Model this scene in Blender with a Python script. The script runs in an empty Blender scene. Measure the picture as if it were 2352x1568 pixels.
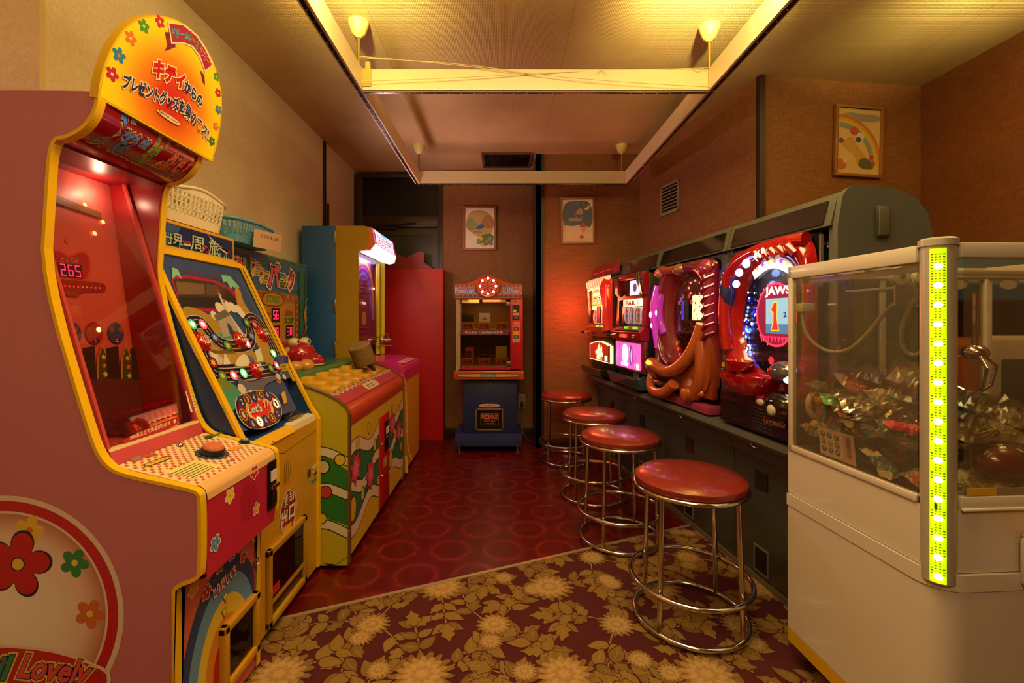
import bpy, bmesh, math, random
from mathutils import Vector, Matrix
from math import sin, cos, pi, radians, sqrt

# ---------------------------------------------------------------- camera, world, light, exposure
SC = bpy.context.scene
COL = SC.collection
EYE = 1.05                      # camera height
FPX = 1045.0                    # focal length in pixels of the 2352 px wide frame
VX, VY = 1156.0, 735.0          # vanishing point of the room axis
cd = bpy.data.cameras.new('camera'); cam = bpy.data.objects.new('camera', cd); COL.objects.link(cam)
cd.sensor_width = 36.0; cd.lens = 36.0 * FPX / 2352.0
cd.shift_x = (1176.0 - VX) / 2352.0
cd.shift_y = -(784.0 - VY) / 2352.0
cd.clip_start = 0.02
cam.location = (0, 0, EYE); cam.rotation_euler = (radians(90), 0, 0)
SC.camera = cam
SC.view_settings.view_transform = 'Standard'; SC.view_settings.look = 'None'
SC.view_settings.exposure = 0.0; SC.view_settings.gamma = 1.0
SC.view_settings.use_curve_mapping = False
SC.cycles.max_bounces = 10; SC.cycles.transparent_max_bounces = 24; SC.cycles.glossy_bounces = 5
SC.cycles.sample_clamp_indirect = 4.0
SC.cycles.use_denoising = True
W = bpy.data.worlds.new('world'); SC.world = W; W.use_nodes = True
W.node_tree.nodes['Background'].inputs[0].default_value = (1.0, .72, .42, 1)
W.node_tree.nodes['Background'].inputs[1].default_value = 0.02

def lamp(name, kind, loc, energy, color, size=.1, rot=(0, 0, 0), size_y=None, shape=None, spot=None):
    l = bpy.data.lights.new(name, kind); l.energy = energy; l.color = color
    if kind == 'AREA':
        l.size = size
        if size_y: l.shape = 'RECTANGLE'; l.size_y = size_y
    elif kind == 'SPOT':
        l.shadow_soft_size = size; l.spot_size = spot; l.spot_blend = .8
    else: l.shadow_soft_size = size
    o = bpy.data.objects.new(name, l); COL.objects.link(o); o.location = loc; o.rotation_euler = rot
    return o
WARM = (1.0, .66, .25)
YEL = (1.0, .80, .26)
# main ceiling light over the aisle, and two added fill lights
lamp('room_light', 'AREA', (.12, 1.0, 2.39), 36, (1.0, .72, .32), .9, size_y=.9)
lamp('room_light', 'AREA', (-.1, -.8, 2.39), 33, (1.0, .72, .33), .8, size_y=.8)
lamp('room_light', 'AREA', (1.9, .9, 2.39), 8, (1.0, .71, .31), .5, size_y=.5)
# the uplights clipped on the hanging rack, just above the picture
UPL = [(-.60, 1.45, 2.20, 110.0), (.84, 1.45, 2.20, 190.0), (2.02, 1.40, 2.20, 100.0)]
for (x, y, z, e) in UPL:
    lamp('uplight', 'SPOT', (x, y, z), e, YEL, .03, rot=(radians(180 - 40), 0, 0), spot=radians(98))
    lamp('uplight_spill', 'POINT', (x, y, z), e * (.13 if x < 0 else .05), YEL, .03)

# ---------------------------------------------------------------- helpers
def lin(h):
    h = h.lstrip('#'); out = []
    for i in (0, 2, 4):
        c = int(h[i:i + 2], 16) / 255.0
        out.append(c / 12.92 if c <= .04045 else ((c + .055) / 1.055) ** 2.4)
    return (*out, 1.0)
_mc = {}
def m(col, r=.5, me=0.0, e=0.0, coat=0.0, var=.12, bump=0.0, bs=60.0):
    """procedural principled material: base colour with faint mottling"""
    key = (col, r, me, e, coat, var, bump, bs)
    if key in _mc: return _mc[key]
    M = bpy.data.materials.new('mat' + col.strip('#')); M.use_nodes = True
    nt = M.node_tree; b = nt.nodes['Principled BSDF']; c = lin(col)
    b.inputs['Base Color'].default_value = c
    b.inputs['Roughness'].default_value = r; b.inputs['Metallic'].default_value = me
    if coat: b.inputs['Coat Weight'].default_value = coat; b.inputs['Coat Roughness'].default_value = .08
    if e > 0:
        b.inputs['Emission Color'].default_value = c; b.inputs['Emission Strength'].default_value = e
    else:
        tc = nt.nodes.new('ShaderNodeTexCoord')
        n = nt.nodes.new('ShaderNodeTexNoise'); n.inputs['Scale'].default_value = 6.0; n.inputs['Detail'].default_value = 4
        nt.links.new(tc.outputs['Object'], n.inputs['Vector'])
        mr = nt.nodes.new('ShaderNodeMapRange'); mr.inputs['To Min'].default_value = 1 - var; mr.inputs['To Max'].default_value = 1.0
        nt.links.new(n.outputs['Fac'], mr.inputs['Value'])
        mx = nt.nodes.new('ShaderNodeMix'); mx.data_type = 'RGBA'; mx.blend_type = 'MULTIPLY'; mx.inputs['Factor'].default_value = 1
        mx.inputs['A'].default_value = c; nt.links.new(mr.outputs['Result'], mx.inputs['B'])
        nt.links.new(mx.outputs['Result'], b.inputs['Base Color'])
        if bump:
            n2 = nt.nodes.new('ShaderNodeTexNoise'); n2.inputs['Scale'].default_value = bs
            nt.links.new(tc.outputs['Object'], n2.inputs['Vector'])
            bp = nt.nodes.new('ShaderNodeBump'); bp.inputs['Strength'].default_value = bump; bp.inputs['Distance'].default_value = .01
            nt.links.new(n2.outputs['Fac'], bp.inputs['Height']); nt.links.new(bp.outputs['Normal'], b.inputs['Normal'])
    _mc[key] = M
    return M
def glass(tint='#ffffff', refl=1.0, rough=.02, key='', haze=0.0):
    k = ('glass', tint, refl, rough, key, haze)
    if k in _mc: return _mc[k]
    M = bpy.data.materials.new('clear_pane'); M.use_nodes = True; nt = M.node_tree; nt.nodes.clear()
    o = nt.nodes.new('ShaderNodeOutputMaterial'); mx = nt.nodes.new('ShaderNodeMixShader')
    t = nt.nodes.new('ShaderNodeBsdfTransparent'); t.inputs[0].default_value = lin(tint)
    g = nt.nodes.new('ShaderNodeBsdfGlossy'); g.inputs['Roughness'].default_value = rough
    f = nt.nodes.new('ShaderNodeLayerWeight'); f.inputs[0].default_value = .5
    pw = nt.nodes.new('ShaderNodeMath'); pw.operation = 'POWER'; pw.inputs[1].default_value = 4.0
    mu = nt.nodes.new('ShaderNodeMath'); mu.operation = 'MULTIPLY_ADD'; mu.inputs[1].default_value = .75 * refl; mu.inputs[2].default_value = .035 * refl; mu.use_clamp = True
    nt.links.new(f.outputs['Facing'], pw.inputs[0]); nt.links.new(pw.outputs[0], mu.inputs[0]); nt.links.new(mu.outputs[0], mx.inputs[0])
    nt.links.new(t.outputs[0], mx.inputs[1]); nt.links.new(g.outputs[0], mx.inputs[2]); nt.links.new(mx.outputs[0], o.inputs[0])
    if haze:      # pale veil mixed into the pane for haze reflected from bright surroundings
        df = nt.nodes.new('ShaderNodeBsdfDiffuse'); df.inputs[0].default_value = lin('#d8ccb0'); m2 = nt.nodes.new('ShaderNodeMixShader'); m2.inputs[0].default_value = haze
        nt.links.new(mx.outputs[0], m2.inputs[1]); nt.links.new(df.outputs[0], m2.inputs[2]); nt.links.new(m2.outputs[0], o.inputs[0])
    _mc[k] = M
    return M
def grad_mat(name, stops, kind='SPHERICAL', loc=(0, 0, 0), scale=(1, 1, 1), rough=.35, e=0.0):
    """a printed colour gradient laid in object space (loc = centre, scale = reach)"""
    M = bpy.data.materials.new(name); M.use_nodes = True; nt = M.node_tree; b = nt.nodes['Principled BSDF']
    tc = nt.nodes.new('ShaderNodeTexCoord'); mp = nt.nodes.new('ShaderNodeMapping'); mp.vector_type = 'TEXTURE'
    mp.inputs['Location'].default_value = loc; mp.inputs['Scale'].default_value = scale
    g = nt.nodes.new('ShaderNodeTexGradient'); g.gradient_type = kind
    cr = nt.nodes.new('ShaderNodeValToRGB'); els = cr.color_ramp.elements
    while len(els) > 1: els.remove(els[-1])
    els[0].position = stops[0][0]; els[0].color = lin(stops[0][1])
    for p, c in stops[1:]:
        q = els.new(p); q.color = lin(c)
    nt.links.new(tc.outputs['Object'], mp.inputs['Vector']); nt.links.new(mp.outputs[0], g.inputs[0])
    nt.links.new(g.outputs['Fac'], cr.inputs[0]); nt.links.new(cr.outputs[0], b.inputs['Base Color'])
    b.inputs['Roughness'].default_value = rough
    if e: nt.links.new(cr.outputs[0], b.inputs['Emission Color']); b.inputs['Emission Strength'].default_value = e
    return M
CHROME = m('#d8d2c8', .13, 1.0); STEEL = m('#a8a298', .32, 1.0); BRASS = m('#b39a58', .3, 1.0)
BLACK = m('#0e0d0c', .4); DGREY = m('#3a3a38', .45); WHITE = m('#e8e2d4', .4); RUBBER = m('#151412', .7)

def ray(px, py): return Vector(((px - VX) / FPX, 1.0, -(py - VY) / FPX))
def at(px, py, Y):
    d = ray(px, py); return Vector((d.x * Y, Y, EYE + d.z * Y))
def atX(px, py, X):
    d = ray(px, py); Y = X / d.x; return Vector((X, Y, EYE + d.z * Y))

class Thing:
    def __init__(s, name, label, cat, loc, group=None, kind=None):
        s.o = bpy.data.objects.new(name, None); COL.objects.link(s.o); s.o.location = loc
        s.o.empty_display_size = .1; s.loc = Vector(loc)
        s.o['label'] = label
        if kind: s.o['kind'] = kind
        else: s.o['category'] = cat
        if group: s.o['group'] = group
def single(mb, name, label, cat, loc, group=None):
    o = mb.build(name, None, loc); o['label'] = label; o['category'] = cat
    if group: o['group'] = group
    return o
def tag(o, label=None, cat=None, group=None, kind=None):
    for k, v in (('label', label), ('category', cat), ('group', group), ('kind', kind)):
        if v: o[k] = v
    return o

class MB:
    def __init__(s, M=None):
        s.v = []; s.f = []; s.fm = []; s.fs = []; s.mats = []; s.M = M
    def mi(s, mat):
        if mat not in s.mats: s.mats.append(mat)
        return s.mats.index(mat)
    def add(s, vs, fs, mat, sm=False, M=None):
        n = len(s.v); k = s.mi(mat)
        for v in vs:
            v = Vector(v)
            if M: v = M @ v
            if s.M: v = s.M @ v
            s.v.append(v)
        for f in fs: s.f.append([n + i for i in f]); s.fm.append(k); s.fs.append(sm)
    def box(s, a, b, mat, bev=0.0, seg=2, M=None):
        a, b = [min(p, q) for p, q in zip(a, b)], [max(p, q) for p, q in zip(a, b)]
        if bev <= 0:
            vs = [(x, y, z) for x in (a[0], b[0]) for y in (a[1], b[1]) for z in (a[2], b[2])]
            s.add(vs, [(0, 1, 3, 2), (4, 6, 7, 5), (0, 4, 5, 1), (2, 3, 7, 6), (0, 2, 6, 4), (1, 5, 7, 3)], mat, False, M); return
        bm = bmesh.new(); bmesh.ops.create_cube(bm, size=1)
        for v in bm.verts: v.co = Vector([(a[i] + b[i]) / 2 + v.co[i] * (b[i] - a[i]) for i in range(3)])
        bev = min(bev, min(b[i] - a[i] for i in range(3)) * .49)
        bmesh.ops.bevel(bm, geom=bm.edges[:], offset=bev, segments=seg, affect='EDGES', profile=.5)
        bm.verts.index_update()
        s.add([v.co.copy() for v in bm.verts], [[v.index for v in f.verts] for f in bm.faces], mat, seg > 1, M); bm.free()
    def prism(s, pts, ax, a0, a1, mat, sm=False, M=None):
        def w(p, t):
            if ax == 'x': return (t, p[0], p[1])
            if ax == 'y': return (p[0], t, p[1])
            return (p[0], p[1], t)
        n = len(pts); vs = [w(p, a0) for p in pts] + [w(p, a1) for p in pts]
        s.add(vs, [list(range(n)), list(range(2 * n - 1, n - 1, -1))], mat, False, M)
        k = len(s.v) - 2 * n; mi = s.mi(mat)
        for i in range(n):
            j = (i + 1) % n; s.f.append([k + i, k + j, k + n + j, k + n + i]); s.fm.append(mi); s.fs.append(sm)
    def sheet(s, pts, ax, a0, a1, mat, sm=True, M=None):
        """open profile swept along an axis (no caps)"""
        def w(p, t):
            if ax == 'x': return (t, p[0], p[1])
            if ax == 'y': return (p[0], t, p[1])
            return (p[0], p[1], t)
        n = len(pts)
        s.add([w(p, a0) for p in pts] + [w(p, a1) for p in pts], [(i, i + 1, n + i + 1, n + i) for i in range(n - 1)], mat, sm, M)
    def tube(s, path, r, mat, n=10, closed=False, M=None, caps=True):
        P = [Vector(p) for p in path]; N = len(P); vs = []; fs = []
        rr = r if isinstance(r, (list, tuple)) else [r] * N
        up = None
        for i in range(N):
            if closed: t = P[(i + 1) % N] - P[i - 1]
            else: t = P[min(i + 1, N - 1)] - P[max(i - 1, 0)]
            t.normalize()
            if up is None:
                up = Vector((0, 0, 1)) if abs(t.z) < .9 else Vector((1, 0, 0))
            a = t.cross(up)
            if a.length < 1e-6: a = t.cross(Vector((0, 1, 0.1)))
            a.normalize(); b = a.cross(t).normalized(); up = b
            for k in range(n):
                q = 2 * pi * k / n; vs.append(P[i] + (a * cos(q) + b * sin(q)) * rr[i])
        R = N if closed else N - 1
        for i in range(R):
            j = (i + 1) % N
            for k in range(n):
                l = (k + 1) % n; fs.append((i * n + k, i * n + l, j * n + l, j * n + k))
        if not closed and caps: fs.append(list(range(n))[::-1]); fs.append(list(range((N - 1) * n, N * n)))
        s.add(vs, fs, mat, True, M)
    def ring(s, c, R, r, mat, n=40, k=10, M=None):
        s.tube([(c[0] + R * cos(2 * pi * i / n), c[1] + R * sin(2 * pi * i / n), c[2]) for i in range(n)], r, mat, k, True, M)
    def lathe(s, prof, c, mat, n=24, M=None, ax='z', sm=True):
        vs = []; fs = []; N = len(prof)
        for (r, z) in prof:
            for k in range(n):
                q = 2 * pi * k / n; x, y = r * cos(q), r * sin(q)
                if ax == 'z': v = (c[0] + x, c[1] + y, c[2] + z)
                elif ax == 'x': v = (c[0] + z, c[1] + x, c[2] + y)
                else: v = (c[0] + x, c[1] + z, c[2] + y)
                vs.append(v)
        for i in range(N - 1):
            for k in range(n):
                l = (k + 1) % n; fs.append((i * n + k, i * n + l, (i + 1) * n + l, (i + 1) * n + k))
        if prof[0][0] > 1e-6: fs.append(list(range(n)))
        if prof[-1][0] > 1e-6: fs.append(list(range((N - 1) * n, N * n)))
        s.add(vs, fs, mat, sm, M)
    def ball(s, c, r, mat, n=16, k=10, M=None, noise=0.0, seed=0):
        rx, ry, rz = r if isinstance(r, (tuple, list)) else (r, r, r); vs = []; fs = []
        rnd = random.Random(seed)
        for i in range(k + 1):
            t = pi * i / k
            for j in range(n):
                q = 2 * pi * j / n; g = 1 + (rnd.uniform(-noise, noise) if noise and 0 < i < k else 0)
                vs.append((c[0] + rx * g * sin(t) * cos(q), c[1] + ry * g * sin(t) * sin(q), c[2] + rz * g * cos(t)))
        for i in range(k):
            for j in range(n):
                l = (j + 1) % n; fs.append((i * n + j, i * n + l, (i + 1) * n + l, (i + 1) * n + j))
        s.add(vs, fs, mat, noise == 0, M)
    def build(s, name, par=None, origin=None, top=None):
        me = bpy.data.meshes.new(name)
        if par is not None:
            root = par.o if isinstance(par, Thing) else par
            org = par.loc if isinstance(par, Thing) else Vector(root.get('_org', (0, 0, 0)))
        else: root = None; org = Vector(origin) if origin is not None else Vector((0, 0, 0))
        me.from_pydata([v - org for v in s.v], [], s.f)
        for mt in s.mats: me.materials.append(mt)
        me.polygons.foreach_set('material_index', s.fm); me.polygons.foreach_set('use_smooth', s.fs)
        bm = bmesh.new(); bm.from_mesh(me); bmesh.ops.remove_doubles(bm, verts=bm.verts, dist=1e-6)
        bmesh.ops.recalc_face_normals(bm, faces=bm.faces); bm.to_mesh(me); bm.free()
        if any(s.fs):
            try: me.set_sharp_from_angle(angle=radians(42))
            except Exception: pass
        me.update(); o = bpy.data.objects.new(name, me); COL.objects.link(o)
        if root is not None: o.parent = root
        else: o.location = org
        o['_org'] = tuple(org)
        return o

def stroke(pts, w, closed=False):
    """outline polygon of a thick 2-D polyline"""
    P = [Vector((p[0], p[1])) for p in pts]; n = len(P); L = []; R = []
    for i in range(n):
        if closed: a, b = P[i - 1], P[(i + 1) % n]
        else: a, b = P[max(i - 1, 0)], P[min(i + 1, n - 1)]
        t = (b - a); t = t.normalized() if t.length > 0 else Vector((1, 0)); q = Vector((-t.y, t.x)) * (w / 2)
        L.append(P[i] + q); R.append(P[i] - q)
    return L, R

def smooth(pts, it=2, closed=False):
    P = [Vector(p) for p in pts]
    for _ in range(it):
        Q = [] if closed else [P[0]]
        n = len(P)
        for i in range(n if closed else n - 1):
            a, b = P[i], P[(i + 1) % n]; Q += [a * .75 + b * .25, a * .25 + b * .75]
        if not closed: Q.append(P[-1])
        P = Q
    return P

_tc = {}
def textmesh(body, bold=0.0, shear=0.0, space=1.0):
    key = (body, bold, shear, space)
    if key in _tc: return _tc[key]
    c = bpy.data.curves.new('t', 'FONT'); c.body = body; c.size = 1; c.offset = bold; c.shear = shear
    c.resolution_u = 2; c.space_character = space
    o = bpy.data.objects.new('t', c); me = o.to_mesh()
    V = [(v.co.x, v.co.y) for v in me.vertices]; F = [tuple(p.vertices) for p in me.polygons]
    o.to_mesh_clear(); bpy.data.objects.remove(o); bpy.data.curves.remove(c)
    _tc[key] = (V, F); return V, F

class Canvas:
    """flat printed graphics on a real surface; plane origin o, axes u, v (world); built as one mesh"""
    def __init__(s, o, u, v, fn=None, dz=.00006):
        s.o = Vector(o); s.u = Vector(u).normalized(); s.v = Vector(v).normalized(); s.n = s.u.cross(s.v).normalized()
        s.mb = MB(); s.k = 0; s.fn = fn; s.dz = dz
    def to3(s, x, y, h):
        if s.fn: return s.fn(x, y, h)
        return s.o + s.u * x + s.v * y + s.n * h
    def px(s, px, py):
        d = ray(px, py); c = Vector((0, 0, EYE)); t = (s.o - c).dot(s.n) / d.dot(s.n); p = c + d * t - s.o
        return Vector((p.dot(s.u), p.dot(s.v)))
    def lay(s): s.k += 1; return s.k * s.dz + .0003
    def raw(s, V, F, mat, h=None):
        h = s.lay() if h is None else h
        s.mb.add([s.to3(x, y, h) for (x, y) in V], F, mat)
    def poly(s, pts, mat): s.raw(pts, [list(range(len(pts)))], mat)
    def pp(s, pts, mat, sm=0):
        P = [s.px(*p) for p in pts]
        if sm: P = smooth(P, sm, True)
        s.poly(P, mat)
    def rect(s, x0, y0, x1, y1, mat, r=0):
        if r <= 0: s.poly([(x0, y0), (x1, y0), (x1, y1), (x0, y1)], mat); return
        P = []
        for cx, cy, a in ((x1 - r, y1 - r, 0), (x0 + r, y1 - r, 90), (x0 + r, y0 + r, 180), (x1 - r, y0 + r, 270)):
            for k in range(6): q = radians(a + 18 * k); P.append((cx + r * cos(q), cy + r * sin(q)))
        s.poly(P, mat)
    def disc(s, c, r, mat, ry=None, n=28, rot=0):
        ry = ry or r; a = rot
        s.poly([(c[0] + r * cos(2 * pi * i / n) * cos(a) - ry * sin(2 * pi * i / n) * sin(a),
                 c[1] + r * cos(2 * pi * i / n) * sin(a) + ry * sin(2 * pi * i / n) * cos(a)) for i in range(n)], mat)
    def line(s, pts, w, mat, closed=False):
        L, R = stroke(pts, w, closed); n = len(L); V = list(L) + list(R)
        F = [(i, (i + 1) % n, n + (i + 1) % n, n + i) for i in range(n if closed else n - 1)]
        s.raw(V, F, mat)
    def pline(s, pts, w, mat, sm=0, closed=False):
        P = [s.px(*p) for p in pts]
        if sm: P = smooth(P, sm, closed)
        s.line(P, w, mat, closed)
    def flower(s, c, r, mat, cen, out=None, rot=.3, n=5):
        def shape(R, lo):
            return [(c[0] + R * (lo + (1 - lo) * abs(cos(n / 2 * (t - rot))) ** .75) * cos(t), c[1] + R * (lo + (1 - lo) * abs(cos(n / 2 * (t - rot))) ** .75) * sin(t)) for t in [2 * pi * i / 60 for i in range(60)]]
        if out: s.poly(shape(r * 1.16, .62), out)
        s.poly(shape(r, .5), mat); s.disc(c, r * .22, cen, n=14)
    def text(s, body, bl, br, tl, mat, out=None, ow=.05, bold=.02, shear=0.0, px=True, space=1.0, out2=None, ow2=.1, aff=None):
        """lettering fitted to the parallelogram bottom-left, bottom-right, top-left"""
        if px: bl, br, tl = s.px(*bl), s.px(*br), s.px(*tl)
        bl, br, tl = Vector(bl), Vector(br), Vector(tl)
        V0, F0 = textmesh(body, bold, shear, space)
        if not V0: return
        x0 = min(v[0] for v in V0); x1 = max(v[0] for v in V0); y0 = min(v[1] for v in V0); y1 = max(v[1] for v in V0)
        for (mt, b) in ((out2, ow2), (out, ow), (mat, bold)):
            if mt is None: continue
            V, F = (V0, F0) if b == bold else textmesh(body, b, shear, space)
            s.raw([bl + (br - bl) * ((x - x0) / (x1 - x0)) + (tl - bl) * ((y - y0) / (y1 - y0)) for (x, y) in V], F, mt)
    def build(s, name, par): return s.mb.build(name, par)

def star(cx, cy, R, r, n, rot=0):
    P = []
    for i in range(2 * n):
        q = rot + pi * i / n; rr = R if i % 2 == 0 else r; P.append((cx + rr * cos(q), cy + rr * sin(q)))
    return P
SEG = {'0': 'abcdef', '1': 'bc', '2': 'abged', '3': 'abgcd', '4': 'fgbc', '5': 'afgcd', '6': 'afgedc', '7': 'abc', '8': 'abcdefg', '9': 'abcdfg', 'b': 'fgecd', 'C': 'afed'}
def digits(cv, txt, x, y, w, h, mat):
    """seven-segment figures"""
    n = len(txt); cw = w / n; t = cw * .13
    for i, ch in enumerate(txt):
        a, b = x + i * cw + cw * .16, x + (i + 1) * cw - cw * .16; m0, mid, m1 = y, y + h / 2, y + h
        S = {'a': (a, m1 - t, b, m1), 'd': (a, m0, b, m0 + t), 'g': (a, mid - t / 2, b, mid + t / 2), 'f': (a, mid, a + t, m1), 'b': (b - t, mid, b, m1), 'e': (a, m0, a + t, mid), 'c': (b - t, m0, b, mid)}
        for g in SEG.get(ch, ''): cv.rect(*S[g], mat)
# ================================================================ the room
CZ = 2.417
def wall_mat(name, c1, c2, weave=True):
    M = bpy.data.materials.new(name); M.use_nodes = True; nt = M.node_tree; b = nt.nodes['Principled BSDF']
    b.inputs['Roughness'].default_value = .62
    tc = nt.nodes.new('ShaderNodeTexCoord'); mp = nt.nodes.new('ShaderNodeMapping')
    mp.inputs['Scale'].default_value = (260, 260, 30) if weave else (90, 90, 90)
    n = nt.nodes.new('ShaderNodeTexNoise'); n.inputs['Scale'].default_value = 1.0; n.inputs['Detail'].default_value = 3
    nt.links.new(tc.outputs['Object'], mp.inputs[0]); nt.links.new(mp.outputs[0], n.inputs['Vector'])
    mp2 = nt.nodes.new('ShaderNodeMapping'); mp2.inputs['Scale'].default_value = (14, 14, 240) if weave else (3, 3, 3)
    n2 = nt.nodes.new('ShaderNodeTexNoise'); n2.inputs['Scale'].default_value = 1.0
    nt.links.new(tc.outputs['Object'], mp2.inputs[0]); nt.links.new(mp2.outputs[0], n2.inputs['Vector'])
    ad = nt.nodes.new('ShaderNodeMath'); ad.operation = 'ADD'; nt.links.new(n.outputs['Fac'], ad.inputs[0]); nt.links.new(n2.outputs['Fac'], ad.inputs[1])
    mr = nt.nodes.new('ShaderNodeMapRange'); mr.inputs['From Min'].default_value = .7; mr.inputs['From Max'].default_value = 1.3
    nt.links.new(ad.outputs[0], mr.inputs['Value'])
    mx = nt.nodes.new('ShaderNodeMix'); mx.data_type = 'RGBA'; mx.inputs['A'].default_value = lin(c1); mx.inputs['B'].default_value = lin(c2)
    nt.links.new(mr.outputs['Result'], mx.inputs['Factor']); nt.links.new(mx.outputs['Result'], b.inputs['Base Color'])
    bp = nt.nodes.new('ShaderNodeBump'); bp.inputs['Strength'].default_value = .35; bp.inputs['Distance'].default_value = .002
    nt.links.new(ad.outputs[0], bp.inputs['Height']); nt.links.new(bp.outputs['Normal'], b.inputs['Normal'])
    return M
BEIGE = wall_mat('beige_wallpaper', '#c6b494', '#dccbac', False)
BROWN = wall_mat('brown_woven_wallpaper', '#6c4016', '#90592a')
TRIMB = m('#2c1a10', .45)

def ceiling_mat():
    M = bpy.data.materials.new('ceiling_paper'); M.use_nodes = True; nt = M.node_tree; b = nt.nodes['Principled BSDF']
    b.inputs['Roughness'].default_value = .5
    tc = nt.nodes.new('ShaderNodeTexCoord'); sx = nt.nodes.new('ShaderNodeSeparateXYZ'); nt.links.new(tc.outputs['Object'], sx.inputs[0])
    def math(op, a, bb=None):
        q = nt.nodes.new('ShaderNodeMath'); q.operation = op
        for i, v in enumerate((a, bb)):
            if v is None: continue
            if isinstance(v, (int, float)): q.inputs[i].default_value = v
            else: nt.links.new(v, q.inputs[i])
        return q.outputs[0]
    # woven dots
    s1 = math('SINE', math('MULTIPLY', math('ADD', sx.outputs['X'], sx.outputs['Y']), 420))
    s2 = math('SINE', math('MULTIPLY', math('SUBTRACT', sx.outputs['X'], sx.outputs['Y']), 420))
    h = math('MULTIPLY', s1, s2)
    # seams of the paper every .91 m
    fr = math('FRACT', math('DIVIDE', math('ADD', sx.outputs['X'], 5.15), .91))
    seam = math('LESS_THAN', fr, .006)
    v = nt.nodes.new('ShaderNodeTexVoronoi'); v.inputs['Scale'].default_value = 4.2; v.inputs['Randomness'].default_value = 1
    n = nt.nodes.new('ShaderNodeTexNoise'); n.inputs['Scale'].default_value = 1.3; n.inputs['Detail'].default_value = 3
    nt.links.new(tc.outputs['Object'], v.inputs['Vector']); nt.links.new(tc.outputs['Object'], n.inputs['Vector'])
    cr = nt.nodes.new('ShaderNodeValToRGB'); cr.color_ramp.elements[0].position = .3; cr.color_ramp.elements[1].position = .7
    cr.color_ramp.elements[0].color = lin('#b0905e'); cr.color_ramp.elements[1].color = lin('#d8bc88')
    nt.links.new(n.outputs['Fac'], cr.inputs[0])
    mx = nt.nodes.new('ShaderNodeMix'); mx.data_type = 'RGBA'; mx.inputs['B'].default_value = lin('#5a4428')
    nt.links.new(cr.outputs[0], mx.inputs['A']); nt.links.new(math('MULTIPLY', seam, .3), mx.inputs['Factor'])
    nt.links.new(mx.outputs['Result'], b.inputs['Base Color'])
    bp = nt.nodes.new('ShaderNodeBump'); bp.inputs['Strength'].default_value = .5; bp.inputs['Distance'].default_value = .002
    nt.links.new(h, bp.inputs['Height']); nt.links.new(bp.outputs['Normal'], b.inputs['Normal'])
    return M
def vinyl_mat():
    M = bpy.data.materials.new('red_vinyl'); M.use_nodes = True; nt = M.node_tree; b = nt.nodes['Principled BSDF']
    tc = nt.nodes.new('ShaderNodeTexCoord'); sx = nt.nodes.new('ShaderNodeSeparateXYZ'); nt.links.new(tc.outputs['Object'], sx.inputs[0])
    def math(op, a, bb=None):
        q = nt.nodes.new('ShaderNodeMath'); q.operation = op
        for i, v in enumerate((a, bb)):
            if v is None: continue
            if isinstance(v, (int, float)): q.inputs[i].default_value = v
            else: nt.links.new(v, q.inputs[i])
        return q.outputs[0]
    S = 2 * pi / .24
    X = math('MULTIPLY', sx.outputs['X'], S); Y = math('MULTIPLY', sx.outputs['Y'], S * .577)
    a = math('COSINE', math('MULTIPLY', Y, 2)); bq = math('MULTIPLY', math('MULTIPLY', math('COSINE', X), math('COSINE', Y)), 2)
    hx = math('ADD', a, bq)                     # hexagonal lattice, -1.5 .. 3
    rg = math('SUBTRACT', 1.0, math('ABSOLUTE', math('SUBTRACT', hx, -.2)))   # rings
    n = nt.nodes.new('ShaderNodeTexNoise'); n.inputs['Scale'].default_value = 11; n.inputs['Detail'].default_value = 8; n.inputs['Distortion'].default_value = 4
    nt.links.new(tc.outputs['Object'], n.inputs['Vector'])
    f = math('MULTIPLY', math('MAXIMUM', rg, 0.0), n.outputs['Fac'])
    cr = nt.nodes.new('ShaderNodeValToRGB'); e = cr.color_ramp.elements
    e[0].position = .05; e[0].color = lin('#520807'); e[1].position = .95; e[1].color = lin('#8e3a1c')
    q = e.new(.35); q.color = lin('#64100c')
    nt.links.new(f, cr.inputs[0])
    g = math('MINIMUM', math('ABSOLUTE', math('SUBTRACT', math('FRACT', math('DIVIDE', sx.outputs['X'], .46)), .5)), math('ABSOLUTE', math('SUBTRACT', math('FRACT', math('DIVIDE', sx.outputs['Y'], .46)), .5)))
    se = math('MULTIPLY', math('LESS_THAN', g, .004), .55)
    mx = nt.nodes.new('ShaderNodeMix'); mx.data_type = 'RGBA'; mx.inputs['B'].default_value = lin('#2a0503')
    nt.links.new(cr.outputs[0], mx.inputs['A']); nt.links.new(se, mx.inputs['Factor']); nt.links.new(mx.outputs['Result'], b.inputs['Base Color'])
    b.inputs['Roughness'].default_value = .26
    n3 = nt.nodes.new('ShaderNodeTexNoise'); n3.inputs['Scale'].default_value = 5; n3.inputs['Detail'].default_value = 4
    nt.links.new(tc.outputs['Object'], n3.inputs['Vector'])
    mr = nt.nodes.new('ShaderNodeMapRange'); mr.inputs['To Min'].default_value = .16; mr.inputs['To Max'].default_value = .42
    nt.links.new(n3.outputs['Fac'], mr.inputs['Value']); nt.links.new(mr.outputs['Result'], b.inputs['Roughness'])
    return M
def struct(name, mb, label=None):
    o = mb.build(name); o['kind'] = 'structure'
    if label: o['label'] = label
    return o
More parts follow.
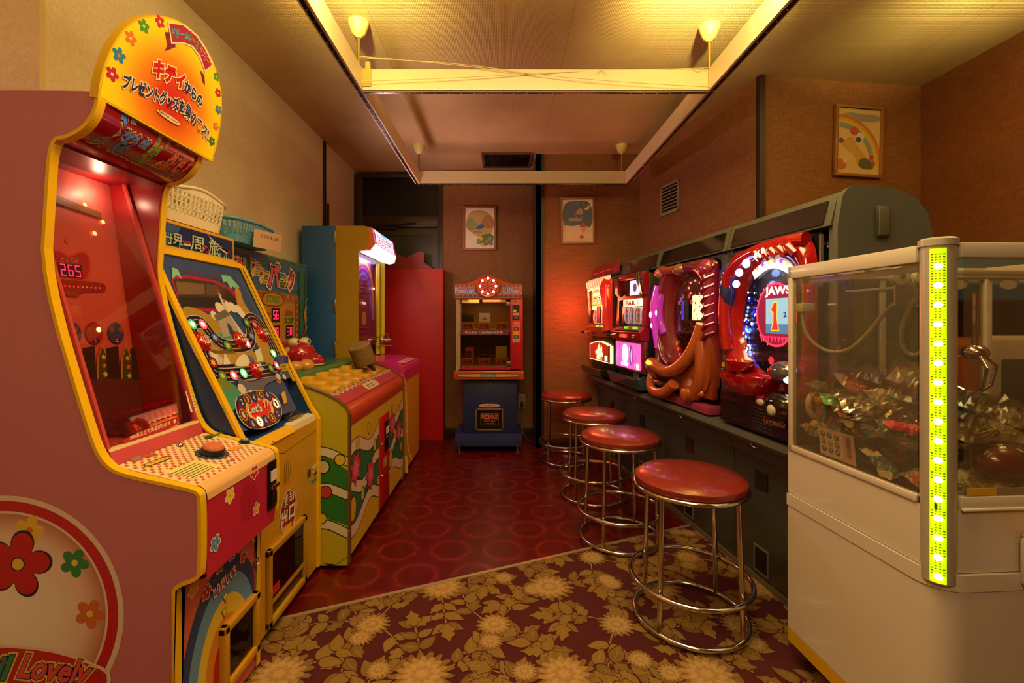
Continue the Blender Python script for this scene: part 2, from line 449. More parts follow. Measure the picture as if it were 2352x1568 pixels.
# seam between the carpet and the vinyl
S0 = Vector((-1.7, 1.6 - .95 * .42, 0)); S1 = Vector((2.9, 1.6 + 3.65 * .42, 0)); SD = (S1 - S0).normalized(); SN = Vector((-SD.y, SD.x, 0))
b = MB(); V = vinyl_mat()
b.add([(-1.7, -2.2, -.05), (2.9, -2.2, -.05), (2.9, 4.6, -.05), (-1.7, 4.6, -.05), (-1.7, -2.2, 0), (2.9, -2.2, 0), (2.9, 4.6, 0), (-1.7, 4.6, 0)],
      [(0, 1, 2, 3), (4, 5, 6, 7), (0, 1, 5, 4), (1, 2, 6, 5), (2, 3, 7, 6), (3, 0, 4, 7)], V)
struct('floor', b, 'glossy red patterned vinyl floor at the far end of the room')

# carpet: woven flowers and leaves
def carpet():
    cg = m('#560008', .9, var=.35, bump=.6, bs=900); c1 = m('#98742a', .95, var=.3, bump=.6, bs=700); c2 = m('#866222', .95, var=.3, bump=.6, bs=700)
    f1 = m('#b68c4c', .95, var=.25, bump=.6, bs=700); f2 = m('#8e6630', .95, var=.25, bump=.6, bs=700); f3 = m('#c69e60', .95, var=.2, bump=.6, bs=700); vn = m('#93702f', .95)
    mb = MB(); z0 = .006
    mb.add([(-1.45, -2, z0), (2.45, -2, z0), (S1.x, S1.y, z0), (S0.x, S0.y, z0)], [(0, 1, 2, 3)], cg)
    rnd = random.Random(4); k = [0]
    def P(pts, mat, lv=None):
        k[0] += 1; h = z0 + .0003 + (k[0] % 1400) * 2.8e-7 + (lv or 0) * .0004
        mb.add([(p[0], p[1], h) for p in pts], [list(range(len(pts)))], mat)
    def leaf(x, y, a, L, mat, lobes, halo=True):
        if halo: leaf(x - cos(a) * .004, y - sin(a) * .004, a, L * 1.12, cg, lobes, False)
        pts = []; n = 13
        for sgn in (1, -1):
            for i in range(n):
                t = i / (n - 1) if sgn == 1 else 1 - i / (n - 1)
                w = sin(pi * min(1, t ** .75)) * L * .27
                if lobes: w *= 1 + .26 * cos(t * pi * 6)
                pts.append((x + cos(a) * L * t - sin(a) * w * sgn, y + sin(a) * L * t + cos(a) * w * sgn))
        P(pts, mat, 1)
        if not halo: return
        P([(x + cos(a) * L * .1, y + sin(a) * L * .1), (x + cos(a) * L * .5 - sin(a) * .0015, y + sin(a) * L * .5 + cos(a) * .0015), (x + cos(a) * L * .9, y + sin(a) * L * .9), (x + cos(a) * L * .5 + sin(a) * .0015, y + sin(a) * L * .5 - cos(a) * .0015)], vn, 2)
    def mum(x, y, R, a0):
        for (rr, n, mt, lv) in ((1.0, 17, f2, 3), (.8, 15, f1, 4), (.58, 12, f3, 5), (.38, 9, f1, 6), (.2, 7, f3, 7)):
            pts = []
            for i in range(n * 4):
                q = a0 + lv + 2 * pi * i / (n * 4); g = 1 + (.13, .05, -.2, .05)[i % 4] + rnd.uniform(-.05, .05)
                pts.append((x + R * rr * g * cos(q), y + R * rr * g * sin(q) * .95))
            P(pts, mt, lv)
    def sprig(x, y, a, L, n):
        pts = [Vector((x, y))]; A = a; bend = rnd.uniform(-.8, .8)
        for i in range(n):
            A += bend / n; pts.append(pts[-1] + Vector((cos(A), sin(A))) * (L / n))
        Lq, Rq = stroke(pts, .0045)
        P(list(Lq) + list(Rq)[::-1], vn, 0)
        for i in range(1, n + 1):
            p = pts[i]; d = pts[i] - pts[i - 1]; q = math.atan2(d.y, d.x)
            for sg in (1, -1):
                leaf(p.x, p.y, q + sg * rnd.uniform(.7, 1.1), rnd.uniform(.062, .088), c1 if rnd.random() < .6 else c2, rnd.random() < .35)
        leaf(pts[-1].x, pts[-1].y, A, .09, c1, True)
        return pts[-1]
    T = .42; row = 0; y = .9
    while y < 3.2:
        x = -1.5 + (.21 if row % 2 else 0)
        while x < 2.6:
            rs = random.Random(row * 7 % 3 + int(x * 100) % 2)
            rnd.seed(int(row) * 13 + int(round(x / T)))
            for q in range(4):
                a = .35 + (row % 2) * .8 + q * pi / 2 + rnd.uniform(-.2, .2)
                e = sprig(x + .05 * cos(a), y + .05 * sin(a), a, .17, 3)
                if q == 0: mum(e.x + .03 * cos(a), e.y + .03 * sin(a), .032 + .008 * (q == 0), a)
            mum(x, y, .086 if row % 2 == 0 else .058, 1)
            x += T
        y += .22; row += 1
    o = mb.build('floor')
    bm = bmesh.new(); bm.from_mesh(o.data)
    bmesh.ops.bisect_plane(bm, geom=bm.verts[:] + bm.edges[:] + bm.faces[:], plane_co=S0, plane_no=SN, clear_outer=True)
    bm.to_mesh(o.data); bm.free()
    o['kind'] = 'structure'; o['label'] = 'dark red carpet woven with golden flowers and leaves'
carpet()
b = MB(); q = [S0 - SN * .008, S1 - SN * .008, S1 + SN * .008, S0 + SN * .008]
b.prism([(p.x, p.y) for p in q], 'z', 0, .0095, m('#c4b088', .35, .6)); struct('trim_1', b, 'pale metal strip between carpet and vinyl')

b = MB(); b.box((-1.7, -2.2, CZ), (2.9, 4.6, CZ + .06), ceiling_mat()); struct('ceiling', b, 'papered ceiling')
b = MB(); b.box((-1.5, 1.29, 0), (-1.37, 4.3, CZ), BEIGE); struct('wall_left', b)
b = MB(); b.box((-1.5, -2.2, 0), (-1.295, 1.27, CZ), wall_mat('pinkish_wallpaper', '#a88e80', '#bca28e', False)); struct('wall_left_near', b)
b = MB(); b.box((-1.37, 1.272, 0), (-1.297, 1.288, CZ), m('#c8b070', .5)); struct('trim_2', b)
b = MB(); b.box((-.545, 4.14, 0), (.33, 4.3, CZ), BROWN); struct('wall_back', b)
b = MB(); b.prism([(.312, 3.75), (1.125, 3.75), (1.2, 4.3), (.312, 4.3)], 'z', 0, CZ, BROWN); struct('wall_back_right', b)
b = MB(); b.prism([(1.125, 3.75), (1.433, 2.55), (1.60, 2.59), (1.25, 4.3)], 'z', 0, CZ, BROWN); struct('wall_right', b)
b = MB(); b.prism([(1.45, 2.552), (2.44, 2.66), (2.44, 2.8), (1.5, 2.8)], 'z', 0, CZ, BROWN); struct('wall_right', b)
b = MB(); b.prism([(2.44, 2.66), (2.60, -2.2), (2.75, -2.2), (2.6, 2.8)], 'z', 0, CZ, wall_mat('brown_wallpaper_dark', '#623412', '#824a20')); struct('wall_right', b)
b = MB(); b.box((-1.5, -2.2, 0), (2.75, -2.1, CZ), BROWN); struct('wall_front', b)
b = MB(); b.box((-1.5, 4.3, 0), (.4, 4.4, CZ), m('#2a1c12', .6)); struct('wall_back_left', b)
b = MB()
b.box((.268, 3.742, 0), (.335, 3.765, CZ), TRIMB); b.box((.268, 3.742, 0), (.312, 4.14, CZ), m('#4a2e1c', .5))
struct('trim_3', b)
b = MB(); b.prism([(1.425, 2.53), (1.462, 2.535), (1.462, 2.57), (1.425, 2.565)], 'z', 0, CZ, TRIMB); struct('trim_4', b)
b = MB(); b.box((-.54, 4.128, 0), (.27, 4.14, .07), TRIMB, .003); struct('baseboard_back', b)
b = MB(); b.box((.335, 3.738, 0), (1.12, 3.75, .07), TRIMB, .003); struct('baseboard_back_right', b)
# the door with its transom, left end of the back wall
T = Thing('door_1', 'dark glazed door with a black transom above behind the red cabinet', '', (-.95, 4.22, 0), kind='structure')
FR = m('#3b2c1a', .4); b = MB()
for (x0, x1, z0, z1) in ((-1.37, -1.29, 0, 2.39), (-.60, -.545, 0, 2.39), (-1.29, -.60, 1.905, 2.0), (-1.29, -.60, 2.36, 2.40)):
    b.box((x0, 4.17, z0), (x1, 4.25, z1), FR, .004)
b.build('door_frame', T)
b = MB(); b.box((-1.285, 4.215, 2.0), (-.605, 4.225, 2.36), m('#050404', .25)); b.build('transom_pane', T)
b = MB(); b.box((-1.285, 4.205, .01), (-1.17, 4.235, 1.90), FR); b.box((-.66, 4.205, .01), (-.605, 4.235, 1.90), FR)
b.box((-1.17, 4.205, 1.83), (-.66, 4.235, 1.90), FR); b.box((-1.17, 4.205, .01), (-.66, 4.235, .2), FR); b.build('door_leaf', T)
b = MB(); b.box((-1.17, 4.215, .2), (-.66, 4.222, 1.83), m('#2d3324', .35)); b.build('door_pane', T)
b = MB(); b.box((-1.17, 4.16, 1.885), (-.98, 4.20, 1.93), m('#1d1812', .4), .004); b.tube([(-1.1, 4.16, 1.91), (-.80, 4.13, 1.925), (-.93, 4.19, 1.94)], .008, m('#1d1812', .4)); b.build('door_closer', T)
b = MB(); b.box((-1.372, 3.45, 0), (-1.352, 3.475, CZ - .01), m('#15100c', .5)); b.tube([(-1.355, 3.52, 0), (-1.355, 3.52, 1.95)], .009, m('#2a2018', .5)); b.box((-1.37, 3.44, 1.70), (-1.343, 3.535, 1.715), BLACK)
single(b, 'cable_conduit', 'thin black cable pipes running up the left wall', 'pipe', (-1.36, 3.48, 0))

# ceiling and wall vents
T = Thing('ceiling_vent', 'dark rectangular grille in the ceiling near the back wall', 'vent', (.03, 3.88, CZ))
b = MB()
for (x0, x1, y0, y1) in ((-.18, .24, 3.70, 3.72), (-.18, .24, 4.03, 4.05), (-.18, -.16, 3.72, 4.03), (.22, .24, 3.72, 4.03)): b.box((x0, y0, CZ - .015), (x1, y1, CZ), m('#6a4a30', .5))
b.build('vent_frame', T); b = MB()
b.box((-.16, 3.72, CZ - .002), (.22, 4.03, CZ), m('#140c08', .8))
for i in range(24): b.box((-.15 + i * .0155, 3.72, CZ - .012), (-.147 + i * .0155, 4.03, CZ - .002), m('#3c281a', .5))
b.build('grille', T)
T = Thing('wall_vent', 'white louvred vent high on the slanted brown wall', 'vent', (1.34, 2.9, 1.9))
d = Vector((1.433 - 1.125, 2.55 - 3.75, 0)).normalized(); nn = Vector((-abs(d.y), -abs(d.x), 0))
Mv = Matrix(((d.x, nn.x, 0, 0), (d.y, nn.y, 0, 0), (0, 0, 1, 0), (0, 0, 0, 1)))
def on_slant(px, py):
    r = ray(px, py); p0 = Vector((1.125, 3.75, 0)); n2 = Vector((nn.x, nn.y, 0)); c = Vector((0, 0, EYE)); return c + r * ((p0 - c).dot(n2) / r.dot(n2))
A = on_slant(1520, 433); B = on_slant(1562, 350); O = Vector((A.x, A.y, 0)); L = (Vector((B.x, B.y, 0)) - O).length; z0, z1 = A.z - .0, B.z - .0
z0, z1 = 1.83, 2.055
Mt = Matrix.Translation(O) @ Mv; b = MB(Mt)
for (a0, a1, c0, c1) in ((0, L, z1 - .015, z1), (0, L, z0, z0 + .015), (0, .014, z0, z1), (L - .014, L, z0, z1)): b.box((a0, 0, c0), (a1, .014, c1), m('#9c8466', .5))
b.build('vent_frame', T); b = MB(Mt)
b.box((.01, 0, z0 + .01), (L - .01, .002, z1 - .01), BLACK)
for i in range(8): z = z0 + .022 + i * .0245; b.prism([(.002, z), (.014, z - .006), (.014, z - .001), (.002, z + .008)], 'x', .012, L - .012, m('#a89070', .5))
b.build('louvres', T)

# outlet and leads
T = Thing('wall_outlet', 'cream double outlet low on the back wall right of the prize machine', 'outlet', (.17, 4.14, .32))
b = MB(); b.box((.135, 4.13, .25), (.20, 4.14, .38), m('#a89878', .5), .004); b.build('cover_plate', T)
b = MB()
for z in (.285, .345):
    for x in (.158, .176): b.box((x, 4.127, z - .008), (x + .004, 4.131, z + .008), BLACK)
b.build('socket_slots', T)
T = Thing('power_cord', 'dark cord with a plug hanging from the wall outlet to the floor', 'cord', (.17, 4.1, 0))
b = MB(); b.box((.157, 4.10, .27), (.182, 4.13, .315), m('#3a3226', .5), .004); b.build('plug', T)
b = MB(); b.tube(smooth([(.17, 4.09, .28), (.16, 4.06, .18), (.16, 4.02, .08), (.20, 3.97, .012), (.23, 3.92, .01), (.36, 3.70, .01), (.44, 3.62, .01)], 3), .0055, m('#5a4a34', .5)); b.build('lead', T)

# framed pictures (generic painted landscapes)
def picture(label, O, u, w, h, art, tilt=0.0):
    u = Vector(u).normalized(); n = u.cross(Vector((0, 0, 1))); n = Vector((n.x, n.y, 0))
    R = Matrix(((u.x, -n.x, 0, O[0]), (u.y, -n.y, 0, O[1]), (0, 0, 1, O[2]), (0, 0, 0, 1))) @ Matrix.Rotation(tilt, 4, 'Y')
    T = Thing('framed_picture', label, 'picture', O); b = MB(R); F = m('#9a6430', .4); t = .016
    for (x0, x1, z0, z1) in ((0, w, h - t, h), (0, w, 0, t), (0, t, t, h - t), (w - t, w, t, h - t)): b.box((x0, -.022, z0), (x1, 0, z1), F, .003)
    b.build('frame', T)
    b = MB(R); b.box((t * .8, -.009, t * .8), (w - t * .8, -.004, h - t * .8), m('#e6dcc4', .35)); b.build('mount', T)
    cv = Canvas(R @ Vector((t, -.0095, t)), R.to_3x3() @ Vector((1, 0, 0)), R.to_3x3() @ Vector((0, 0, 1))); art(cv, w - 2 * t, h - 2 * t); cv.build('painting', T)
def art1(c, w, h):      # a valley of hills and flowers
    c.poly(smooth([(.02 * w, .5 * h), (.1 * w, .9 * h), (.5 * w, .97 * h), (.95 * w, .85 * h), (.98 * w, .35 * h), (.5 * w, .25 * h)], 2, True), m('#c4a45c', .4))
    c.poly(smooth([(0, .55 * h), (.15 * w, .82 * h), (.35 * w, .7 * h), (.5 * w, .55 * h), (.2 * w, .4 * h)], 2, True), m('#8f9a5a', .4))
    c.poly(smooth([(.5 * w, .6 * h), (.75 * w, .88 * h), (w, .75 * h), (w, .5 * h), (.7 * w, .5 * h)], 2, True), m('#a8784a', .4))
    c.poly(smooth([(.35 * w, .2 * h), (.6 * w, .05 * h), (.95 * w, .12 * h), (w, .35 * h), (.7 * w, .38 * h)], 2, True), m('#5a7038', .4))
    for i, (x, y, cc) in enumerate(((.45, .15, '#7fa3a8'), (.6, .1, '#d8b848'), (.75, .18, '#c87840'), (.85, .25, '#7fa3a8'), (.55, .25, '#d8c070'), (.9, .12, '#6a8ab0'))): c.flower((x * w, y * h), .075 * w, m(cc, .4), m('#6a4a20', .4))
    c.poly(smooth([(.35 * w, .5 * h), (.55 * w, .62 * h), (.7 * w, .55 * h), (.5 * w, .45 * h)], 2, True), m('#2f5aa0', .4))
    c.poly([(.3 * w, .42 * h), (.6 * w, .41 * h), (.6 * w, .40 * h), (.3 * w, .405 * h)], m('#5a3020', .4))
def art2(c, w, h):      # a night sky over snow
    c.poly(smooth([(.02 * w, .3 * h), (0, .93 * h), (.5 * w, .97 * h), (.98 * w, .95 * h), (w, .3 * h), (.5 * w, .26 * h)], 2, True), m('#3c4468', .4))
    c.disc((.8 * w, .82 * h), .1 * w, m('#e0c070', .4)); c.disc((.75 * w, .85 * h), .09 * w, m('#3c4468', .4))
    r = random.Random(2)
    for i in range(26): c.poly(star(r.uniform(.05, .95) * w, r.uniform(.45, .93) * h, .018 * w, .008 * w, 5), m('#e8dcb0', .4))
    c.poly(smooth([(.1 * w, .5 * h), (.3 * w, .58 * h), (.7 * w, .55 * h), (.6 * w, .48 * h)], 2, True), m('#9a8a8c', .4))
    c.poly(smooth([(.4 * w, .68 * h), (.6 * w, .82 * h), (.72 * w, .7 * h), (.6 * w, .62 * h)], 2, True), m('#b88a6a', .4))
    c.poly(smooth([(0, 0), (0, .42 * h), (.3 * w, .36 * h), (.65 * w, .42 * h), (w, .3 * h), (w, 0)], 2, True), m('#dcc0a0', .4))
    c.poly([(.55 * w, .35 * h), (.68 * w, .5 * h), (.8 * w, .33 * h)], m('#b03a28', .4)); c.disc((.68 * w, .28 * h), .08 * w, m('#c89a74', .4)); c.disc((.63 * w, .12 * h), .07 * w, m('#a8443a', .4))
def art3(c, w, h):      # a rainbow over a pale valley
    c.rect(0, 0, w, h, m('#dcb878', .4))
    c.poly(smooth([(0, .88 * h), (.3 * w, .95 * h), (.6 * w, .92 * h), (w, .94 * h), (w, .8 * h), (0, .82 * h)], 2, True), m('#9a8f80', .4))
    for k, cc in enumerate(('#c8743c', '#d89a3c', '#cfc050', '#8f9a6c', '#8a8aa0')):
        P = [(w * (.05 + (.98 - .055 * k) * sin(q)), h * (.12 + (.76 - .04 * k) * cos(q) ** .9 if cos(q) > 0 else .1)) for q in [i * pi / 2 / 14 for i in range(15)]]
        c.line(P, .055 * w, m(cc, .4))
    c.poly(smooth([(.05 * w, .42 * h), (.35 * w, .62 * h), (.5 * w, .4 * h), (.9 * w, .15 * h), (.85 * w, .06 * h), (.5 * w, .1 * h), (.42 * w, .3 * h)], 2, True), m('#c89a50', .4))
    c.poly(smooth([(.48 * w, .15 * h), (.6 * w, .28 * h), (.85 * w, .2 * h), (.88 * w, .09 * h), (.6 * w, .08 * h)], 2, True), m('#5a5a38', .4))
    for (x, y, r, cc) in ((.4, .66, .1, '#c0583c'), (.55, .58, .09, '#e0c8a0'), (.5, .53, .06, '#3c4878'), (.82, .27, .05, '#b83a28'), (.86, .18, .05, '#c04838'), (.12, .14, .12, '#c87040'), (.2, .2, .05, '#e0c0a0'), (.1, .5, .06, '#5a5880')): c.disc((x * w, y * h), r * w, m(cc, .4), n=18)
p = at(1064, 575, 4.138); picture('small wood-framed picture of a green and gold valley, above the prize machine', (p.x, 4.138, p.z), (1, 0, 0), .297, .398, art1)
p = at(1288, 561, 3.748); picture('small wood-framed picture of a blue night sky with a moon, near the slot machines', (p.x, 3.748, p.z), (1, 0, 0), .279, .382, art2, -.01)
uu = Vector((2.44 - 1.45, 2.66 - 2.552, 0)).normalized()
def on_ret(px, py):
    r = ray(px, py); n2 = Vector((-uu.y, uu.x, 0)); c = Vector((0, 0, EYE)); return c + r * ((Vector((1.45, 2.549, 0)) - c).dot(n2) / r.dot(n2))
p = on_ret(1911, 404); q = on_ret(2020, 409); picture('wood-framed picture with a rainbow, hanging high above the grey game cabinets', p, uu, (q - p).length, .405, art3, .028)
# ================================================================ pink prize machine nearest the camera (left)
PINK = m('#bc6c74', .45, var=.1, bump=.05, bs=500); MAG = m('#b5233f', .35); REDI = m('#8e1616', .3); YT = m('#e8b40e', .3); CREAM = m('#e9d3a0', .4)
NAVY = m('#1c2c66', .35)
def flowers(cv, L, px=True):
    for (x, y, r, c1, c2, o) in L:
        p = cv.px(x, y) if px else (x, y)
        cv.flower(p, r, m(c1, .4), m(c2, .4), m(o, .4) if o else None, rot=.3 + (x % 7) * .2)
T1 = Thing('prize_machine', 'pink upright prize machine with a round-topped yellow sign', 'arcade machine', (-1.0, 1.24, 0))
Y0, Y1 = 1.02, 1.372
prof = [(-1.285, 1.565), (-.922, 1.565), (-.909, 1.557), (-.912, 1.533), (-.922, 1.506), (-.944, 1.479), (-.979, 1.460), (-1.016, 1.455), (-1.025, 1.312), (-1.035, 1.152),
        (-.932, .807), (-.908, .744), (-.879, .713), (-.835, .698), (-.709, .671), (-.687, .664), (-.680, .650), (-.680, .482), (-.689, .469), (-.730, .455), (-.738, .443), (-.738, .02), (-1.285, .02)]
hood = prof[2:8]; prof = [tuple(p) for p in smooth([Vector(p) for p in prof[:-2]], 2)] + prof[-2:]
b = MB(); b.prism(prof, 'y', Y0, Y0 + .022, PINK); o = b.build('side_panel', T1)
b = MB(); b.prism(prof, 'y', Y1 - .022, Y1, REDI); b.build('side_panel', T1)
i0 = next(i for i, p in enumerate(prof) if p[0] > -.915); edge = prof[i0:-1]
for (ya, yb) in ((Y0 - .002, Y0 + .018), (Y1 - .018, Y1 + .002)):
    L, R = stroke(edge, .008); b = MB(); b.prism(list(L) + list(R)[::-1], 'y', ya, yb, YT); b.build('edge_trim', T1)
# side emblem
cv = Canvas((-1.36, Y0, 0), (1, 0, 0), (0, 0, 1))
C = cv.px(10, 1412); R = .268
def dsk(r, mat): 
    cv.poly([(C.x + r * cos(2 * pi * i / 90), C.y + r * sin(2 * pi * i / 90)) for i in range(90)], mat)
def clipx(P): return [p for p in P]
dsk(R, m('#d8c0a8', .45)); dsk(R * .955, m('#b8141c', .45)); dsk(R * .87, m('#d8c0a8', .45))
eg = grad_mat('emblem_print', [(0, '#a8442a'), (.25, '#d8b49c'), (.55, '#e0ccb8'), (1, '#ead8c4')], loc=(C.x - 1.36 + 1.0, Y0 - 1.24, C.y), scale=(R * .9, R * .9, R * .9), rough=.45)
dsk(R * .85, eg)
flowers(cv, [(68, 1218, .034, '#dcb030', '#c06a20', None), (172, 1292, .033, '#2f7a38', '#dcc040', None), (207, 1409, .034, '#c86428', '#dcc040', None)])
p = cv.px(42, 1295); cv.flower(p, .078, BLACK, BLACK, rot=.1); cv.flower(p, .072, m('#b80a10', .4), BLACK, rot=.1); cv.disc(p, .013, m('#e0b838', .4))
cv.pp([(-60, 1478), (60, 1482), (140, 1493), (230, 1525), (262, 1548), (240, 1600), (-60, 1600)], m('#d8c0a8', .45), 1)
cv.pp([(-60, 1483), (60, 1488), (140, 1500), (225, 1531), (252, 1552), (232, 1600), (-60, 1600)], m('#b8141c', .45), 1)
cv.text('Rail', (-90, 1560), (26, 1563), (-80, 1500), m('#2a8048', .4), NAVY, .06, .03, .25, out2=m('#e0c040', .4), ow2=.11)
cv.text('Lovely', (36, 1572), (205, 1590), (50, 1498), m('#d8483c', .4), NAVY, .06, .03, .3, out2=m('#e0c040', .4), ow2=.11)
# keep the emblem on the panel: drop everything behind its back edge
o = cv.build('side_emblem', T1)
bm = bmesh.new(); bm.from_mesh(o.data); bmesh.ops.bisect_plane(bm, geom=bm.verts[:] + bm.edges[:] + bm.faces[:], plane_co=(-1.283 + 1.0, 0, 0), plane_no=(-1, 0, 0), clear_outer=True); bm.to_mesh(o.data); bm.free()
# round-topped sign
def arch(x, w0, w1, zb, zt, n=40):
    cy = (w0 + w1) / 2; hw = (w1 - w0) / 2; P = [(w1, zb)]
    for i in range(n + 1):
        q = pi * i / n; P.append((cy + hw * 1.03 * cos(q), zb + .06 + (zt - zb - .06) * sin(q)))
    P.append((w0, zb)); return P
AP = arch(0, Y0 - .002, Y1 + .012, 1.565, 1.845)
SA, SB = Vector((-.906, 1.02, 1.553)), Vector((-.887, 1.39, 1.53)); su = Vector((.019, .37, 0)).normalized(); sv_ = Vector((.155, 0, 1)); sv_ = (sv_ - su * sv_.dot(su)).normalized()
cv = Canvas(SA, su, sv_)
SP = smooth([cv.px(*q) for q in ((224, 224), (232, 170), (250, 118), (275, 75), (305, 47), (345, 33), (400, 40), (448, 72), (486, 128), (508, 195), (511, 250), (503, 315), (488, 372))], 2)
b = MB(); nn_ = len(SP)
b.add([cv.to3(p.x, p.y, 0) for p in SP] + [cv.to3(p.x, p.y, -.02) for p in SP], [list(range(nn_)), list(range(nn_, 2 * nn_))] + [(i, (i + 1) % nn_, nn_ + (i + 1) % nn_, nn_ + i) for i in range(nn_)], m('#e8b818', .3)); b.build('sign_board', T1)
sg = grad_mat('sign_print', [(0, '#f4dc1c'), (.22, '#f4cc1c'), (.5, '#ec861c'), (.78, '#cc3c1c'), (1, '#c02030')], loc=(cv.to3(*cv.px(395, 235), 0) - T1.loc), scale=(1, .21, .21), rough=.3)
mc_ = sum(SP, Vector((0, 0))) / nn_; cv.poly([mc_ + (p - mc_) * .97 for p in SP], sg)
flowers(cv, [(300, 88, .017, '#d8701c', '#f0d060', None), (273, 127, .018, '#2878a8', '#e07030', None), (257, 170, .017, '#b81c48', '#f0d040', None), (330, 60, .016, '#4a8a28', '#f0d040', None), (367, 50, .015, '#c01c40', '#f0d040', None),
             (497, 176, .013, '#4a8a28', '#f0d040', None), (500, 213, .013, '#b81c48', '#f0d040', None), (501, 252, .014, '#3a80b0', '#e07030', None), (495, 290, .013, '#e07820', '#f0d040', None), (486, 324, .014, '#3a7a28', '#f0d040', None)])
RB = m('#a81c40', .35); WH = m('#f0dcb8', .35)
cv.pp([(378, 73), (400, 75), (402, 108), (377, 117), (384, 103)], m('#7c1838', .35)); cv.pp([(458, 160), (468, 172), (470, 196), (464, 186), (462, 172)], m('#7c1838', .35))
cv.pp([(384, 50), (420, 55), (452, 80), (474, 115), (488, 150), (470, 166), (456, 130), (440, 108), (420, 100), (392, 100)], WH)
cv.pp([(387, 53), (419, 58), (450, 83), (472, 117), (485, 149), (470, 161), (459, 128), (442, 105), (421, 97), (394, 96)], RB)
cv.text('ドリーム', (392, 86), (432, 92), (394, 63), m('#5a9ab8', .35), NAVY, .07, .04); cv.text('レール', (431, 92), (452, 118), (438, 72), m('#6aa040', .35), NAVY, .07, .04)
cv.text('ラブリー', (453, 118), (474, 152), (462, 102), m('#e8706a', .35), NAVY, .07, .04)
cv.text('キティ', (345, 176), (420, 206), (354, 132), m('#c8101c', .35), m('#f2e4c0', .35), .12, .06)
cv.text('からの', (420, 208), (462, 248), (424, 180), NAVY, m('#f2e4c0', .35), .12, .045)
cv.text('プレゼントグッズを', (278, 202), (420, 262), (284, 166), NAVY, m('#f2e4c0', .35), .12, .05)
cv.text('集めてネ!', (420, 266), (474, 326), (427, 232), NAVY, m('#f2e4c0', .35), .07, .015)
P = [cv.px(*q) for q in ((359, 247), (411, 279), (411, 292), (359, 259))]; cv.poly(smooth(P, 2, True), m('#e8d4a8', .35))
cv.text('Sanrio', (362, 257), (386, 272), (363, 249), m('#2a1a18', .35), px=True); cv.text('©1999', (390, 276), (407, 286), (390, 270), m('#b04030', .35))
cv.build('sign_print', T1)
# red curved hood with the logo
hp = smooth([Vector(p) for p in hood], 2)
b = MB(); b.sheet(hp, 'y', Y0 + .02, Y1 - .02, m('#8e0c16', .22, coat=.6)); b.box((-1.28, Y0 + .02, 1.556), (-.92, Y1 - .02, 1.564), PINK)
b.box((-1.19, Y0 + .02, 1.450), (-1.016, Y1 - .02, 1.458), m('#6e0a10', .4)); b.build('hood', T1)
acc = [0]
for i in range(1, len(hp)): acc.append(acc[-1] + (hp[i] - hp[i - 1]).length)
def hoodfn(x, y, h):       # x along the width, y = distance up from the hood's lower edge
    s_ = max(0, min(acc[-1] - 1e-4, acc[-1] - y))
    for i in range(1, len(acc)):
        if s_ <= acc[i]: break
    t = (s_ - acc[i - 1]) / (acc[i] - acc[i - 1]); p = hp[i - 1].lerp(hp[i], t); d = (hp[i] - hp[i - 1]).normalized()
    nx, nz = -d.y, d.x
    if nx < 0: nx, nz = -nx, -nz
    return Vector((p.x + nx * h, x, p.y + nz * h))
cv = Canvas((0, 0, 0), (0, 1, 0), (0, 0, 1), fn=hoodfn, dz=.00012)
a = acc[-1]; lo, hi = a * .30, a * .90
def word(t, y0, y1, col, dz=0):
    cv.text(t, (y0, lo + dz), (y1, lo + dz), (y0 + .02, hi + dz), m(col, .3), m('#151a50', .3), .035, .01, .25, px=False, out2=m('#c8a458', .3), ow2=.07)
word('Dream', Y0 + .04, Y0 + .155, '#5a88e0', .004); word('Rail', Y0 + .157, Y0 + .212, '#7aa848'); word('Lovely', Y0 + .215, Y1 - .035, '#f06060', -.004)
for (y, z, c) in ((.10, .9, '#5a7ab0'), (.19, .93, '#c03050'), (.25, .92, '#c87838'), (.30, .92, '#c04058'), (.345, .88, '#5a7a30')): cv.flower((Y0 + y, a * z), .009, m(c, .3), m('#e0c060', .3), m('#d8b888', .3))
cv.build('logo_lettering', T1)
# inner board, inside and glass
bd0, bd1 = Vector((-1.063, .71)), Vector((-1.17, 1.453)); g0, g1 = Vector((-.908, .747)), Vector((-1.117, 1.451))
b = MB(); b.prism([(bd0.x, bd0.y), (bd1.x, bd1.y), (bd1.x - .02, bd1.y), (bd0.x - .02, bd0.y)], 'y', Y0 + .022, Y1 - .022, m('#c8625a', .5)); b.build('play_board', T1)
b = MB(); b.box((-1.08, Y0 + .022, .70), (-.903, Y1 - .022, .71), m('#7a2018', .4)); b.build('play_floor', T1)
dv = Vector((bd1.x - bd0.x, 0, bd1.y - bd0.y)).normalized(); cv = Canvas((bd0.x + .001, 0, bd0.y), (0, 1, 0), dv)
HR = m('#a01c1c', .4)
cv.pp([(140, 575), (160, 590), (185, 572), (208, 585), (210, 620), (196, 650), (155, 642), (112, 640), (106, 590), (118, 570)], m('#c84438', .4), 2)
cv.pp([(140, 579), (160, 594), (185, 577), (204, 588), (206, 619), (193, 646), (155, 638), (116, 636), (110, 593), (120, 575)], HR, 2)
cv.text('とくてん', (139, 602), (180, 604), (140, 589), m('#c88a90', .4), m('#3a2030', .4), .08, .03)
a0, a1 = cv.px(132, 640), cv.px(190, 600); cv.poly([cv.px(*q) for q in ((132, 604), (186, 608), (190, 640), (134, 634))], m('#280308', .3)); 
P0, P1 = cv.px(138, 632), cv.px(184, 611); digits(cv, '265', P0.x, P0.y, P1.x - P0.x, P1.y - P0.y, m('#ff2860', e=3.0))
cv.pp([(100, 640), (235, 648), (244, 660), (238, 672), (180, 672), (180, 684), (148, 680), (146, 668), (100, 660)], m('#8c1a14', .4), 1)
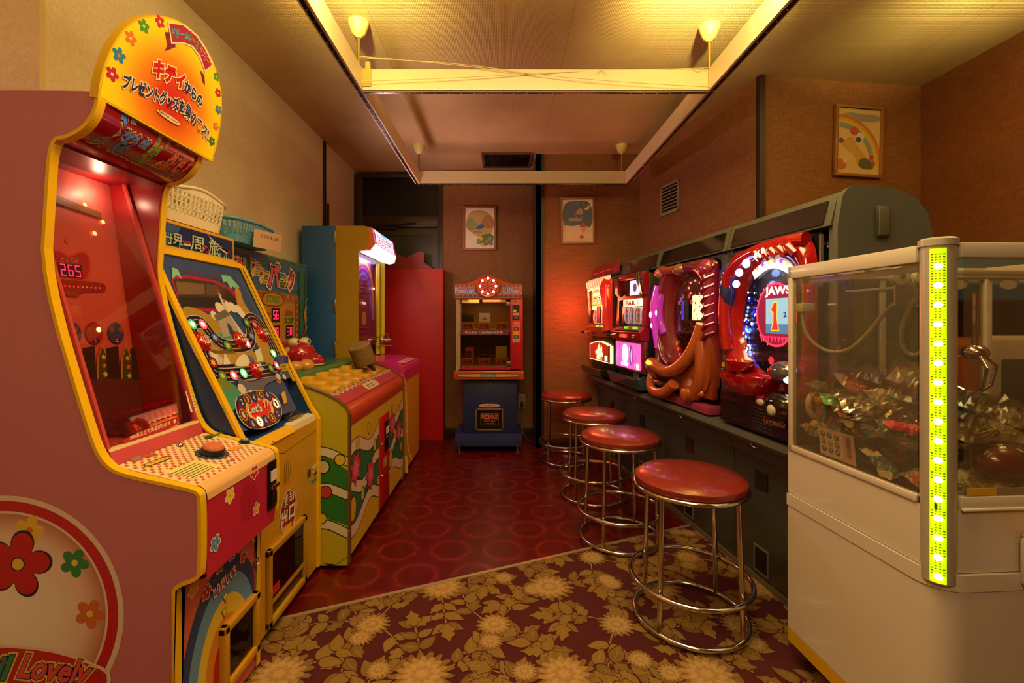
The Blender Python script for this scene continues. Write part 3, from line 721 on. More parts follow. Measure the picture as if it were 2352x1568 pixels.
for i in range(12): p = cv.px(118 + i * 10, 655 + i * .6); cv.disc(p, .0022, m('#ff4040', e=1.5), n=8)
cv.text('のこりにん', (150, 676), (176, 679), (151, 667), m('#a88a60', .4))
for (x, y) in ((193, 470), (235, 510), (216, 536)): cv.disc(cv.px(x, y), .006, m('#ffb060', e=5.0), n=14)
cv.disc(cv.px(152, 552), .006, m('#c8602c', .4), n=14)
cv.pp([(112, 442), (230, 488), (232, 502), (112, 462)], m('#7a5a34', .4))
for (x, c) in ((163, '#3c4c80'), (214, '#a02020'), (264, '#3c4c80')):
    p = cv.px(x, 765); cv.disc(p, .026, m(c, .4), ry=.030); cv.disc(cv.px(x, 748), .010, m(c, .4), n=14)
    for dx, lit in ((-10, 0), (10, 1)):
        on = (x == 163 and dx < 0) or (x == 214 and dx > 0)
        cv.disc(cv.px(x + dx - 2 * (x == 163), 757), .0075, m('#ffb870', e=6.0) if on else m('#9a5a34', .4), n=14)
    q = cv.px(x + 3, 782); cv.rect(q.x - .008, q.y - .007, q.x + .008, q.y + .006, m('#200306', .4)); digits(cv, 'C', q.x - .005, q.y - .004, .010, .008, m('#ff2860', e=2.5))
for (x, y0_, w) in ((170, 793, 22), (231, 790, 22), (286, 793, 22), (335, 800, 20)):
    cv.pp([(x, y0_), (x + w * .6, y0_ + 30), (x + w, 874), (x - w * .55, 874), (x - w * .5, y0_ + 30)], m('#b89a28', .4)); cv.pp([(x, y0_ + 6), (x + w * .5, y0_ + 32), (x + w * .8, 874), (x - w * .4, 874), (x - w * .38, y0_ + 32)], m('#3a5222', .4))
    for k, c in enumerate(('#d8b840', '#c86428', '#e0c850')): cv.flower(cv.px(x + 3 + k * 2, y0_ + 30 + k * 20), .0075, m(c, .4), m('#f0e0a0', .4))
for (x, w) in ((200, 16), (255, 16), (310, 14)): cv.pp([(x - w, 800), (x + w - 4, 795), (x + w, 872), (x - w + 4, 872)], m('#241a14', .5))
P = [cv.px(180, 874)] + [cv.px(180 + i * 8.5, 874 - 4 * sin(i / 16 * pi)) for i in range(17)] + [cv.px(330, 1000), cv.px(190, 1000)]
cv.poly(P, m('#5a2c28', .25))
cv.build('board_print', T1)
b = MB(); b.prism([(g0.x, g0.y), (g1.x, g1.y), (g1.x - .004, g1.y), (g0.x - .004, g0.y)], 'y', Y0 + .024, Y1 - .024, glass('#ffece4', 2.2)); b.build('glass_pane', T1)
b = MB()
for ya in (Y0 + .022, Y1 - .030): b.prism([(g0.x + .004, g0.y), (g1.x + .004, g1.y), (g1.x - .008, g1.y), (g0.x - .008, g0.y)], 'y', ya, ya + .008, m('#b8403c', .35))
b.prism([(-.903, .710), (-.891, .716), (-.901, .747), (-.918, .754)], 'y', Y0 + .022, Y1 - .022, m('#c4484c', .35)); b.prism([(-.901, .747), (-.904, .753), (-.918, .754)], 'y', Y0 + .022, Y1 - .022, m('#d8c090', .35)); b.build('glass_frame', T1)
gd = Vector((g1.x - g0.x, 0, g1.y - g0.y)).normalized(); cv = Canvas((g0.x + .0006, 0, g0.y), (0, 1, 0), gd)
cv.pp([(425, 898), (437, 896), (454, 942), (438, 947)], m('#e8dcb8', .5)); cv.pp([(425, 898), (437, 896), (440, 905), (428, 907)], m('#d8b830', .5))
for k in range(5): cv.pp([(431 + k * 2.4, 912 + k * 6), (443 + k * 2.2, 909 + k * 6), (443.5 + k * 2.2, 910.5 + k * 6), (431.5 + k * 2.4, 913.5 + k * 6)], m('#6a6050', .5))
cv.pp([(280, 1008), (408, 956), (412, 960), (408, 976), (318, 1014), (284, 1020)], m('#a82420', .4), 1)
cv.text('300点以上で景品が出ます', (298, 1011), (392, 975), (297, 1000), m('#e8c898', .4)); cv.text('ガラスをたたかないでください。ご注意ください。', (286, 1003), (404, 963), (286, 998), m('#6a1010', .4))
cv.pp([(399, 964), (402, 962), (404, 965), (401, 973), (397, 968)], m('#e8c898', .4))
cv.build('glass_notices', T1)
# gingham control deck
d0, d1 = Vector((-.888, .716)), Vector((-.701, .671)); b = MB()
b.prism([(d0.x, d0.y), (d1.x, d1.y), (d1.x, d1.y - .02), (d0.x, d0.y - .02)], 'y', Y0 + .022, Y1 - .022, m('#e6cf9c', .35, coat=.4)); b.build('control_deck', T1)
dn = Vector((d1.x - d0.x, 0, d1.y - d0.y)); Ld = dn.length; cv = Canvas((d1.x, 0, d1.y), (0, 1, 0), -dn)
st = .0105; GM = m('#cc5a3c', .35)
V = []; F = []
ny = int((Y1 - Y0 - .06) / st)
for i in range(ny):
    for j in range(int(Ld / st)):
        if (i + j) % 2: continue
        y, x = Y0 + .03 + i * st, .004 + j * st; n = len(V); V += [(y, x), (y + st * .9, x + .002), (y + st * .9, x + st * .9), (y, x + st * .7)]; F.append((n, n + 1, n + 2, n + 3))
cv.raw(V, F, GM)
cv.pp([(367, 1082), (448, 1056), (508, 1068), (440, 1101)], m('#e4d27c', .4), 0)
for k in range(6): cv.pp([(392 + k * 9, 1088 + k * 2), (452 + k * 8, 1062 + k * 2), (453 + k * 8, 1063 + k * 2), (393 + k * 9, 1089.5 + k * 2)], m('#4a4438', .4))
cv.text('あそびかた', (390, 1080), (437, 1062), (388, 1076), m('#a82020', .4)); 
cv.pp([(330, 1067), (380, 1048), (392, 1049), (388, 1055), (345, 1071), (331, 1071)], m('#3a3020', .4)); cv.pp([(333, 1067), (380, 1050), (390, 1050), (386, 1054), (344, 1069.5), (333, 1070)], m('#e0b838', .4)); cv.text('のこりにん', (345, 1067), (382, 1053), (345, 1062), m('#b06a20', .4))
cv.pp([(296, 1052), (318, 1043), (352, 1041), (366, 1044), (352, 1048), (326, 1052), (312, 1062), (298, 1060)], m('#b05040', .4), 1); cv.pp([(301, 1053), (318, 1048), (324, 1051), (310, 1059)], m('#6a8a8a', .4))
cv.pp([(468, 1004), (478, 999), (512, 990), (515, 993), (492, 1003), (484, 1008), (470, 1007)], m('#4e6a34', .4), 0); cv.pp([(471, 1004), (489, 1003), (484, 1007), (471, 1006)], m('#3a0c08', .4))
cv.text('SANRIO', (520, 1063), (540, 1057), (520, 1059), m('#3a5a90', .4)); cv.pp([(517, 1035), (545, 1023), (560, 1025), (540, 1036)], m('#e09038', .4), 1)
pc = cv.px(487, 1042); q = cv.px(561, 1016)
cv.disc(pc, .040, m('#24386e', .35)); 
for i in range(16): a_ = 2 * pi * i / 16; cv.disc((pc.x + .035 * cos(a_), pc.y + .035 * sin(a_)), .0028, m(('#d8b040', '#c04838', '#4a8a48')[i % 3], .4), n=8)
cv.disc(q, .016, m('#24386e', .35)); cv.build('deck_print', T1)
N = Vector((-dn.z, 0, dn.x)).normalized(); 
if N.z < 0: N = -N
def on_deck(p2): return cv.o + cv.u * p2.x + cv.v * p2.y
def deckM(p2): 
    z = N; x = Vector((0, 1, 0)); y = z.cross(x); p = on_deck(p2)
    return Matrix(((x.x, y.x, z.x, p.x), (x.y, y.y, z.y, p.y), (x.z, y.z, z.z, p.z), (0, 0, 0, 1)))
b = MB(); b.lathe([(.029, 0), (.029, .014), (.027, .017), (0, .017)], (0, 0, 0), m('#1e1712', .4), 28, deckM(pc)); b.build('button_collar', T1)
b = MB(); b.lathe([(.0255, .012), (.0255, .020), (.022, .025), (0, .026)], (0, 0, 0), m('#c86c4c', .45), 28, deckM(pc)); b.build('push_button', T1)
b = MB(); b.lathe([(.0115, 0), (.011, .009), (0, .009)], (0, 0, 0), m('#1e1712', .4), 20, deckM(q)); b.lathe([(.009, .005), (.009, .012), (0, .014)], (0, 0, 0), m('#9aa85c', .35), 20, deckM(q)); b.build('push_button', T1, )
b = MB(); b.lathe([(.009, 0), (.0085, .004), (.004, .009), (0, .0095)], (0, 0, 0), CHROME, 16, deckM(cv.px(413, 1024))); b.build('lock_knob', T1)
b = MB()
for (x, y) in ((262, 1071), (489, 982), (627, 1015), (455, 1117)): b.lathe([(.0035, 0), (.003, .0018), (0, .002)], (0, 0, 0), STEEL, 10, deckM(cv.px(x, y)))
b.build('deck_screw', T1)
# rounded lip and upper front
b = MB(); lp = [(-.701, .673), (-.688, .667), (-.679, .657), (-.677, .637)]; b.sheet(smooth([Vector(p) for p in lp], 2), 'y', Y0 + .022, Y1 - .022, m('#e0b070', .3, coat=.3)); b.build('deck_lip', T1)
b = MB(); b.box((-.72, Y0 + .022, .458), (-.6785, Y1 - .022, .638), MAG); b.build('upper_front', T1)
cv = Canvas((-.6782, 0, 0), (0, 1, 0), (0, 0, 1))
flowers(cv, [(528, 1138, .018, '#e4c830', '#d89028', '#e8dcc0'), (584, 1084, .018, '#c81830', '#e0b030', '#e8dcc0'), (588, 1168, .016, '#e8903c', '#e8c040', '#e8dcc0'), (494, 1247, .018, '#4a88b8', '#e09040', '#e8dcc0')])
for i in range(9):
    for j in range(12):
        y, z = 1.173 + i * .0092 + (j % 2) * .0046, .616 - j * .0083
        if ((i - 4) / 4.6) ** 2 + ((j - 5.5) / 6.2) ** 2 < 1: cv.disc((y, z), .0019, m('#5a0818', .5), n=6)
cv.build('speaker_grille', T1)
def coin_mech(par, x, y0, y1, z0, z1, label_col='#d8c8b8'):
    b = MB(); b.box((x, y0, z0), (x + .006, y1, z1), m('#221a16', .3, .6), .002); w = y1 - y0; h = z1 - z0
    fr_ = b.build('coin_plate', par)
    b = MB(); b.box((x + .006, y0 + w * .2, z0 + h * .58), (x + .008, y1 - w * .06, z0 + h * .80), m(label_col, .5)); b.build('coin_label', fr_)
    b = MB(); b.box((x + .004, y0 + w * .15, z0 + h * .42), (x + .014, y1 + w * .05, z0 + h * .50), CHROME, .002); b.build('coin_slot', fr_)
    b = MB(); b.box((x + .005, y0 + w * .2, z0 + h * .08), (x + .011, y1 - w * .15, z0 + h * .34), m('#3c2c20', .3, .7), .002); b.box((x + .011, y0 + w * .35, z0 + h * .12), (x + .013, y1 - w * .3, z0 + h * .30), BLACK); b.build('coin_return', fr_)
coin_mech(T1, -.678, 1.306, 1.350, .502, .640)
# lower front with the rainbow print and the prize door
b = MB(); b.prism([(-.767, .02), (-.7385, .02), (-.7385, .448), (-.728, .456), (-.68, .469), (-.68, .463), (-.728, .438), (-.767, .438)], 'y', Y0 + .022, Y1 - .022, m('#d06458', .4)); b.build('lower_front', T1)
cv = Canvas((-.7380, 0, 0), (0, 1, 0), (0, 0, 1))
cc = (1.209, .132)
def arc(r, mat, zlo):
    P = [(cc[0] + r * .62 * cos(q), max(zlo, cc[1] + r * sin(q))) for q in [pi * i / 40 for i in range(41)]]
    P = [(min(max(p[0], Y0 + .03), Y1 - .026), p[1]) for p in P]
    cv.poly([(P[0][0], zlo)] + P + [(P[-1][0], zlo)], mat)
for r, c in ((.285, '#1c3870'), (.24, '#5a8ab8'), (.185, '#d8b838'), (.135, '#d07c28'), (.085, '#b01c18')): arc(r, m(c, .4), .06)
flowers(cv, [(443, 1353, .018, '#e09038', '#e8c040', '#e8c8b0'), (474, 1360, .018, '#a81830', '#e0b030', '#e8c8b0'), (504, 1300, .017, '#4a8a38', '#e09040', '#e8c8b0'), (532, 1272, .017, '#3a88b0', '#e09040', '#e8c8b0'), (558, 1278, .016, '#b01c40', '#e0b030', '#e8c8b0')])
cv.text('とりだしくち', (490, 1378), (543, 1318), (486, 1352), m('#e8d8d0', .4), m('#a83868', .4), .10, .03)
for (x, y) in ((517, 1370), (515, 1405), (514, 1445)):
    cv.pp([(x - 8, y), (x + 6, y - 16), (x, y + 16)], m('#6a5a20', .4)); cv.pp([(x - 6, y), (x + 4, y - 12), (x, y + 11)], m('#e0c840', .4))
p = cv.px(588, 1228); cv.flower(cv.px(582, 1236), .016, m('#e0b838', .4), m('#d88028', .4)); cv.pp([(584, 1214), (595, 1204), (594, 1242), (583, 1252)], m('#b8a838', .4))
for k in range(5): cv.pp([(585.5 + k * 2, 1214 - k * 1.6), (586.5 + k * 2, 1213 - k * 1.6), (586 + k * 2, 1247 - k * 1.6), (585 + k * 2, 1248 - k * 1.6)], m('#3a3018', .4))
cv.pp([(585, 1310), (594, 1298), (593, 1355), (584, 1370)], m('#5a8a50', .4))
cv.build('front_print', T1)
b = MB(); p = atX(587, 1290, -.738); b.lathe([(.013, 0), (.013, .004), (.009, .006), (.008, .004), (0, .004)], (-.738, p.y, p.z), STEEL, 20, ax='x'); b.build('door_lock', T1)
b = MB(); D = m('#c08a1c', .35); za, zb, ya, yb = .074, .249, 1.18, 1.352
for (q0, q1, w0, w1) in ((ya, yb, zb - .022, zb), (ya, yb, za, za + .022), (ya, ya + .022, za, zb), (yb - .022, yb, za, zb)): b.box((-.742, q0, w0), (-.72, q1, w1), D, .004)
dr = b.build('prize_door', T1); b = MB(); b.box((-.733, ya + .02, za + .02), (-.731, yb - .02, zb - .02), glass('#9a8468', .8)); b.box((-.7385, ya + .02, za + .02), (-.7373, yb - .02, zb - .02), m('#3a2c1c', .5))
b.build('door_window', dr)
b = MB(); b.box((-1.28, Y0 + .03, .0), (-.78, Y1 - .03, .05), BLACK); b.build('plinth', T1)
b = MB(); b.box((-1.284, Y0 + .02, .05), (-1.27, Y1 - .02, 1.56), m('#5a3a30', .6)); b.build('back_panel', T1)
lamp('cabinet_fill', 'POINT', (-1.13, 1.27, 1.41), .55, (1, .72, .5), .008)  # added fill light brightening the inside of the pink machine

# ================================================================ yellow travel-game machine
YEL2 = m('#c8921c', .35, var=.18, bump=.04, bs=300); BLU = m('#1d3564', .35)
T2 = Thing('medal_game_machine', 'yellow upright medal machine with a world travel playfield and number wheel', 'arcade machine', (-1.0, 1.64, 0))
Y0, Y1 = 1.382, 1.90
prof = [(-1.345, 1.275), (-1.09, 1.275), (-1.078, 1.262), (-.99, 1.07), (-.80, .69), (-.775, .655), (-.768, .64), (-.768, .03), (-1.345, .03)]
for (ya, yb) in ((Y0, Y0 + .018), (Y1 - .018, Y1)):
    b = MB(); b.prism(prof, 'y', ya, yb, BLU if ya == Y0 else m('#23406c', .35)); b.build('side_panel', T2)
    L, R = stroke(prof[1:-1], .010); b = MB(); b.prism(list(L) + list(R)[::-1], 'y', ya - .002, yb + .002, YT); b.build('edge_trim', T2)
b = MB(); b.box((-1.345, Y0 - .004, 1.277), (-1.122, Y1 + .004, 1.39), m('#d8a01c', .35), .012, 3); b.build('header_box', T2)
cv = Canvas((-1.1215, 0, 0), (0, 1, 0), (0, 0, 1))
cv.rect(Y0 + .02, 1.292, Y1 - .015, 1.376, m('#16306c', .3), .012)
cv.poly([(Y0 + .03, 1.35), (Y0 + .12, 1.374), (Y0 + .2, 1.374), (Y0 + .18, 1.34), (Y0 + .1, 1.33)], m('#3a6098', .3))
cv.poly([(Y1 - .17, 1.372), (Y1 - .14, 1.36), (Y1 - .05, 1.325), (Y1 - .045, 1.332), (Y1 - .06, 1.318), (Y1 - .14, 1.345)], m('#d8d0c8', .3)); cv.poly([(Y1 - .06, 1.322), (Y1 - .035, 1.34), (Y1 - .045, 1.318)], m('#b83028', .3))
for i in range(9): x = Y1 - .16 + i * .014; cv.rect(x, 1.292, x + .008, 1.30 + (i * 7 % 5) * .005, m('#8aa0b8', .3))
for t, x0, x1, ya_, yb_, c in (('世', 375, 396, 530, 568, '#b8d4b8'), ('界', 397, 419, 534, 573, '#b8d4b8'), ('周', 437, 467, 540, 576, '#b8d4b8'), ('の', 462, 479, 561, 580, '#c84858'), ('旅', 478, 503, 549, 587, '#b8d4b8')):
    cv.text(t, (x0, yb_ - 3), (x1, yb_ + 3), (x0, ya_ - 1), m(c, .3), m('#0c1230', .3), .045, .008)
cv.pp([(420, 558), (437, 561), (437, 566), (420, 563)], m('#b8d4b8', .3)); cv.pp([(417, 551), (440, 556), (436, 560), (417, 555)], m('#b82838', .3))
cv.text('A Round The World', (411, 585), (460, 594), (411, 578), m('#e0b830', .3), BLACK, .06, .02); cv.build('header_print', T2)
# playfield plate, tilted back
q0, q1 = Vector((-.815, .70)), Vector((-1.088, 1.272)); b = MB(); b.prism([(-1.12, 1.30), (-1.12, 1.27), (-1.09, 1.255), (-1.075, 1.262), (-1.08, 1.28)], 'y', Y0 + .018, Y1 - .018, YT); b.build('header_sill', T2); b = MB(); qm = q0.lerp(q1, .20); b.prism([(q0.x, q0.y), (qm.x, qm.y), (qm.x - .015, qm.y), (q0.x - .015, q0.y)], 'y', Y0 + .018, 1.795, m('#2a4478', .35)); b.prism([(qm.x, qm.y), (q1.x, q1.y), (q1.x - .015, q1.y), (qm.x - .015, qm.y)], 'y', Y0 + .018, Y1 - .018, m('#2a4478', .35)); b.build('play_plate', T2)
cv = Canvas((q0.x + .001, 0, q0.y), (0, 1, 0), (q1.x - q0.x, 0, q1.y - q0.y))
e = .3
def pm(c): return m(c, .3)
cv.pp([(408, 730), (500, 720), (560, 760), (600, 850), (600, 870), (540, 880), (480, 870), (440, 800)], pm('#a8843c'), 1)
cv.pp([(392, 612), (520, 632), (522, 646), (394, 628)], pm('#3a3a68')); cv.pp([(392, 625), (520, 648), (568, 706), (556, 716), (420, 715), (398, 660)], pm('#a01c38'), 1)
cv.pp([(398, 634), (514, 652), (556, 704), (546, 710), (424, 708), (402, 664)], m('#3c2e22', .12), 1)
cv.pp([(404, 646), (470, 652), (470, 676), (408, 676)], pm('#6a5440')); cv.pp([(474, 652), (500, 656), (512, 680), (474, 676)], pm('#54423a')); cv.pp([(400, 682), (530, 684), (548, 706), (422, 706)], pm('#24222c'))
cv.pp([(394, 614), (408, 618), (418, 642), (406, 632), (396, 640)], pm('#7ab8a0')); cv.pp([(508, 631), (528, 634), (550, 660), (542, 664), (534, 658), (530, 664), (520, 646), (512, 648)], pm('#7ab8a0'))
cv.pp([(536, 655), (552, 665), (556, 690), (590, 740), (620, 800), (640, 862), (648, 880), (636, 880), (622, 858), (580, 770), (548, 715)], pm('#b08430'), 1)
cv.pp([(412, 720), (424, 702), (440, 706), (470, 716), (500, 740), (502, 772), (470, 776), (440, 745), (420, 738)], pm('#a07c28'), 2)
cv.pp([(470, 770), (500, 765), (560, 764), (572, 776), (500, 780)], pm('#4a8a78'), 1)
# clouds, tower, arch
for (x, y, r) in ((505, 708, .024), (520, 702, .024), (534, 706, .022), (548, 712, .022), (492, 725, .018), (556, 722, .02)): cv.disc(cv.px(x, y), r, pm('#d8ceb4'), n=20)
cv.pp([(498, 668), (500, 667), (526, 720), (560, 768), (552, 768), (518, 722)], pm('#c8b8b0')); cv.pp([(496, 668), (501, 666), (504, 673), (500, 675)], pm('#b82028')); cv.pp([(511, 690), (515, 689), (517, 694), (513, 695)], pm('#b82028'))
cv.pp([(490, 728), (518, 712), (530, 728), (552, 770), (538, 772), (524, 742), (518, 742), (528, 772), (512, 774), (500, 742)], pm('#9c9484')); cv.pp([(490, 724), (516, 710), (528, 724), (500, 738)], pm('#6c665c')); cv.pp([(520, 742), (528, 746), (542, 772), (530, 773)], pm('#1c3c78'), 1)
for k in range(5): cv.pline([(492 + k * .8, 727 + k * 2.2), (518 + k * 2, 713 + k * 2.4)], .0016, pm('#5a5448'))
# track
TR = [(432, 742), (462, 738), (480, 764), (505, 790), (540, 798), (575, 790), (576, 760), (566, 738), (580, 728), (600, 745), (622, 790), (634, 822), (640, 846), (622, 852), (560, 858), (520, 862), (494, 860), (480, 840), (466, 810), (448, 775)]
cv.pline(TR, .050, pm('#c8bca0'), 2, True); cv.pline(TR, .045, pm('#1a1a38'), 2, True); cv.pline(TR, .020, pm('#c8902c'), 2, True); cv.pline(TR, .013, pm('#1a1a38'), 2, True)
cv.pp([(485, 800), (520, 812), (618, 806), (622, 830), (560, 838), (500, 845), (484, 828)], pm('#a8823c'), 1)
cv.pp([(476, 798), (492, 812), (505, 820), (500, 838), (490, 838)], pm('#d0c8b8')); cv.pp([(498, 812), (512, 826), (508, 838), (500, 838)], pm('#b8b0a0')); cv.pp([(514, 808), (530, 838), (512, 838)], pm('#d0c8b8')); cv.pp([(490, 839), (538, 836), (538, 842), (494, 846)], pm('#1a1a18'))
cv.pp([(545, 820), (560, 812), (572, 822), (580, 838), (560, 842), (538, 842)], pm('#d8ccb0'), 1); cv.pp([(565, 812), (580, 822), (588, 838), (574, 836)], pm('#4a6a98')); cv.pp([(584, 806), (596, 800), (604, 828), (590, 832)], pm('#c8d0b0'))
cv.pp([(470, 800), (500, 806), (530, 800), (540, 812), (490, 812)], pm('#6a5020'))
# lamps on the track
LG = [(440, 745, '#3a8a50', 1), (464, 745, '#e84858', 1), (492, 776, '#34407c', 0), (521, 794, '#3f8448', 0), (567, 790, '#e85860', 1), (576, 772, '#4a5090', 0), (565, 742, '#3f7f48', 0), (583, 746, '#a83048', 0), (626, 812, '#50c060', 1), (634, 840, '#e84858', 1), (620, 846, '#3f8448', 0), (557, 858, '#50c060', 1), (534, 863, '#e84858', 1), (508, 864, '#3f8448', 0), (486, 834, '#8a1a20', 0)]
for (x, y, c, lit) in LG:
    p = cv.px(x, y); cv.disc(p, .0205, pm('#101018'), n=20); cv.disc(p, .018, m(c, .25, e=1.3) if lit else pm(c), n=20)
    hot = m('#ffe8a0', e=3.0) if lit and c != '#e84858' and c != '#e85860' else (m('#ff9a90', e=2.4) if lit else pm('#c8b848' if c in ('#3f8448', '#8a1a20', '#3f7f48') else '#a8a8c8'))
    cv.poly(star(p.x, p.y, .013, .007, 6, .3), hot)
cv.pp([(540, 862), (556, 876), (575, 880), (600, 870), (628, 864), (652, 868), (640, 872), (610, 880), (600, 900), (560, 905), (545, 890)], pm('#5a5a70'), 1)
for (x, y, r) in ((552, 895, .02), (575, 905, .014), (650, 866, .012), (636, 866, .014)): cv.disc(cv.px(x, y), r, pm('#c8c0a8'), n=20)
cv.pp([(500, 870), (530, 880), (560, 915), (545, 930), (520, 960), (505, 935)], pm('#3f8a70'), 1); cv.pp([(494, 868), (515, 872), (535, 895), (520, 900), (500, 890)], pm('#6a7a2c'), 1)
# the number wheel
P = [cv.px(*q) for q in ((540, 908), (600, 896), (632, 912), (645, 945), (636, 972), (585, 990), (556, 975), (538, 945))]
Pc = sum(P, Vector((0, 0))) / 8; P = smooth(P, 2, True)
for f, c in ((1.04, '#c8c0a8'), (1.0, '#1c1020'), (.93, '#781018')): cv.poly([Pc + (p - Pc) * f for p in P], pm(c))
gl = [Pc + (p - Pc) * .62 for p in P]; cv.poly(gl, m('#d88830', e=.5)); cv.poly([Pc + (p - Pc) * .5 for p in P], m('#b81c1c', e=.4))
for (t, x, y, lit) in (('2', 551, 924, 0), ('3', 565, 919, 0), ('4', 579, 914, 0), ('5', 594, 909, 0), ('6', 610, 908, 0), ('1', 630, 928, 1), ('2', 634, 952, 0), ('3', 620, 959, 0), ('4', 606, 967, 0), ('5', 592, 970, 1), ('6', 576, 975, 0), ('1', 554, 955, 0)):
    p = cv.px(x, y); cc_ = '#b89028' if (int(t) % 2) else '#24407c'
    cv.disc(p, .0195, pm(cc_), ry=.021, n=20); cv.disc(p, .0155, m('#ffc898', e=2.2) if lit else pm('#5c2c28' if int(t) % 2 else '#1c2c5c'), ry=.017, n=20)
    cv.text(t, (p.x - .006, p.y - .010), (p.x + .006, p.y - .010), (p.x - .006, p.y + .011), BLACK if lit else pm('#c8b8a0'), px=False, bold=.03)
cv.text("Let's", (565, 953), (598, 947), (562, 933), pm('#c8e0c0'), pm('#5a1010'), .06, .03); cv.text('Try!', (599, 946), (625, 935), (597, 924), pm('#e8b0a0'), pm('#5a1010'), .06, .03)
cv.pp([(640, 905), (650, 900), (655, 925), (648, 930)], pm('#c8a030'))
cv.build('playfield_print', T2)
# jackpot domes
pn = Vector((-(q1.y - q0.y), 0, (q1.x - q0.x))).normalized(); pn = pn if pn.x > 0 else -pn
for (x, y, t) in ((462, 787, 'シドニー'), (548, 782, 'パリ'), (585, 850, '東京'), (600, 768, 'ロンドン')):
    p2 = cv.px(x, y); p = cv.o + cv.u * p2.x + cv.v * p2.y; x_, z_ = Vector((0, 1, 0)), pn; y_ = z_.cross(x_); M_ = Matrix(((x_.x, y_.x, z_.x, p.x), (x_.y, y_.y, z_.y, p.y), (x_.z, y_.z, z_.z, p.z), (0, 0, 0, 1)))
    b = MB(M_); b.prism(star(0, 0, .036, .028, 14), 'z', .001, .006, m('#b01018', .2, coat=.8)); b.lathe([(.027, .004), (.025, .013), (.016, .020), (0, .022)], (0, 0, 0), m('#b01018', .15, coat=1), 24); dm = b.build('jackpot_dome', T2)
    c2 = Canvas(p + pn * .0215, cv.u, cv.v); c2.text(t, (-.017, .004), (.017, .004), (-.017, .016), m('#f0e4d8', .3), px=False, bold=.03); c2.text('大当り', (-.019, -.012), (.019, -.012), (-.019, .001), m('#f0e4d8', .3), px=False, bold=.03); c2.build('dome_lettering', dm)
# twin rails right of the plate
b = MB()
for off, mt in ((0, YT), (.008, BLACK), (.014, YT)): b.prism([(-.852, .80), (-1.07, 1.262), (-1.078, 1.262), (-.862, .80)], 'y', Y1 - .018 - .020 + off * .8, Y1 - .018 - .020 + off * .8 + .005, mt)
b.build('plate_rail', T2)
b = MB(); b.box((-.95, 1.80, .70), (-.885, Y1 - .018, .905), m('#1c3c80', .35), .01); bx_ = b.build('card_box', T2)
cv = Canvas((-.8845, 0, 0), (0, 1, 0), (0, 0, 1)); cv.rect(1.80, .82, 1.87, .875, pm('#c8b840'))
for k in range(4): cv.rect(1.805, .83 + k * .011, 1.865 - k * .006, .833 + k * .011, pm('#4a4420'))
cv.rect(1.80, .77, 1.825, .79, pm('#b02020'), .004); cv.rect(1.84, .77, 1.87, .80, pm('#3a2a80')); cv.rect(1.81, .735, 1.87, .75, pm('#c88028'), .005); cv.build('card_box_print', bx_)
b = MB(); b.prism([(-.93, .70), (-.80, .662), (-.80, .64), (-.95, .64)], 'y', Y0 + .018, Y1 - .018, m('#1c3c80', .3)); b.prism([(-.80, .664), (-.775, .657), (-.767, .64), (-.80, .63)], 'y', Y0 + .018, 1.68, YT); b.prism([(-.81, .667), (-.78, .660), (-.776, .64), (-.81, .63)], 'y', 1.68, Y1 - .018, m('#d8ccb0', .35)); b.build('control_deck', T2)
b = MB(); b.lathe([(.016, 0), (.016, .006), (.010, .012), (0, .012)], (-.84, 1.66, .675), STEEL, 20); b.tube([(-.83, 1.74, .672), (-.83, 1.80, .695), (-.83, 1.80, .715)], .005, CHROME); b.box((-.85, 1.72, .668), (-.80, 1.82, .682), STEEL, .004); b.build('coin_chute', T2)
b = MB(); b.box((-.80, Y0 + .018, .03), (-.772, Y1 - .018, .64), YEL2); b.build('front_panel', T2)
cv = Canvas((-.7717, 0, 0), (0, 1, 0), (0, 0, 1)); K = m('#2a1c08', .5)
cv.pline([(615, 1042), (652, 1040), (733, 983)], .0016, K); cv.pline([(728, 960), (728, 1300)], .002, K)
for x, ya_, yb_ in ((653, 1062, 1112), (657, 1056, 1112), (662, 1055, 1108), (667, 1064, 1092)): cv.pline([(x + 1, ya_), (x - 1, yb_)], .0022, K)
cv.pp([(655, 1128), (668, 1120), (680, 1135), (682, 1160), (676, 1205), (668, 1222), (658, 1232), (647, 1225), (644, 1190), (640, 1180)], pm('#d8c8a0'), 1)
cv.pp([(656, 1131), (667, 1124), (678, 1137), (679, 1160), (674, 1200), (666, 1218), (658, 1228), (649, 1221), (647, 1188), (643, 1180)], pm('#a01420'), 1)
cv.pp([(650, 1212), (670, 1196), (668, 1212), (660, 1231), (651, 1226)], pm('#d8b830'))
cv.text('景', (651, 1168), (661, 1160), (652, 1140), pm('#e8dcc0'), K, .05, .01); cv.text('品', (662, 1154), (674, 1146), (663, 1128), pm('#e8dcc0'), K, .05, .01); cv.text('出', (645, 1216), (660, 1203), (646, 1176), pm('#e8dcc0'), K, .09, .05); cv.text('口', (662, 1196), (677, 1184), (663, 1162), pm('#e8dcc0'), K, .09, .05)
cv.pp([(706, 1080), (713, 1075), (713, 1092), (706, 1098)], pm('#4a3c20')); cv.pp([(716, 1070), (730, 1060), (730, 1066), (717, 1080)], pm('#d8ccb8')); cv.text('ハンコ', (718, 1076), (728, 1068), (718, 1072), pm('#8a5048')); cv.pp([(714, 1105), (731, 1092), (731, 1098), (715, 1110)], pm('#2a8a78'))
cv.build('front_print', T2)
b = MB(); p = atX(724, 1085, -.77); b.lathe([(.009, 0), (.009, .005), (.005, .007), (0, .006)], (-.772, p.y, p.z), STEEL, 18, ax='x'); b.build('panel_lock', T2)
b = MB(); ya, yb, za, zb = 1.475, 1.76, .045, .30; D = m('#b88a20', .35, var=.3)
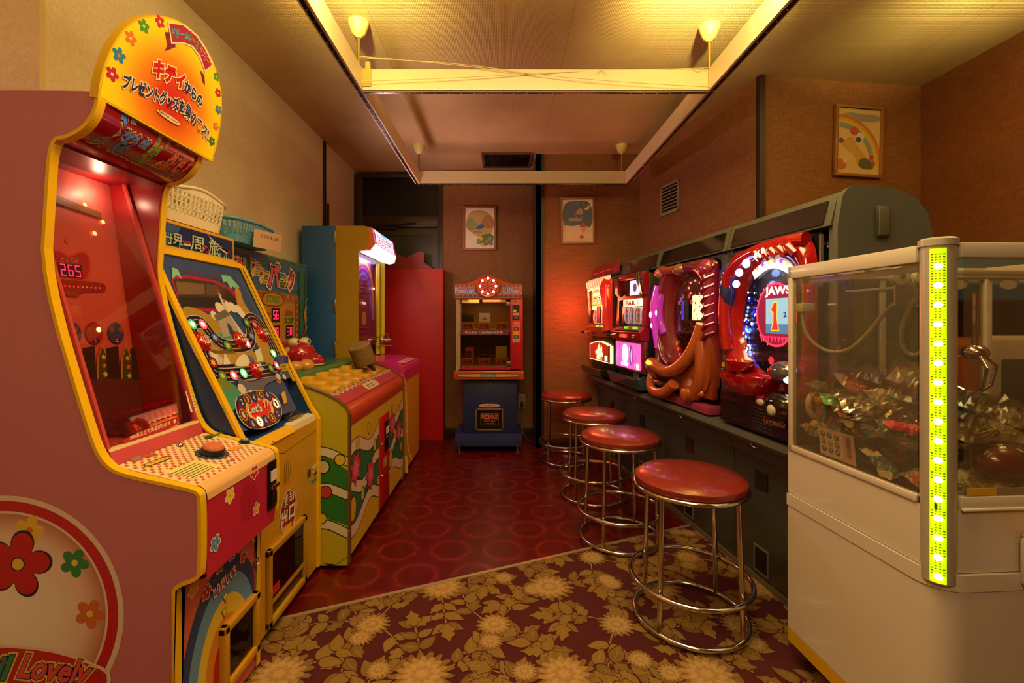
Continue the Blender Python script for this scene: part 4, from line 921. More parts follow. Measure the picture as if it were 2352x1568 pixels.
for (q_0, q_1, w0, w1) in ((ya, yb, zb - .022, zb), (ya, yb, za, za + .022), (ya, ya + .022, za, zb), (yb - .022, yb, za, zb)): b.box((-.773, q_0, w0), (-.757, q_1, w1), D, .003)
b.box((-.772, ya + .02, za + .065), (-.762, yb - .02, za + .08), D); dr = b.build('prize_door', T2); b = MB(); b.box((-.7718, ya + .02, za + .02), (-.7712, yb - .02, zb - .02), m('#1e1208', .2)); b.box((-.766, ya + .02, za + .08), (-.764, yb - .02, zb - .02), glass('#b09878', .8)); b.box((-.7638, ya + .03, za + .09), (-.7632, ya + .08, za + .12), m('#b81c18', .5)); b.build('door_window', dr)
b = MB()
for (x, y) in ((-.82, 1.50), (-.82, 1.85), (-1.28, 1.50), (-1.28, 1.85)): b.lathe([(.02, 0), (.02, .012), (.009, .014), (.009, .032), (0, .032)], (x, y, 0), STEEL, 16)
b.build('levelling_foot', T2); b = MB(); b.box((-1.34, Y0 + .01, .03), (-1.33, Y1 - .01, 1.275), m('#5a4a30', .6)); b.box((-1.34, Y0, .03), (-.78, Y1, .045), m('#4a3a18', .6)); b.build('back_panel', T2)
# ================================================================ crocodile hammer game
T3 = Thing('hammer_game_machine', 'wide hammer game with jungle score board and red crocodile head', 'arcade machine', (-.95, 2.43, 0))
Y0, Y1 = 1.91, 2.96
YG = m('#b0a01c', .4, var=.12); OR = m('#c8701c', .35)
pf = [(-1.26, .02), (-.655, .02), (-.648, .03), (-.648, .655), (-.66, .682), (-.70, .715), (-.76, .745), (-.84, .772), (-.92, .79), (-1.26, .80)]
for (ya, yb) in ((Y0, Y0 + .018), (Y1 - .018, Y1)):
    b = MB(); b.prism(pf, 'y', ya, yb, YG if ya == Y0 else m('#c88420', .4)); b.build('side_panel', T3)
    L, R = stroke(pf[1:], .008); b = MB(); b.prism(list(L) + list(R)[::-1], 'y', ya - .002, yb + .002, m('#8a6a30', .3, .6)); b.build('edge_trim', T3)
cv = Canvas((-1.26, Y0, 0), (1, 0, 0), (0, 0, 1)); K = m('#1a120c', .5); WA = m('#c8bca0', .45)
cv.pp([(726, 1040), (760, 1055), (801, 1082), (801, 1208), (780, 1200), (750, 1190), (726, 1180)], m('#1f6a2c', .45))
def wave(pts, w1=.042, w2=.034):
    cv.pline(pts, w1, K, 2); cv.pline(pts, w2, WA, 2)
wave([(722, 1036), (742, 1036), (768, 1044), (785, 1055), (801, 1060)]); wave([(722, 1124), (750, 1118), (775, 1128), (801, 1138)]); wave([(722, 1204), (752, 1203), (775, 1213), (801, 1226)])
cv.disc(cv.px(781, 1056), .025, K); cv.disc(cv.px(781, 1056), .021, m('#c8b020', .45)); cv.disc(cv.px(738, 1190), .025, K); cv.disc(cv.px(738, 1190), .021, m('#c8b020', .45))
cv.disc(cv.px(742, 1072), .030, K); cv.disc(cv.px(742, 1072), .025, m('#b8a888', .45)); cv.disc(cv.px(748, 1130), .028, K); cv.disc(cv.px(748, 1130), .024, m('#a83828', .45))
cv.pp([(745, 1293), (760, 1300), (770, 1295)], K); cv.pline([(762, 1302), (780, 1290), (800, 1277)], .0015, K)
o = cv.build('side_print', T3)
b = MB(); b.box((-.68, Y0 + .018, .05), (-.650, Y1 - .018, .64), m('#c8a424', .4, var=.12)); b.box((-1.25, Y0 + .02, .03), (-.68, Y1 - .02, .05), K); b.box((-1.26, Y0 + .018, .03), (-1.25, Y1 - .018, .79), m('#6a5a20', .6)); b.build('front_panel', T3)
cv = Canvas((-.6497, 0, 0), (0, 1, 0), (0, 0, 1)); GR = m('#1f6448', .45)
def yz(y, z): return (y, z)
FX0, FX1 = Y0 + .02, Y1 - .02
def wv(z0, amp, ph, n=40): return [(FX0 + (FX1 - FX0) * i / n, z0 + amp * sin(2 * pi * (i / n * 2.2 + ph))) for i in range(n + 1)]
top, bot = wv(.475, .03, .1), wv(.175, .035, .62)
cv.poly(top + bot[::-1], GR)
for (z, a_, p_) in ((.475, .03, .1), (.325, .035, .35), (.175, .035, .62)):
    cv.line(wv(z, a_, p_), .058, K); cv.line(wv(z, a_, p_), .050, m('#cdb8a4', .45))
r = random.Random(3)
for (y, z, rx) in ((2.03, .50, .022), (2.20, .53, .020), (2.30, .42, .022), (2.10, .25, .022), (1.965, .235, .038), (2.36, .22, .018), (2.66, .53, .02), (2.86, .50, .022), (2.72, .38, .018), (2.62, .25, .038), (2.88, .25, .02)):
    cv.disc((y, z), rx * 1.15, K, ry=rx * 1.5); cv.disc((y, z), rx, m('#c8a020', .45), ry=rx * 1.33)
# pink coral shapes between the waves (plain stand-ins)
for (y, z) in ((2.0, .40), (2.22, .30), (2.66, .44), (2.82, .36)):
    P = smooth(star(y, z, .085, .045, 7, y * 5), 1, True); cv.poly([(y + (p.x - y) * 1.1, z + (p.y - z) * 1.07) for p in P], K); cv.poly(P, m('#b83c50', .45)); cv.poly([(y + (p.x - y) * .5, z + (p.y - z) * .5) for p in P], m('#d06878', .45))
cv.build('front_print', T3)
b = MB(); b.box((-.6497, 2.37, .06), (-.640, 2.56, .54), m('#a81410', .35), .003); dr = b.build('coin_door', T3)
coin_mech(dr, -.640, 2.45, 2.52, .34, .50)
b = MB(); b.box((-.640, 2.43, .26), (-.6392, 2.50, .31), m('#a8882c', .5)); b.build('door_label', dr)
b = MB()
for z in (.395, .23): b.lathe([(.007, 0), (.006, .005), (0, .006)], (-.640, 2.40, z), STEEL, 12, ax='x')
b.build('door_knob', dr)
# padded lip, rules strip, deck
b = MB(); lp = smooth([Vector(p) for p in [(-.745, .735), (-.69, .70), (-.655, .672), (-.643, .645), (-.648, .60)]], 2); b.sheet(lp, 'y', Y0 + .018, Y1 - .018, m('#b8401c', .3, coat=.3)); b.build('front_lip', T3)
k0, k1 = Vector((-.92, .735)), Vector((-.69, .705))
b = MB(); b.prism([(-.94, .74), (-.745, .722), (-.72, .715), (-.72, .69), (-.94, .70)], 'y', Y0 + .018, Y1 - .018, m('#4a4a58', .5)); b.build('deck', T3)
dn3 = Vector((-.75 + .655, 0, .738 - .672)); cv = Canvas((-.657, 0, .680), (0, 1, 0), dn3)
cv.rect(Y0 + .03, .022, Y1 - .03, .095, m('#a83c48', .4)); cv.rect(2.30, .03, 2.52, .075, m('#c8b894', .4), .02)
for k in range(2): cv.rect(2.34, .042 + k * .014, 2.48 - k * .03, .046 + k * .014, K)
P = []; n = 60
for i in range(n + 1): y = Y0 + .03 + (Y1 - Y0 - .06) * i / n; P.append((y, .088 + .008 * sin(i * 1.7)))
cv.line(P, .014, m('#c8b898', .4)); cv.line(P, .003, K)
cv.build('lip_print', T3)
# green jungle shelf and front wall of the dens
b = MB(); b.prism([(-1.25, .80), (-.93, .81), (-.905, .80), (-.90, .785), (-.91, .765), (-1.25, .75)], 'y', Y0 + .01, Y1 - .01, m('#3f7838', .3, var=.35)); b.build('shelf', T3)
b = MB(); b.box((-.95, Y0 + .018, .72), (-.93, Y1 - .018, .78), m('#b08020', .4)); b.build('den_wall', T3)
for k in range(5):
    yc = 2.06 + k * .165; b = MB()
    for (x0, x1, z1, w) in ((-.93, -.86, .795, .036), (-.87, -.80, .772, .044), (-.81, -.745, .750, .052)):
        b.box((x0, yc - w, .715), (x1, yc + w, z1), m('#d8a41c', .35), .007, 2)
    dn_ = b.build('crocodile_den', T3)
    b = MB(); b.box((-.934, yc - .06, .765), (-.928, yc + .035, .783), BLACK); b.build('den_opening', T3)
# score board
b = MB(); b.box((-1.345, Y0 + .03, .03), (-1.262, Y1 - .03, 1.392), m('#b88a1c', .4), .01, 2); b.box((-1.345, Y0 + .03, 1.385), (-1.258, Y1 - .03, 1.400), m('#4a8a60', .35), .004); bd = b.build('score_board', T3)
cv = Canvas((-1.2618, 0, 0), (0, 1, 0), (0, 0, 1))
def bm_(c): return m(c, .35)
cv.rect(Y0 + .04, .80, Y1 - .038, 1.382, bm_('#3a6a90'))
for k in range(18):      # palm leaves
    y, z = Y1 - .058 - (k % 3) * .045, 1.36 - (k // 3) * .095; cv.poly([(y, z), (y - .03, z - .03), (y - .015, z - .13), (y + .012, z - .05)], bm_(('#2a5a1c', '#3f7a28', '#1c4418')[k % 3]))
for k in range(8): y, z = 2.14 + (k % 4) * .03, 1.375 - (k // 4) * .08; cv.poly([(y, z), (y + .05, z - .02), (y + .075, z - .10), (y + .02, z - .06)], bm_(('#2a6a1c', '#1c4a18')[k % 2]))
cv.rect(2.12, .80, 2.80, 1.205, bm_('#a87420'), .03); cv.rect(2.12, .82, 2.75, 1.15, bm_('#c08c28'), .02)
cv.line([(2.77, .82), (2.77, 1.18)], .03, bm_('#7a4c18')); cv.line([(2.12, 1.185), (2.78, 1.185)], .03, bm_('#9a641c'))
for k in range(9): cv.disc((2.772, 1.14 - k * .036), .010, bm_('#c88c6c'), n=14)
for y in (2.22, 2.29, 2.66, 2.72): cv.disc((y, 1.185), .012, bm_('#d08c7c'), n=14)
cv.poly(smooth([(2.36, 1.155), (2.40, 1.125), (2.58, 1.125), (2.62, 1.16), (2.58, 1.20), (2.40, 1.20)], 1, True), bm_('#5a4014')); cv.poly(smooth([(2.37, 1.155), (2.41, 1.13), (2.57, 1.13), (2.61, 1.16), (2.57, 1.195), (2.41, 1.195)], 1, True), bm_('#c89028'))
cv.poly([(2.37, 1.16), (2.40, 1.18), (2.40, 1.14)], bm_('#d0706c')); cv.poly([(2.61, 1.16), (2.58, 1.18), (2.58, 1.14)], bm_('#d0706c'))
cv.text('START', (2.42, 1.145), (2.565, 1.145), (2.42, 1.185), bm_('#5a9a20'), bm_('#1c3008'), .05, .04, px=False)
cv.text('namco', (2.10, 1.31), (2.22, 1.31), (2.10, 1.345), bm_('#c81820'), bm_('#e8dcd0'), .16, .03, px=False)
CR = bm_('#e8dcc8')
for t, x0, z0, x1, h, c in (('ワ', 2.27, 1.275, 2.315, .075, '#d8b020'), ('ニ', 2.315, 1.285, 2.365, .055, '#d8b020'), ('ワ', 2.345, 1.245, 2.39, .07, '#d8b020'), ('ニ', 2.39, 1.25, 2.44, .055, '#d8b020'), ('パ', 2.43, 1.225, 2.56, .135, '#d8607c'), ('ニ', 2.56, 1.24, 2.625, .07, '#4a9a28'), ('ッ', 2.60, 1.235, 2.655, .065, '#d8c030'), ('ク', 2.65, 1.225, 2.74, .12, '#c02020')):
    cv.text(t, (x0, z0), (x1, z0), (x0, z0 + h), bm_(c), K, .10, .05, px=False, out2=CR, ow2=.16)
cv.rect(2.26, 1.0, 2.34, 1.105, bm_('#901810')); cv.text('PASELI', (2.27, 1.05), (2.33, 1.05), (2.27, 1.065), bm_('#d86040'), px=False)
for (t, y, z, c) in (('おくったワニ', 2.34, 1.075, '#a85018'), ('かまれた', 2.34, .985, '#a84048')): cv.text(t, (y + .01, z - .035), (y + .12, z - .035), (y + .01, z + .025), bm_(c), bm_('#3a1c08'), .04, .03, px=False)
cv.text('本日の', (2.62, 1.075), (2.72, 1.075), (2.62, 1.11), bm_('#c86860'), K, .05, .03, px=False); cv.text('スコア', (2.61, 1.03), (2.73, 1.03), (2.61, 1.065), bm_('#3a8a28'), K, .05, .03, px=False)
for (t, y, z) in (('56', 2.47, 1.04), ('28', 2.47, .945), ('38', 2.63, .945), ('9', 2.47, .825)):
    cv.rect(y, z, y + .085, z + .075, bm_('#200408')); digits(cv, t, y + .008 + (.035 if len(t) == 1 else 0), z + .015, .068 if len(t) == 2 else .034, .048, m('#ff2048', e=2.6))
for k in range(5): cv.poly([(2.86, 1.06 + .02 * k), (2.90, 1.20 - .05 * k), (2.88, 1.06 - .02 * k)], bm_('#c89828'))
cv.line([(2.86, .82), (2.87, .95), (2.89, 1.06)], .008, bm_('#3a6a20'))
for k in range(6): cv.line([(2.875, .86 + k * .06), (2.912, .89 + k * .06)], .005, bm_('#d0b070'))
for k in range(10): a_ = k * .7; cv.poly([(2.83, .84), (2.83 + .06 * cos(a_) - .01, .86 + .06 * sin(a_)), (2.83 + .06 * cos(a_) + .01, .84 + .06 * sin(a_))], bm_(('#4a6a20', '#8a6a28')[k % 2]))
for (y, z) in ((2.86, .92), (2.84, .96), (2.87, .98)): cv.disc((y, z), .010, bm_('#a82020'), n=12)
cv.rect(2.62, .83, 2.73, .93, bm_('#8a5a20'), .03)
cv.build('board_print', bd)
# crocodile head sculpture and small coloured shapes on the shelf
def xf(c, rz=0, s=1): return Matrix.Translation(c) @ Matrix.Rotation(rz, 4, 'Z') @ Matrix.Scale(s, 4)
HM = xf((-1.075, 2.45, .81), radians(-28), .95); RD = m('#a81828', .2, coat=.7); CRM = m('#d8cc98', .25, coat=.5)
b = MB(HM)
b.ball((-.03, 0, .055), (.085, .085, .075), RD, 20, 14); b.ball((.05, 0, .032), (.075, .058, .045), RD, 20, 12); b.ball((.10, 0, .028), (.04, .05, .036), RD, 18, 12)
for k in range(4): b.tube([(.0 + k * .022, .055 - .003 * k, .05), (.0 + k * .022, .03, .098 - k * .009), (.0 + k * .022, -.03, .098 - k * .009), (.0 + k * .022, -.055 + .003 * k, .05)], .004, RD, 6)
hd = b.build('crocodile_head', T3)
b = MB(HM); b.ball((.035, 0, .008), (.105, .075, .018), CRM, 20, 8); b.tube([(-.07, .085, .0), (-.05, .088, .05), (-.03, .075, .10)], .012, CRM, 8); b.tube([(-.07, -.085, .0), (-.05, -.088, .05), (-.03, -.075, .10)], .012, CRM, 8); b.build('jaw', hd)
for sy in (.036, -.036):
    b = MB(HM); b.ball((-.035, sy, .128), (.034, .034, .026), CRM, 18, 12); ey = b.build('eye', hd)
    b = MB(HM); b.ball((-.006, sy + .004, .132), (.008, .009, .010), BLACK, 10, 8); b.build('pupil', ey)
b = MB(HM)
for sy in (.022, -.022): b.ball((.128, sy, .048), (.007, .007, .005), BLACK, 8, 6)
b.build('nostril', hd)
b = MB(); b.ball((-1.2, 2.52, .83), (.07, .14, .07), m('#2f7848', .3), 18, 10); b.ball((-1.2, 2.42, .86), (.06, .09, .08), m('#a01828', .3), 18, 10); b.build('crocodile_body', T3)
b = MB(); OG = m('#c88a38', .25, coat=.4)
for (x, y, r) in ((-1.0, 2.19, .036), (-.975, 2.25, .040), (-1.0, 2.31, .036)): b.ball((x, y, .825), (r, r, r * .8), OG, 14, 10)
b.build('orange_mound', T3)
b = MB(); b.ball((-1.13, 2.20, .84), (.05, .08, .05), m('#4a3a78', .3), 14, 10); b.ball((-1.18, 2.26, .87), .022, m('#801818', .15, coat=1), 14, 10); b.build('purple_mound', T3)
# soft hammer resting on the deck, on its cord
TH = Thing('hammer', 'worn tan padded hammer resting head-up on the hammer game deck', 'hammer', (-.80, 2.72, .74))
HMx = Matrix.Translation((-.803, 2.655, .80)) @ Matrix.Rotation(radians(20), 4, 'X') @ Matrix.Rotation(radians(-14), 4, 'Y')
b = MB(HMx); b.lathe([(.0, -.002), (.058, 0), (.064, .008), (.062, .10), (.066, .112), (.058, .118), (.0, .112)], (0, 0, 0), m('#8a6c34', .9, bump=.5, bs=120), 24); b.build('head', TH)
b = MB(HMx); b.tube([(.0, 0, .005), (.018, .012, -.03), (.03, .02, -.062)], [.016, .015, .012], m('#3a3424', .6), 10); b.tube([(.028, .018, -.05), (.036, .024, -.075)], .011, m('#b08a48', .6), 10); b.build('handle', TH)
b = MB(); b.tube(smooth([(-.66, 2.94, .70), (-.64, 2.985, .66), (-.632, 2.985, .4), (-.628, 2.985, .2), (-.60, 2.99, .13)], 2), .004, m('#b89448', .8), 6); b.tube([(-.64, 2.985, .16), (-.635, 2.985, .05)], .012, m('#b89448', .8), 6); single(b, 'rope', 'yellowed cord dangling at the far corner of the hammer game', 'cord', (-.635, 2.975, .05))

# ================================================================ tall blue and yellow machine
T4 = Thing('castle_prize_machine', 'tall blue and yellow prize machine with a glowing white sign and castle window', 'arcade machine', (-1.1, 3.3, 0))
Y0, Y1 = 3.0, 3.60
b = MB(); b.box((-1.333, Y0, .03), (-1.108, Y1, 1.672), m('#1e5294', .4, var=.1), .003); b.build('rear_cabinet', T4)
pf = [(-1.106, .79), (-.957, .79), (-.957, 1.492), (-.953, 1.505), (-.945, 1.511), (-.905, 1.514), (-.897, 1.522), (-.893, 1.64), (-.90, 1.662), (-.915, 1.672), (-1.106, 1.672)]
for (ya, yb) in ((Y0, Y0 + .02), (Y1 - .02, Y1)): b = MB(); b.prism(pf, 'y', ya, yb, m('#a88418', .4, var=.1)); b.build('side_door', T4)
b = MB()
for z in (1.55, 1.10, .82):
    b.box((-1.118, Y0 - .006, z), (-1.104, Y0 + .001, z + .085), STEEL, .002)
    for dz in (.006, .075):
        for dx in (-.024, .012): b.lathe([(.004, 0), (.003, -.003), (0, -.003)], (-1.106 + dx, Y0 - .001, z + dz), BRASS, 8, ax='y')
b.build('hinge', T4)
b = MB(); b.prism([(-.96, 1.515), (-.885, 1.515), (-.85, 1.56), (-.872, 1.665), (-.91, 1.672), (-.96, 1.672)], 'y', Y0 + .02, Y1 - .001, m('#d87838', .3)); b.prism([(-.96, 1.505), (-.88, 1.51), (-.848, 1.555), (-.86, 1.50), (-.90, 1.49)], 'y', Y0 + .02, Y1, m('#fff0ff', e=1.3)); b.build('sign_box', T4)
sv = Vector((-.872 + .85, 0, 1.665 - 1.56)); cv = Canvas((-.8485, 0, 1.558), (0, 1, 0), sv); 
LW = m('#ffe6fa', e=.95); cv.rect(Y0 + .025, .002, Y1 - .01, .105, LW); PK = m('#e858c8', e=.7); PU = m('#5a1a78', .4)
cv.rect(Y0 + .025, .002, Y0 + .06, .105, PK); cv.rect(Y1 - .04, .002, Y1 - .01, .105, PK); cv.rect(Y0 + .22, .085, Y0 + .38, .105, m('#58b8f0', e=1.5), .008)
cv.poly([(Y0 + .04, .03), (Y0 + .07, .04), (Y0 + .065, .08), (Y0 + .045, .09), (Y0 + .05, .06)], PU); cv.poly([(Y1 - .05, .01), (Y1 - .02, .02), (Y1 - .03, .07), (Y1 - .05, .06)], PU)
cv.text('フィーバーチャンス', (Y0 + .10, .058), (Y1 - .08, .058), (Y0 + .10, .076), m('#7a2068', .4), px=False, bold=.05); cv.text('キャッスル', (Y0 + .12, .036), (Y1 - .12, .036), (Y0 + .12, .052), m('#904010', .4), px=False, bold=.05)
for k in range(9): cv.rect(Y0 + .09 + k * .048, .014 + (k % 2) * .006, Y0 + .112 + k * .048, .020 + (k % 2) * .006, m('#3a3058', .4))
cv.build('sign_print', T4)
b = MB(); b.box((-.975, Y1 - .11, .79), (-.955, Y1 - .02, 1.50), m('#d8d020', .35)); b.box((-.958, Y1 - .075, .79), (-.952, Y1 - .070, 1.50), m('#6a6a18', .4)); b.prism([(-.975, .78), (-.935, .79), (-.935, 1.515), (-.975, 1.515)], 'y', Y1 - .02, Y1, m('#d8cc20', .35)); b.build('window_frame', T4)
b = MB(); b.box((-1.02, Y0 + .02, .79), (-1.0, Y1 - .1, 1.50), m('#6a3468', .5)); b.build('play_board', T4)
cv = Canvas((-.9995, 0, 0), (0, 1, 0), (0, 0, 1))
A0, A1 = Y0 + .03, Y1 - .11; cy = (A0 + A1) / 2
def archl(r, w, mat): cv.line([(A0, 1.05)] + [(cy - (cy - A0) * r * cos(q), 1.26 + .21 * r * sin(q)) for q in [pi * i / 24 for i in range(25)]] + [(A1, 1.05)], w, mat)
archl(.97, .03, m('#e08838', .4, e=.35)); archl(.8, .02, m('#a848a8', .4, e=.3)); archl(.6, .02, m('#5868c8', .4, e=.3))  # board prints given a faint glow in place of light inside the window
for k in range(9): cv.rect(cy - .15 + k * .035, 1.2 - (k * 5 % 7) * .02, cy - .13 + k * .035, 1.32 - abs(k - 4) * .015, m(('#7a58a8', '#4a6aa8', '#a87848')[k % 3], .4))
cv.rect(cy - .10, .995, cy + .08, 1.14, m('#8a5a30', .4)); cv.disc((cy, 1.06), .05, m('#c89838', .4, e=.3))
for k in range(12): cv.poly([(A0 + k * .038, .93), (A0 + .018 + k * .038, .96), (A0 + .036 + k * .038, .93), (A0 + .036 + k * .038, .90), (A0 + k * .038, .90)], m('#a85020', .4))
cv.rect(A0, .79, A1 + .05, .86, m('#3a1440', .4)); digits(cv, '0', cy - .10, .81, .04, .04, m('#ff3050', e=3)); digits(cv, '1', cy + .04, .815, .03, .03, m('#ff3050', e=3)); cv.text('HIT', (cy - .10, .855), (cy - .07, .855), (cy - .10, .865), m('#e8c8e0', e=.6), px=False)
for k in range(5): cv.poly([(cy - .03 + k * .016, .80), (cy - .026 + k * .016, .84 + (k == 2) * .012), (cy - .018 + k * .016, .80)], m('#c87868', e=.4))
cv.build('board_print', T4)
b = MB()
for k in range(15):
    z = 1.36 - k * .028; l = .07 + (k * 37 % 11) * .012; y = A0 + .02 + (k * 53 % 9) * .02
    b.box((-.998, y, z), (-.972, y + l, z + .003), m('#c8b8d8', .2, coat=.5))
b.build('acrylic_step', T4)
b = MB()
for k in range(4): b.ball((-.99, cy - .05 + k * .018, 1.17), .007, m('#ffc078', e=6), 8, 6)
b.ball((-.985, A1 - .03, 1.29), .008, m('#ffd0a0', e=9), 10, 8)
b.build('lamp', T4)
b = MB(); b.box((-.966, Y0 + .02, .88), (-.963, Y1 - .11, 1.50), glass('#f0e4ff', 1)); b.build('glass_pane', T4)
b = MB(); b.tube([(-.955, Y0 + .02, .915), (-.90, Y1 - .15, .93), (-.90, Y1 - .05, .955), (-.90, Y1 - .05, .88)], .005, CHROME, 8); b.tube([(-.95, Y1 - .15, .85), (-.86, Y1 - .02, .855)], .005, CHROME, 8); b.lathe([(.035, 0), (.035, .01), (.02, .03), (0, .03)], (-.94, Y1 - .07, .895), BRASS, 18, ax='x'); b.tube([(-.92, Y1 - .07, .895), (-.87, Y1 - .07, .895)], .014, CHROME, 10); b.build('handle_wheel', T4)
b = MB(); b.prism([(-1.105, .79), (-.80, .775), (-.70, .755), (-.665, .735), (-.655, .71), (-.66, .64), (-1.105, .64)], 'y', Y0 + .02, Y1, m('#c82878', .3, coat=.4)); dk = b.build('control_deck', T4)
cv = Canvas((-.70, 0, .7565), (0, 1, 0), Vector((-.10, 0, .02))); cv.rect(Y0 + .12, -.02, Y1 - .1, .03, m('#d8a878', .4), .01); cv.text('ご注意', (Y0 + .15, -.012), (Y1 - .15, -.012), (Y0 + .15, .02), m('#a82820', .4), px=False); cv.build('deck_label', dk)
b = MB(); b.box((-1.105, Y0 + .02, .03), (-.665, Y1, .66), m('#c89420', .4)); b.build('lower_cabinet', T4)
lamp('castle_tube', 'AREA', (-.982, 3.25, 1.49), 2.2, (1, .78, .95), .02, size_y=.35)
lamp('sign_glow_fill', 'AREA', (-.83, 3.3, 1.60), 6.0, (1, .62, .62), .10, rot=(0, radians(-115), 0), size_y=.5)  # added area light before the sign, tilted up to tint the ceiling

# ================================================================ red cabinet in the back corner
T = Thing('red_cabinet', 'plain bright red tall cabinet standing before the dark door', 'cabinet', (-.80, 4.05, 0))
b = MB(); b.box((-1.1, 3.975, .0), (-.527, 4.125, 1.50), m('#c00c10', .5, var=.08), .004); b.build('body', T)
b = MB(); b.box((-1.28, 3.80, .0), (-1.11, 4.10, 1.45), m('#980a0e', .5, var=.08), .004); b.build('side_wing', T)
b = MB(); b.prism([(-1.09, 1.502), (-.70, 1.502), (-.70, 1.645), (-.74, 1.655), (-.86, 1.60), (-1.0, 1.66), (-1.08, 1.69)], 'y', 4.01, 4.06, m('#9a0c10', .5)); b.prism([(-.70, 1.502), (-.62, 1.502), (-.70, 1.56)], 'y', 4.02, 4.05, m('#9a0c10', .5)); single(b, 'folded_board', 'red folded boards lying on top of the red cabinet', 'board', (-.8, 4.05, 1.5))

# ================================================================ Pocket Lifter
T5 = Thing('prize_lifter_machine', 'small red and orange lifter prize machine on a blue pedestal at the back wall', 'arcade machine', (-.11, 3.85, 0))
RL = m('#a8141c', .35, var=.05); OL = m('#b84c18', .3, coat=.3); BP = m('#1c2858', .4, var=.1)
YF = 3.62
b = MB(); b.prism([(YF - .03, .10), (YF - .03, .055), (4.02, .055), (4.02, .14), (YF + .04, .14)], 'x', -.385, .150, BP); b.build('base', T5)
b = MB(); b.box((-.325, YF + .05, .14), (.108, 4.0, .60), BP, .006); b.build('pedestal', T5)
b = MB()
for x in (-.35, .115): b.lathe([(.022, 0), (.022, .01), (.01, .014), (.01, .056), (0, .056)], (x, YF + .02, 0), BRASS, 14)
for x in (-.35, .115): b.lathe([(.022, 0), (.022, .01), (.01, .014), (.01, .056), (0, .056)], (x, 3.97, 0), BRASS, 14)
b.build('foot', T5)
b = MB(); b.box((-.12 - .0, YF + .042, .555), (-.10, YF + .05, .565), BLACK); b.lathe([(.008, 0), (.007, -.005), (0, -.005)], (-.11, YF + .05, .535), BRASS, 12, ax='y'); b.build('lock', T5)
fy = YF + .05; cv = Canvas((0, fy, 0), (1, 0, 0), (0, 0, 1))
cv.pp([(1098, 931), (1106, 927), (1143, 927), (1150, 931), (1143, 935), (1106, 935)], m('#c8a8a0', .4), 1); cv.text('ありがとう', (1112, 935), (1137, 935), (1112, 928), m('#c03838', .4)); cv.build('pedestal_label', T5)
b = MB(); fz0, fz1, fx0, fx1 = at(0, 988, fy).z, at(0, 938, fy).z, at(1092, 0, fy).x, at(1156, 0, fy).x
for (a0, a1, c0, c1) in ((fx0, fx1, fz1 - .012, fz1), (fx0, fx1, fz0, fz0 + .012), (fx0, fx0 + .012, fz0, fz1), (fx1 - .012, fx1, fz0, fz1)): b.box((a0, fy - .012, c0), (a1, fy, c1), m('#8a7a5c', .35, .6), .002)
dr = b.build('prize_door', T5)
b = MB(); b.box((fx0 + .01, fy - .006, fz0 + .01), (fx1 - .01, fy - .002, fz1 - .01), m('#160808', .2)); b.build('door_flap', dr)
cv = Canvas((0, fy - .0065, 0), (1, 0, 0), (0, 0, 1)); cv.pline([(1104, 949), (1145, 949), (1145, 976), (1104, 976)], .003, m('#a87838', .4), 0, True)
cv.text('PRIZE OUT', (1105, 962), (1144, 962), (1105, 952), m('#c83820', .4), m('#c89838', .4), .06, .02); cv.text('ENGLISH', (1112, 969), (1137, 969), (1112, 965), m('#a86820', .4)); cv.text('SUCCESS', (1113, 974), (1136, 974), (1113, 971), m('#a86820', .4)); cv.build('flap_print', dr)
# body
zb, zt = at(0, 873, YF).z, at(0, 685, YF).z
bx0, bx1 = -.375, .155
b = MB(); b.box((bx0, YF, .625), (bx0 + .02, 4.0, zt), m('#a89068', .35)); b.build('side_glass_frame', T5)
b = MB(); b.box((at(1172, 0, YF).x, YF, .66), (bx1, 4.0, zt), RL, .004); cpn = b.build('control_column', T5)
b = MB(); b.box((bx0, 3.985, .625), (bx1, 4.0, zt), m('#8a5a18', .5)); b.box((bx0, YF + .01, .62), (bx1, 4.0, .63), m('#8a2018', .5)); b.build('inside_back', T5)
b = MB(); b.box((bx0 + .02, YF + .002, .655), (at(1172, 0, YF).x, YF + .015, .68), RL); b.box((bx0 + .02, YF, .66), (bx0 + .035, YF + .012, zt), m('#a89068', .35)); b.build('window_frame', T5)
mz = at(0, 758, YF).z
for z, nm in ((mz, 'shelf'), (.68, 'shelf')):
    b = MB(); b.box((bx0 + .02, YF + .03, z), (at(1172, 0, YF).x, 3.98, z + .008), m('#c89848', .4)); b.box((bx0 + .02, YF + .028, z - .022), (at(1172, 0, YF).x, YF + .032, z), m('#201a28', .4)); sh = b.build(nm, T5)
cv = Canvas((0, YF + .001, 0), (1, 0, 0), (0, 0, 1))
cv.pp([(1056, 757), (1170, 757), (1170, 769), (1056, 769)], m('#6a2838', .4)); cv.text("Let's Challenge!!", (1077, 768), (1146, 768), (1077, 759), m('#98b0a8', .4), NAVY, .05, .03)
for x in (1071, 1151): p = cv.px(x, 763); cv.poly(star(p.x, p.y, .015, .007, 5, pi / 2), m('#d8a048', .4))
for i in range(5): cv.pp([(1157 + i * 3, 758 + (i % 2) * 5), (1159.5 + i * 3, 758 + (i % 2) * 5), (1159.5 + i * 3, 763 + (i % 2) * 5), (1157 + i * 3, 763 + (i % 2) * 5)], m('#2a2868', .4))
cv.pp([(1061, 688), (1101, 688), (1101, 691), (1061, 691)], m('#c8b020', .4)); cv.pp([(1061, 691), (1101, 691), (1101, 696), (1061, 696)], m('#c8b898', .4)); cv.pp([(1108, 688), (1162, 688), (1162, 694), (1108, 694)], m('#c88040', .4)); cv.text('おとりやすくなっています', (1112, 693), (1160, 693), (1112, 689), m('#d8c090', .4))
cv.build('window_print', T5)
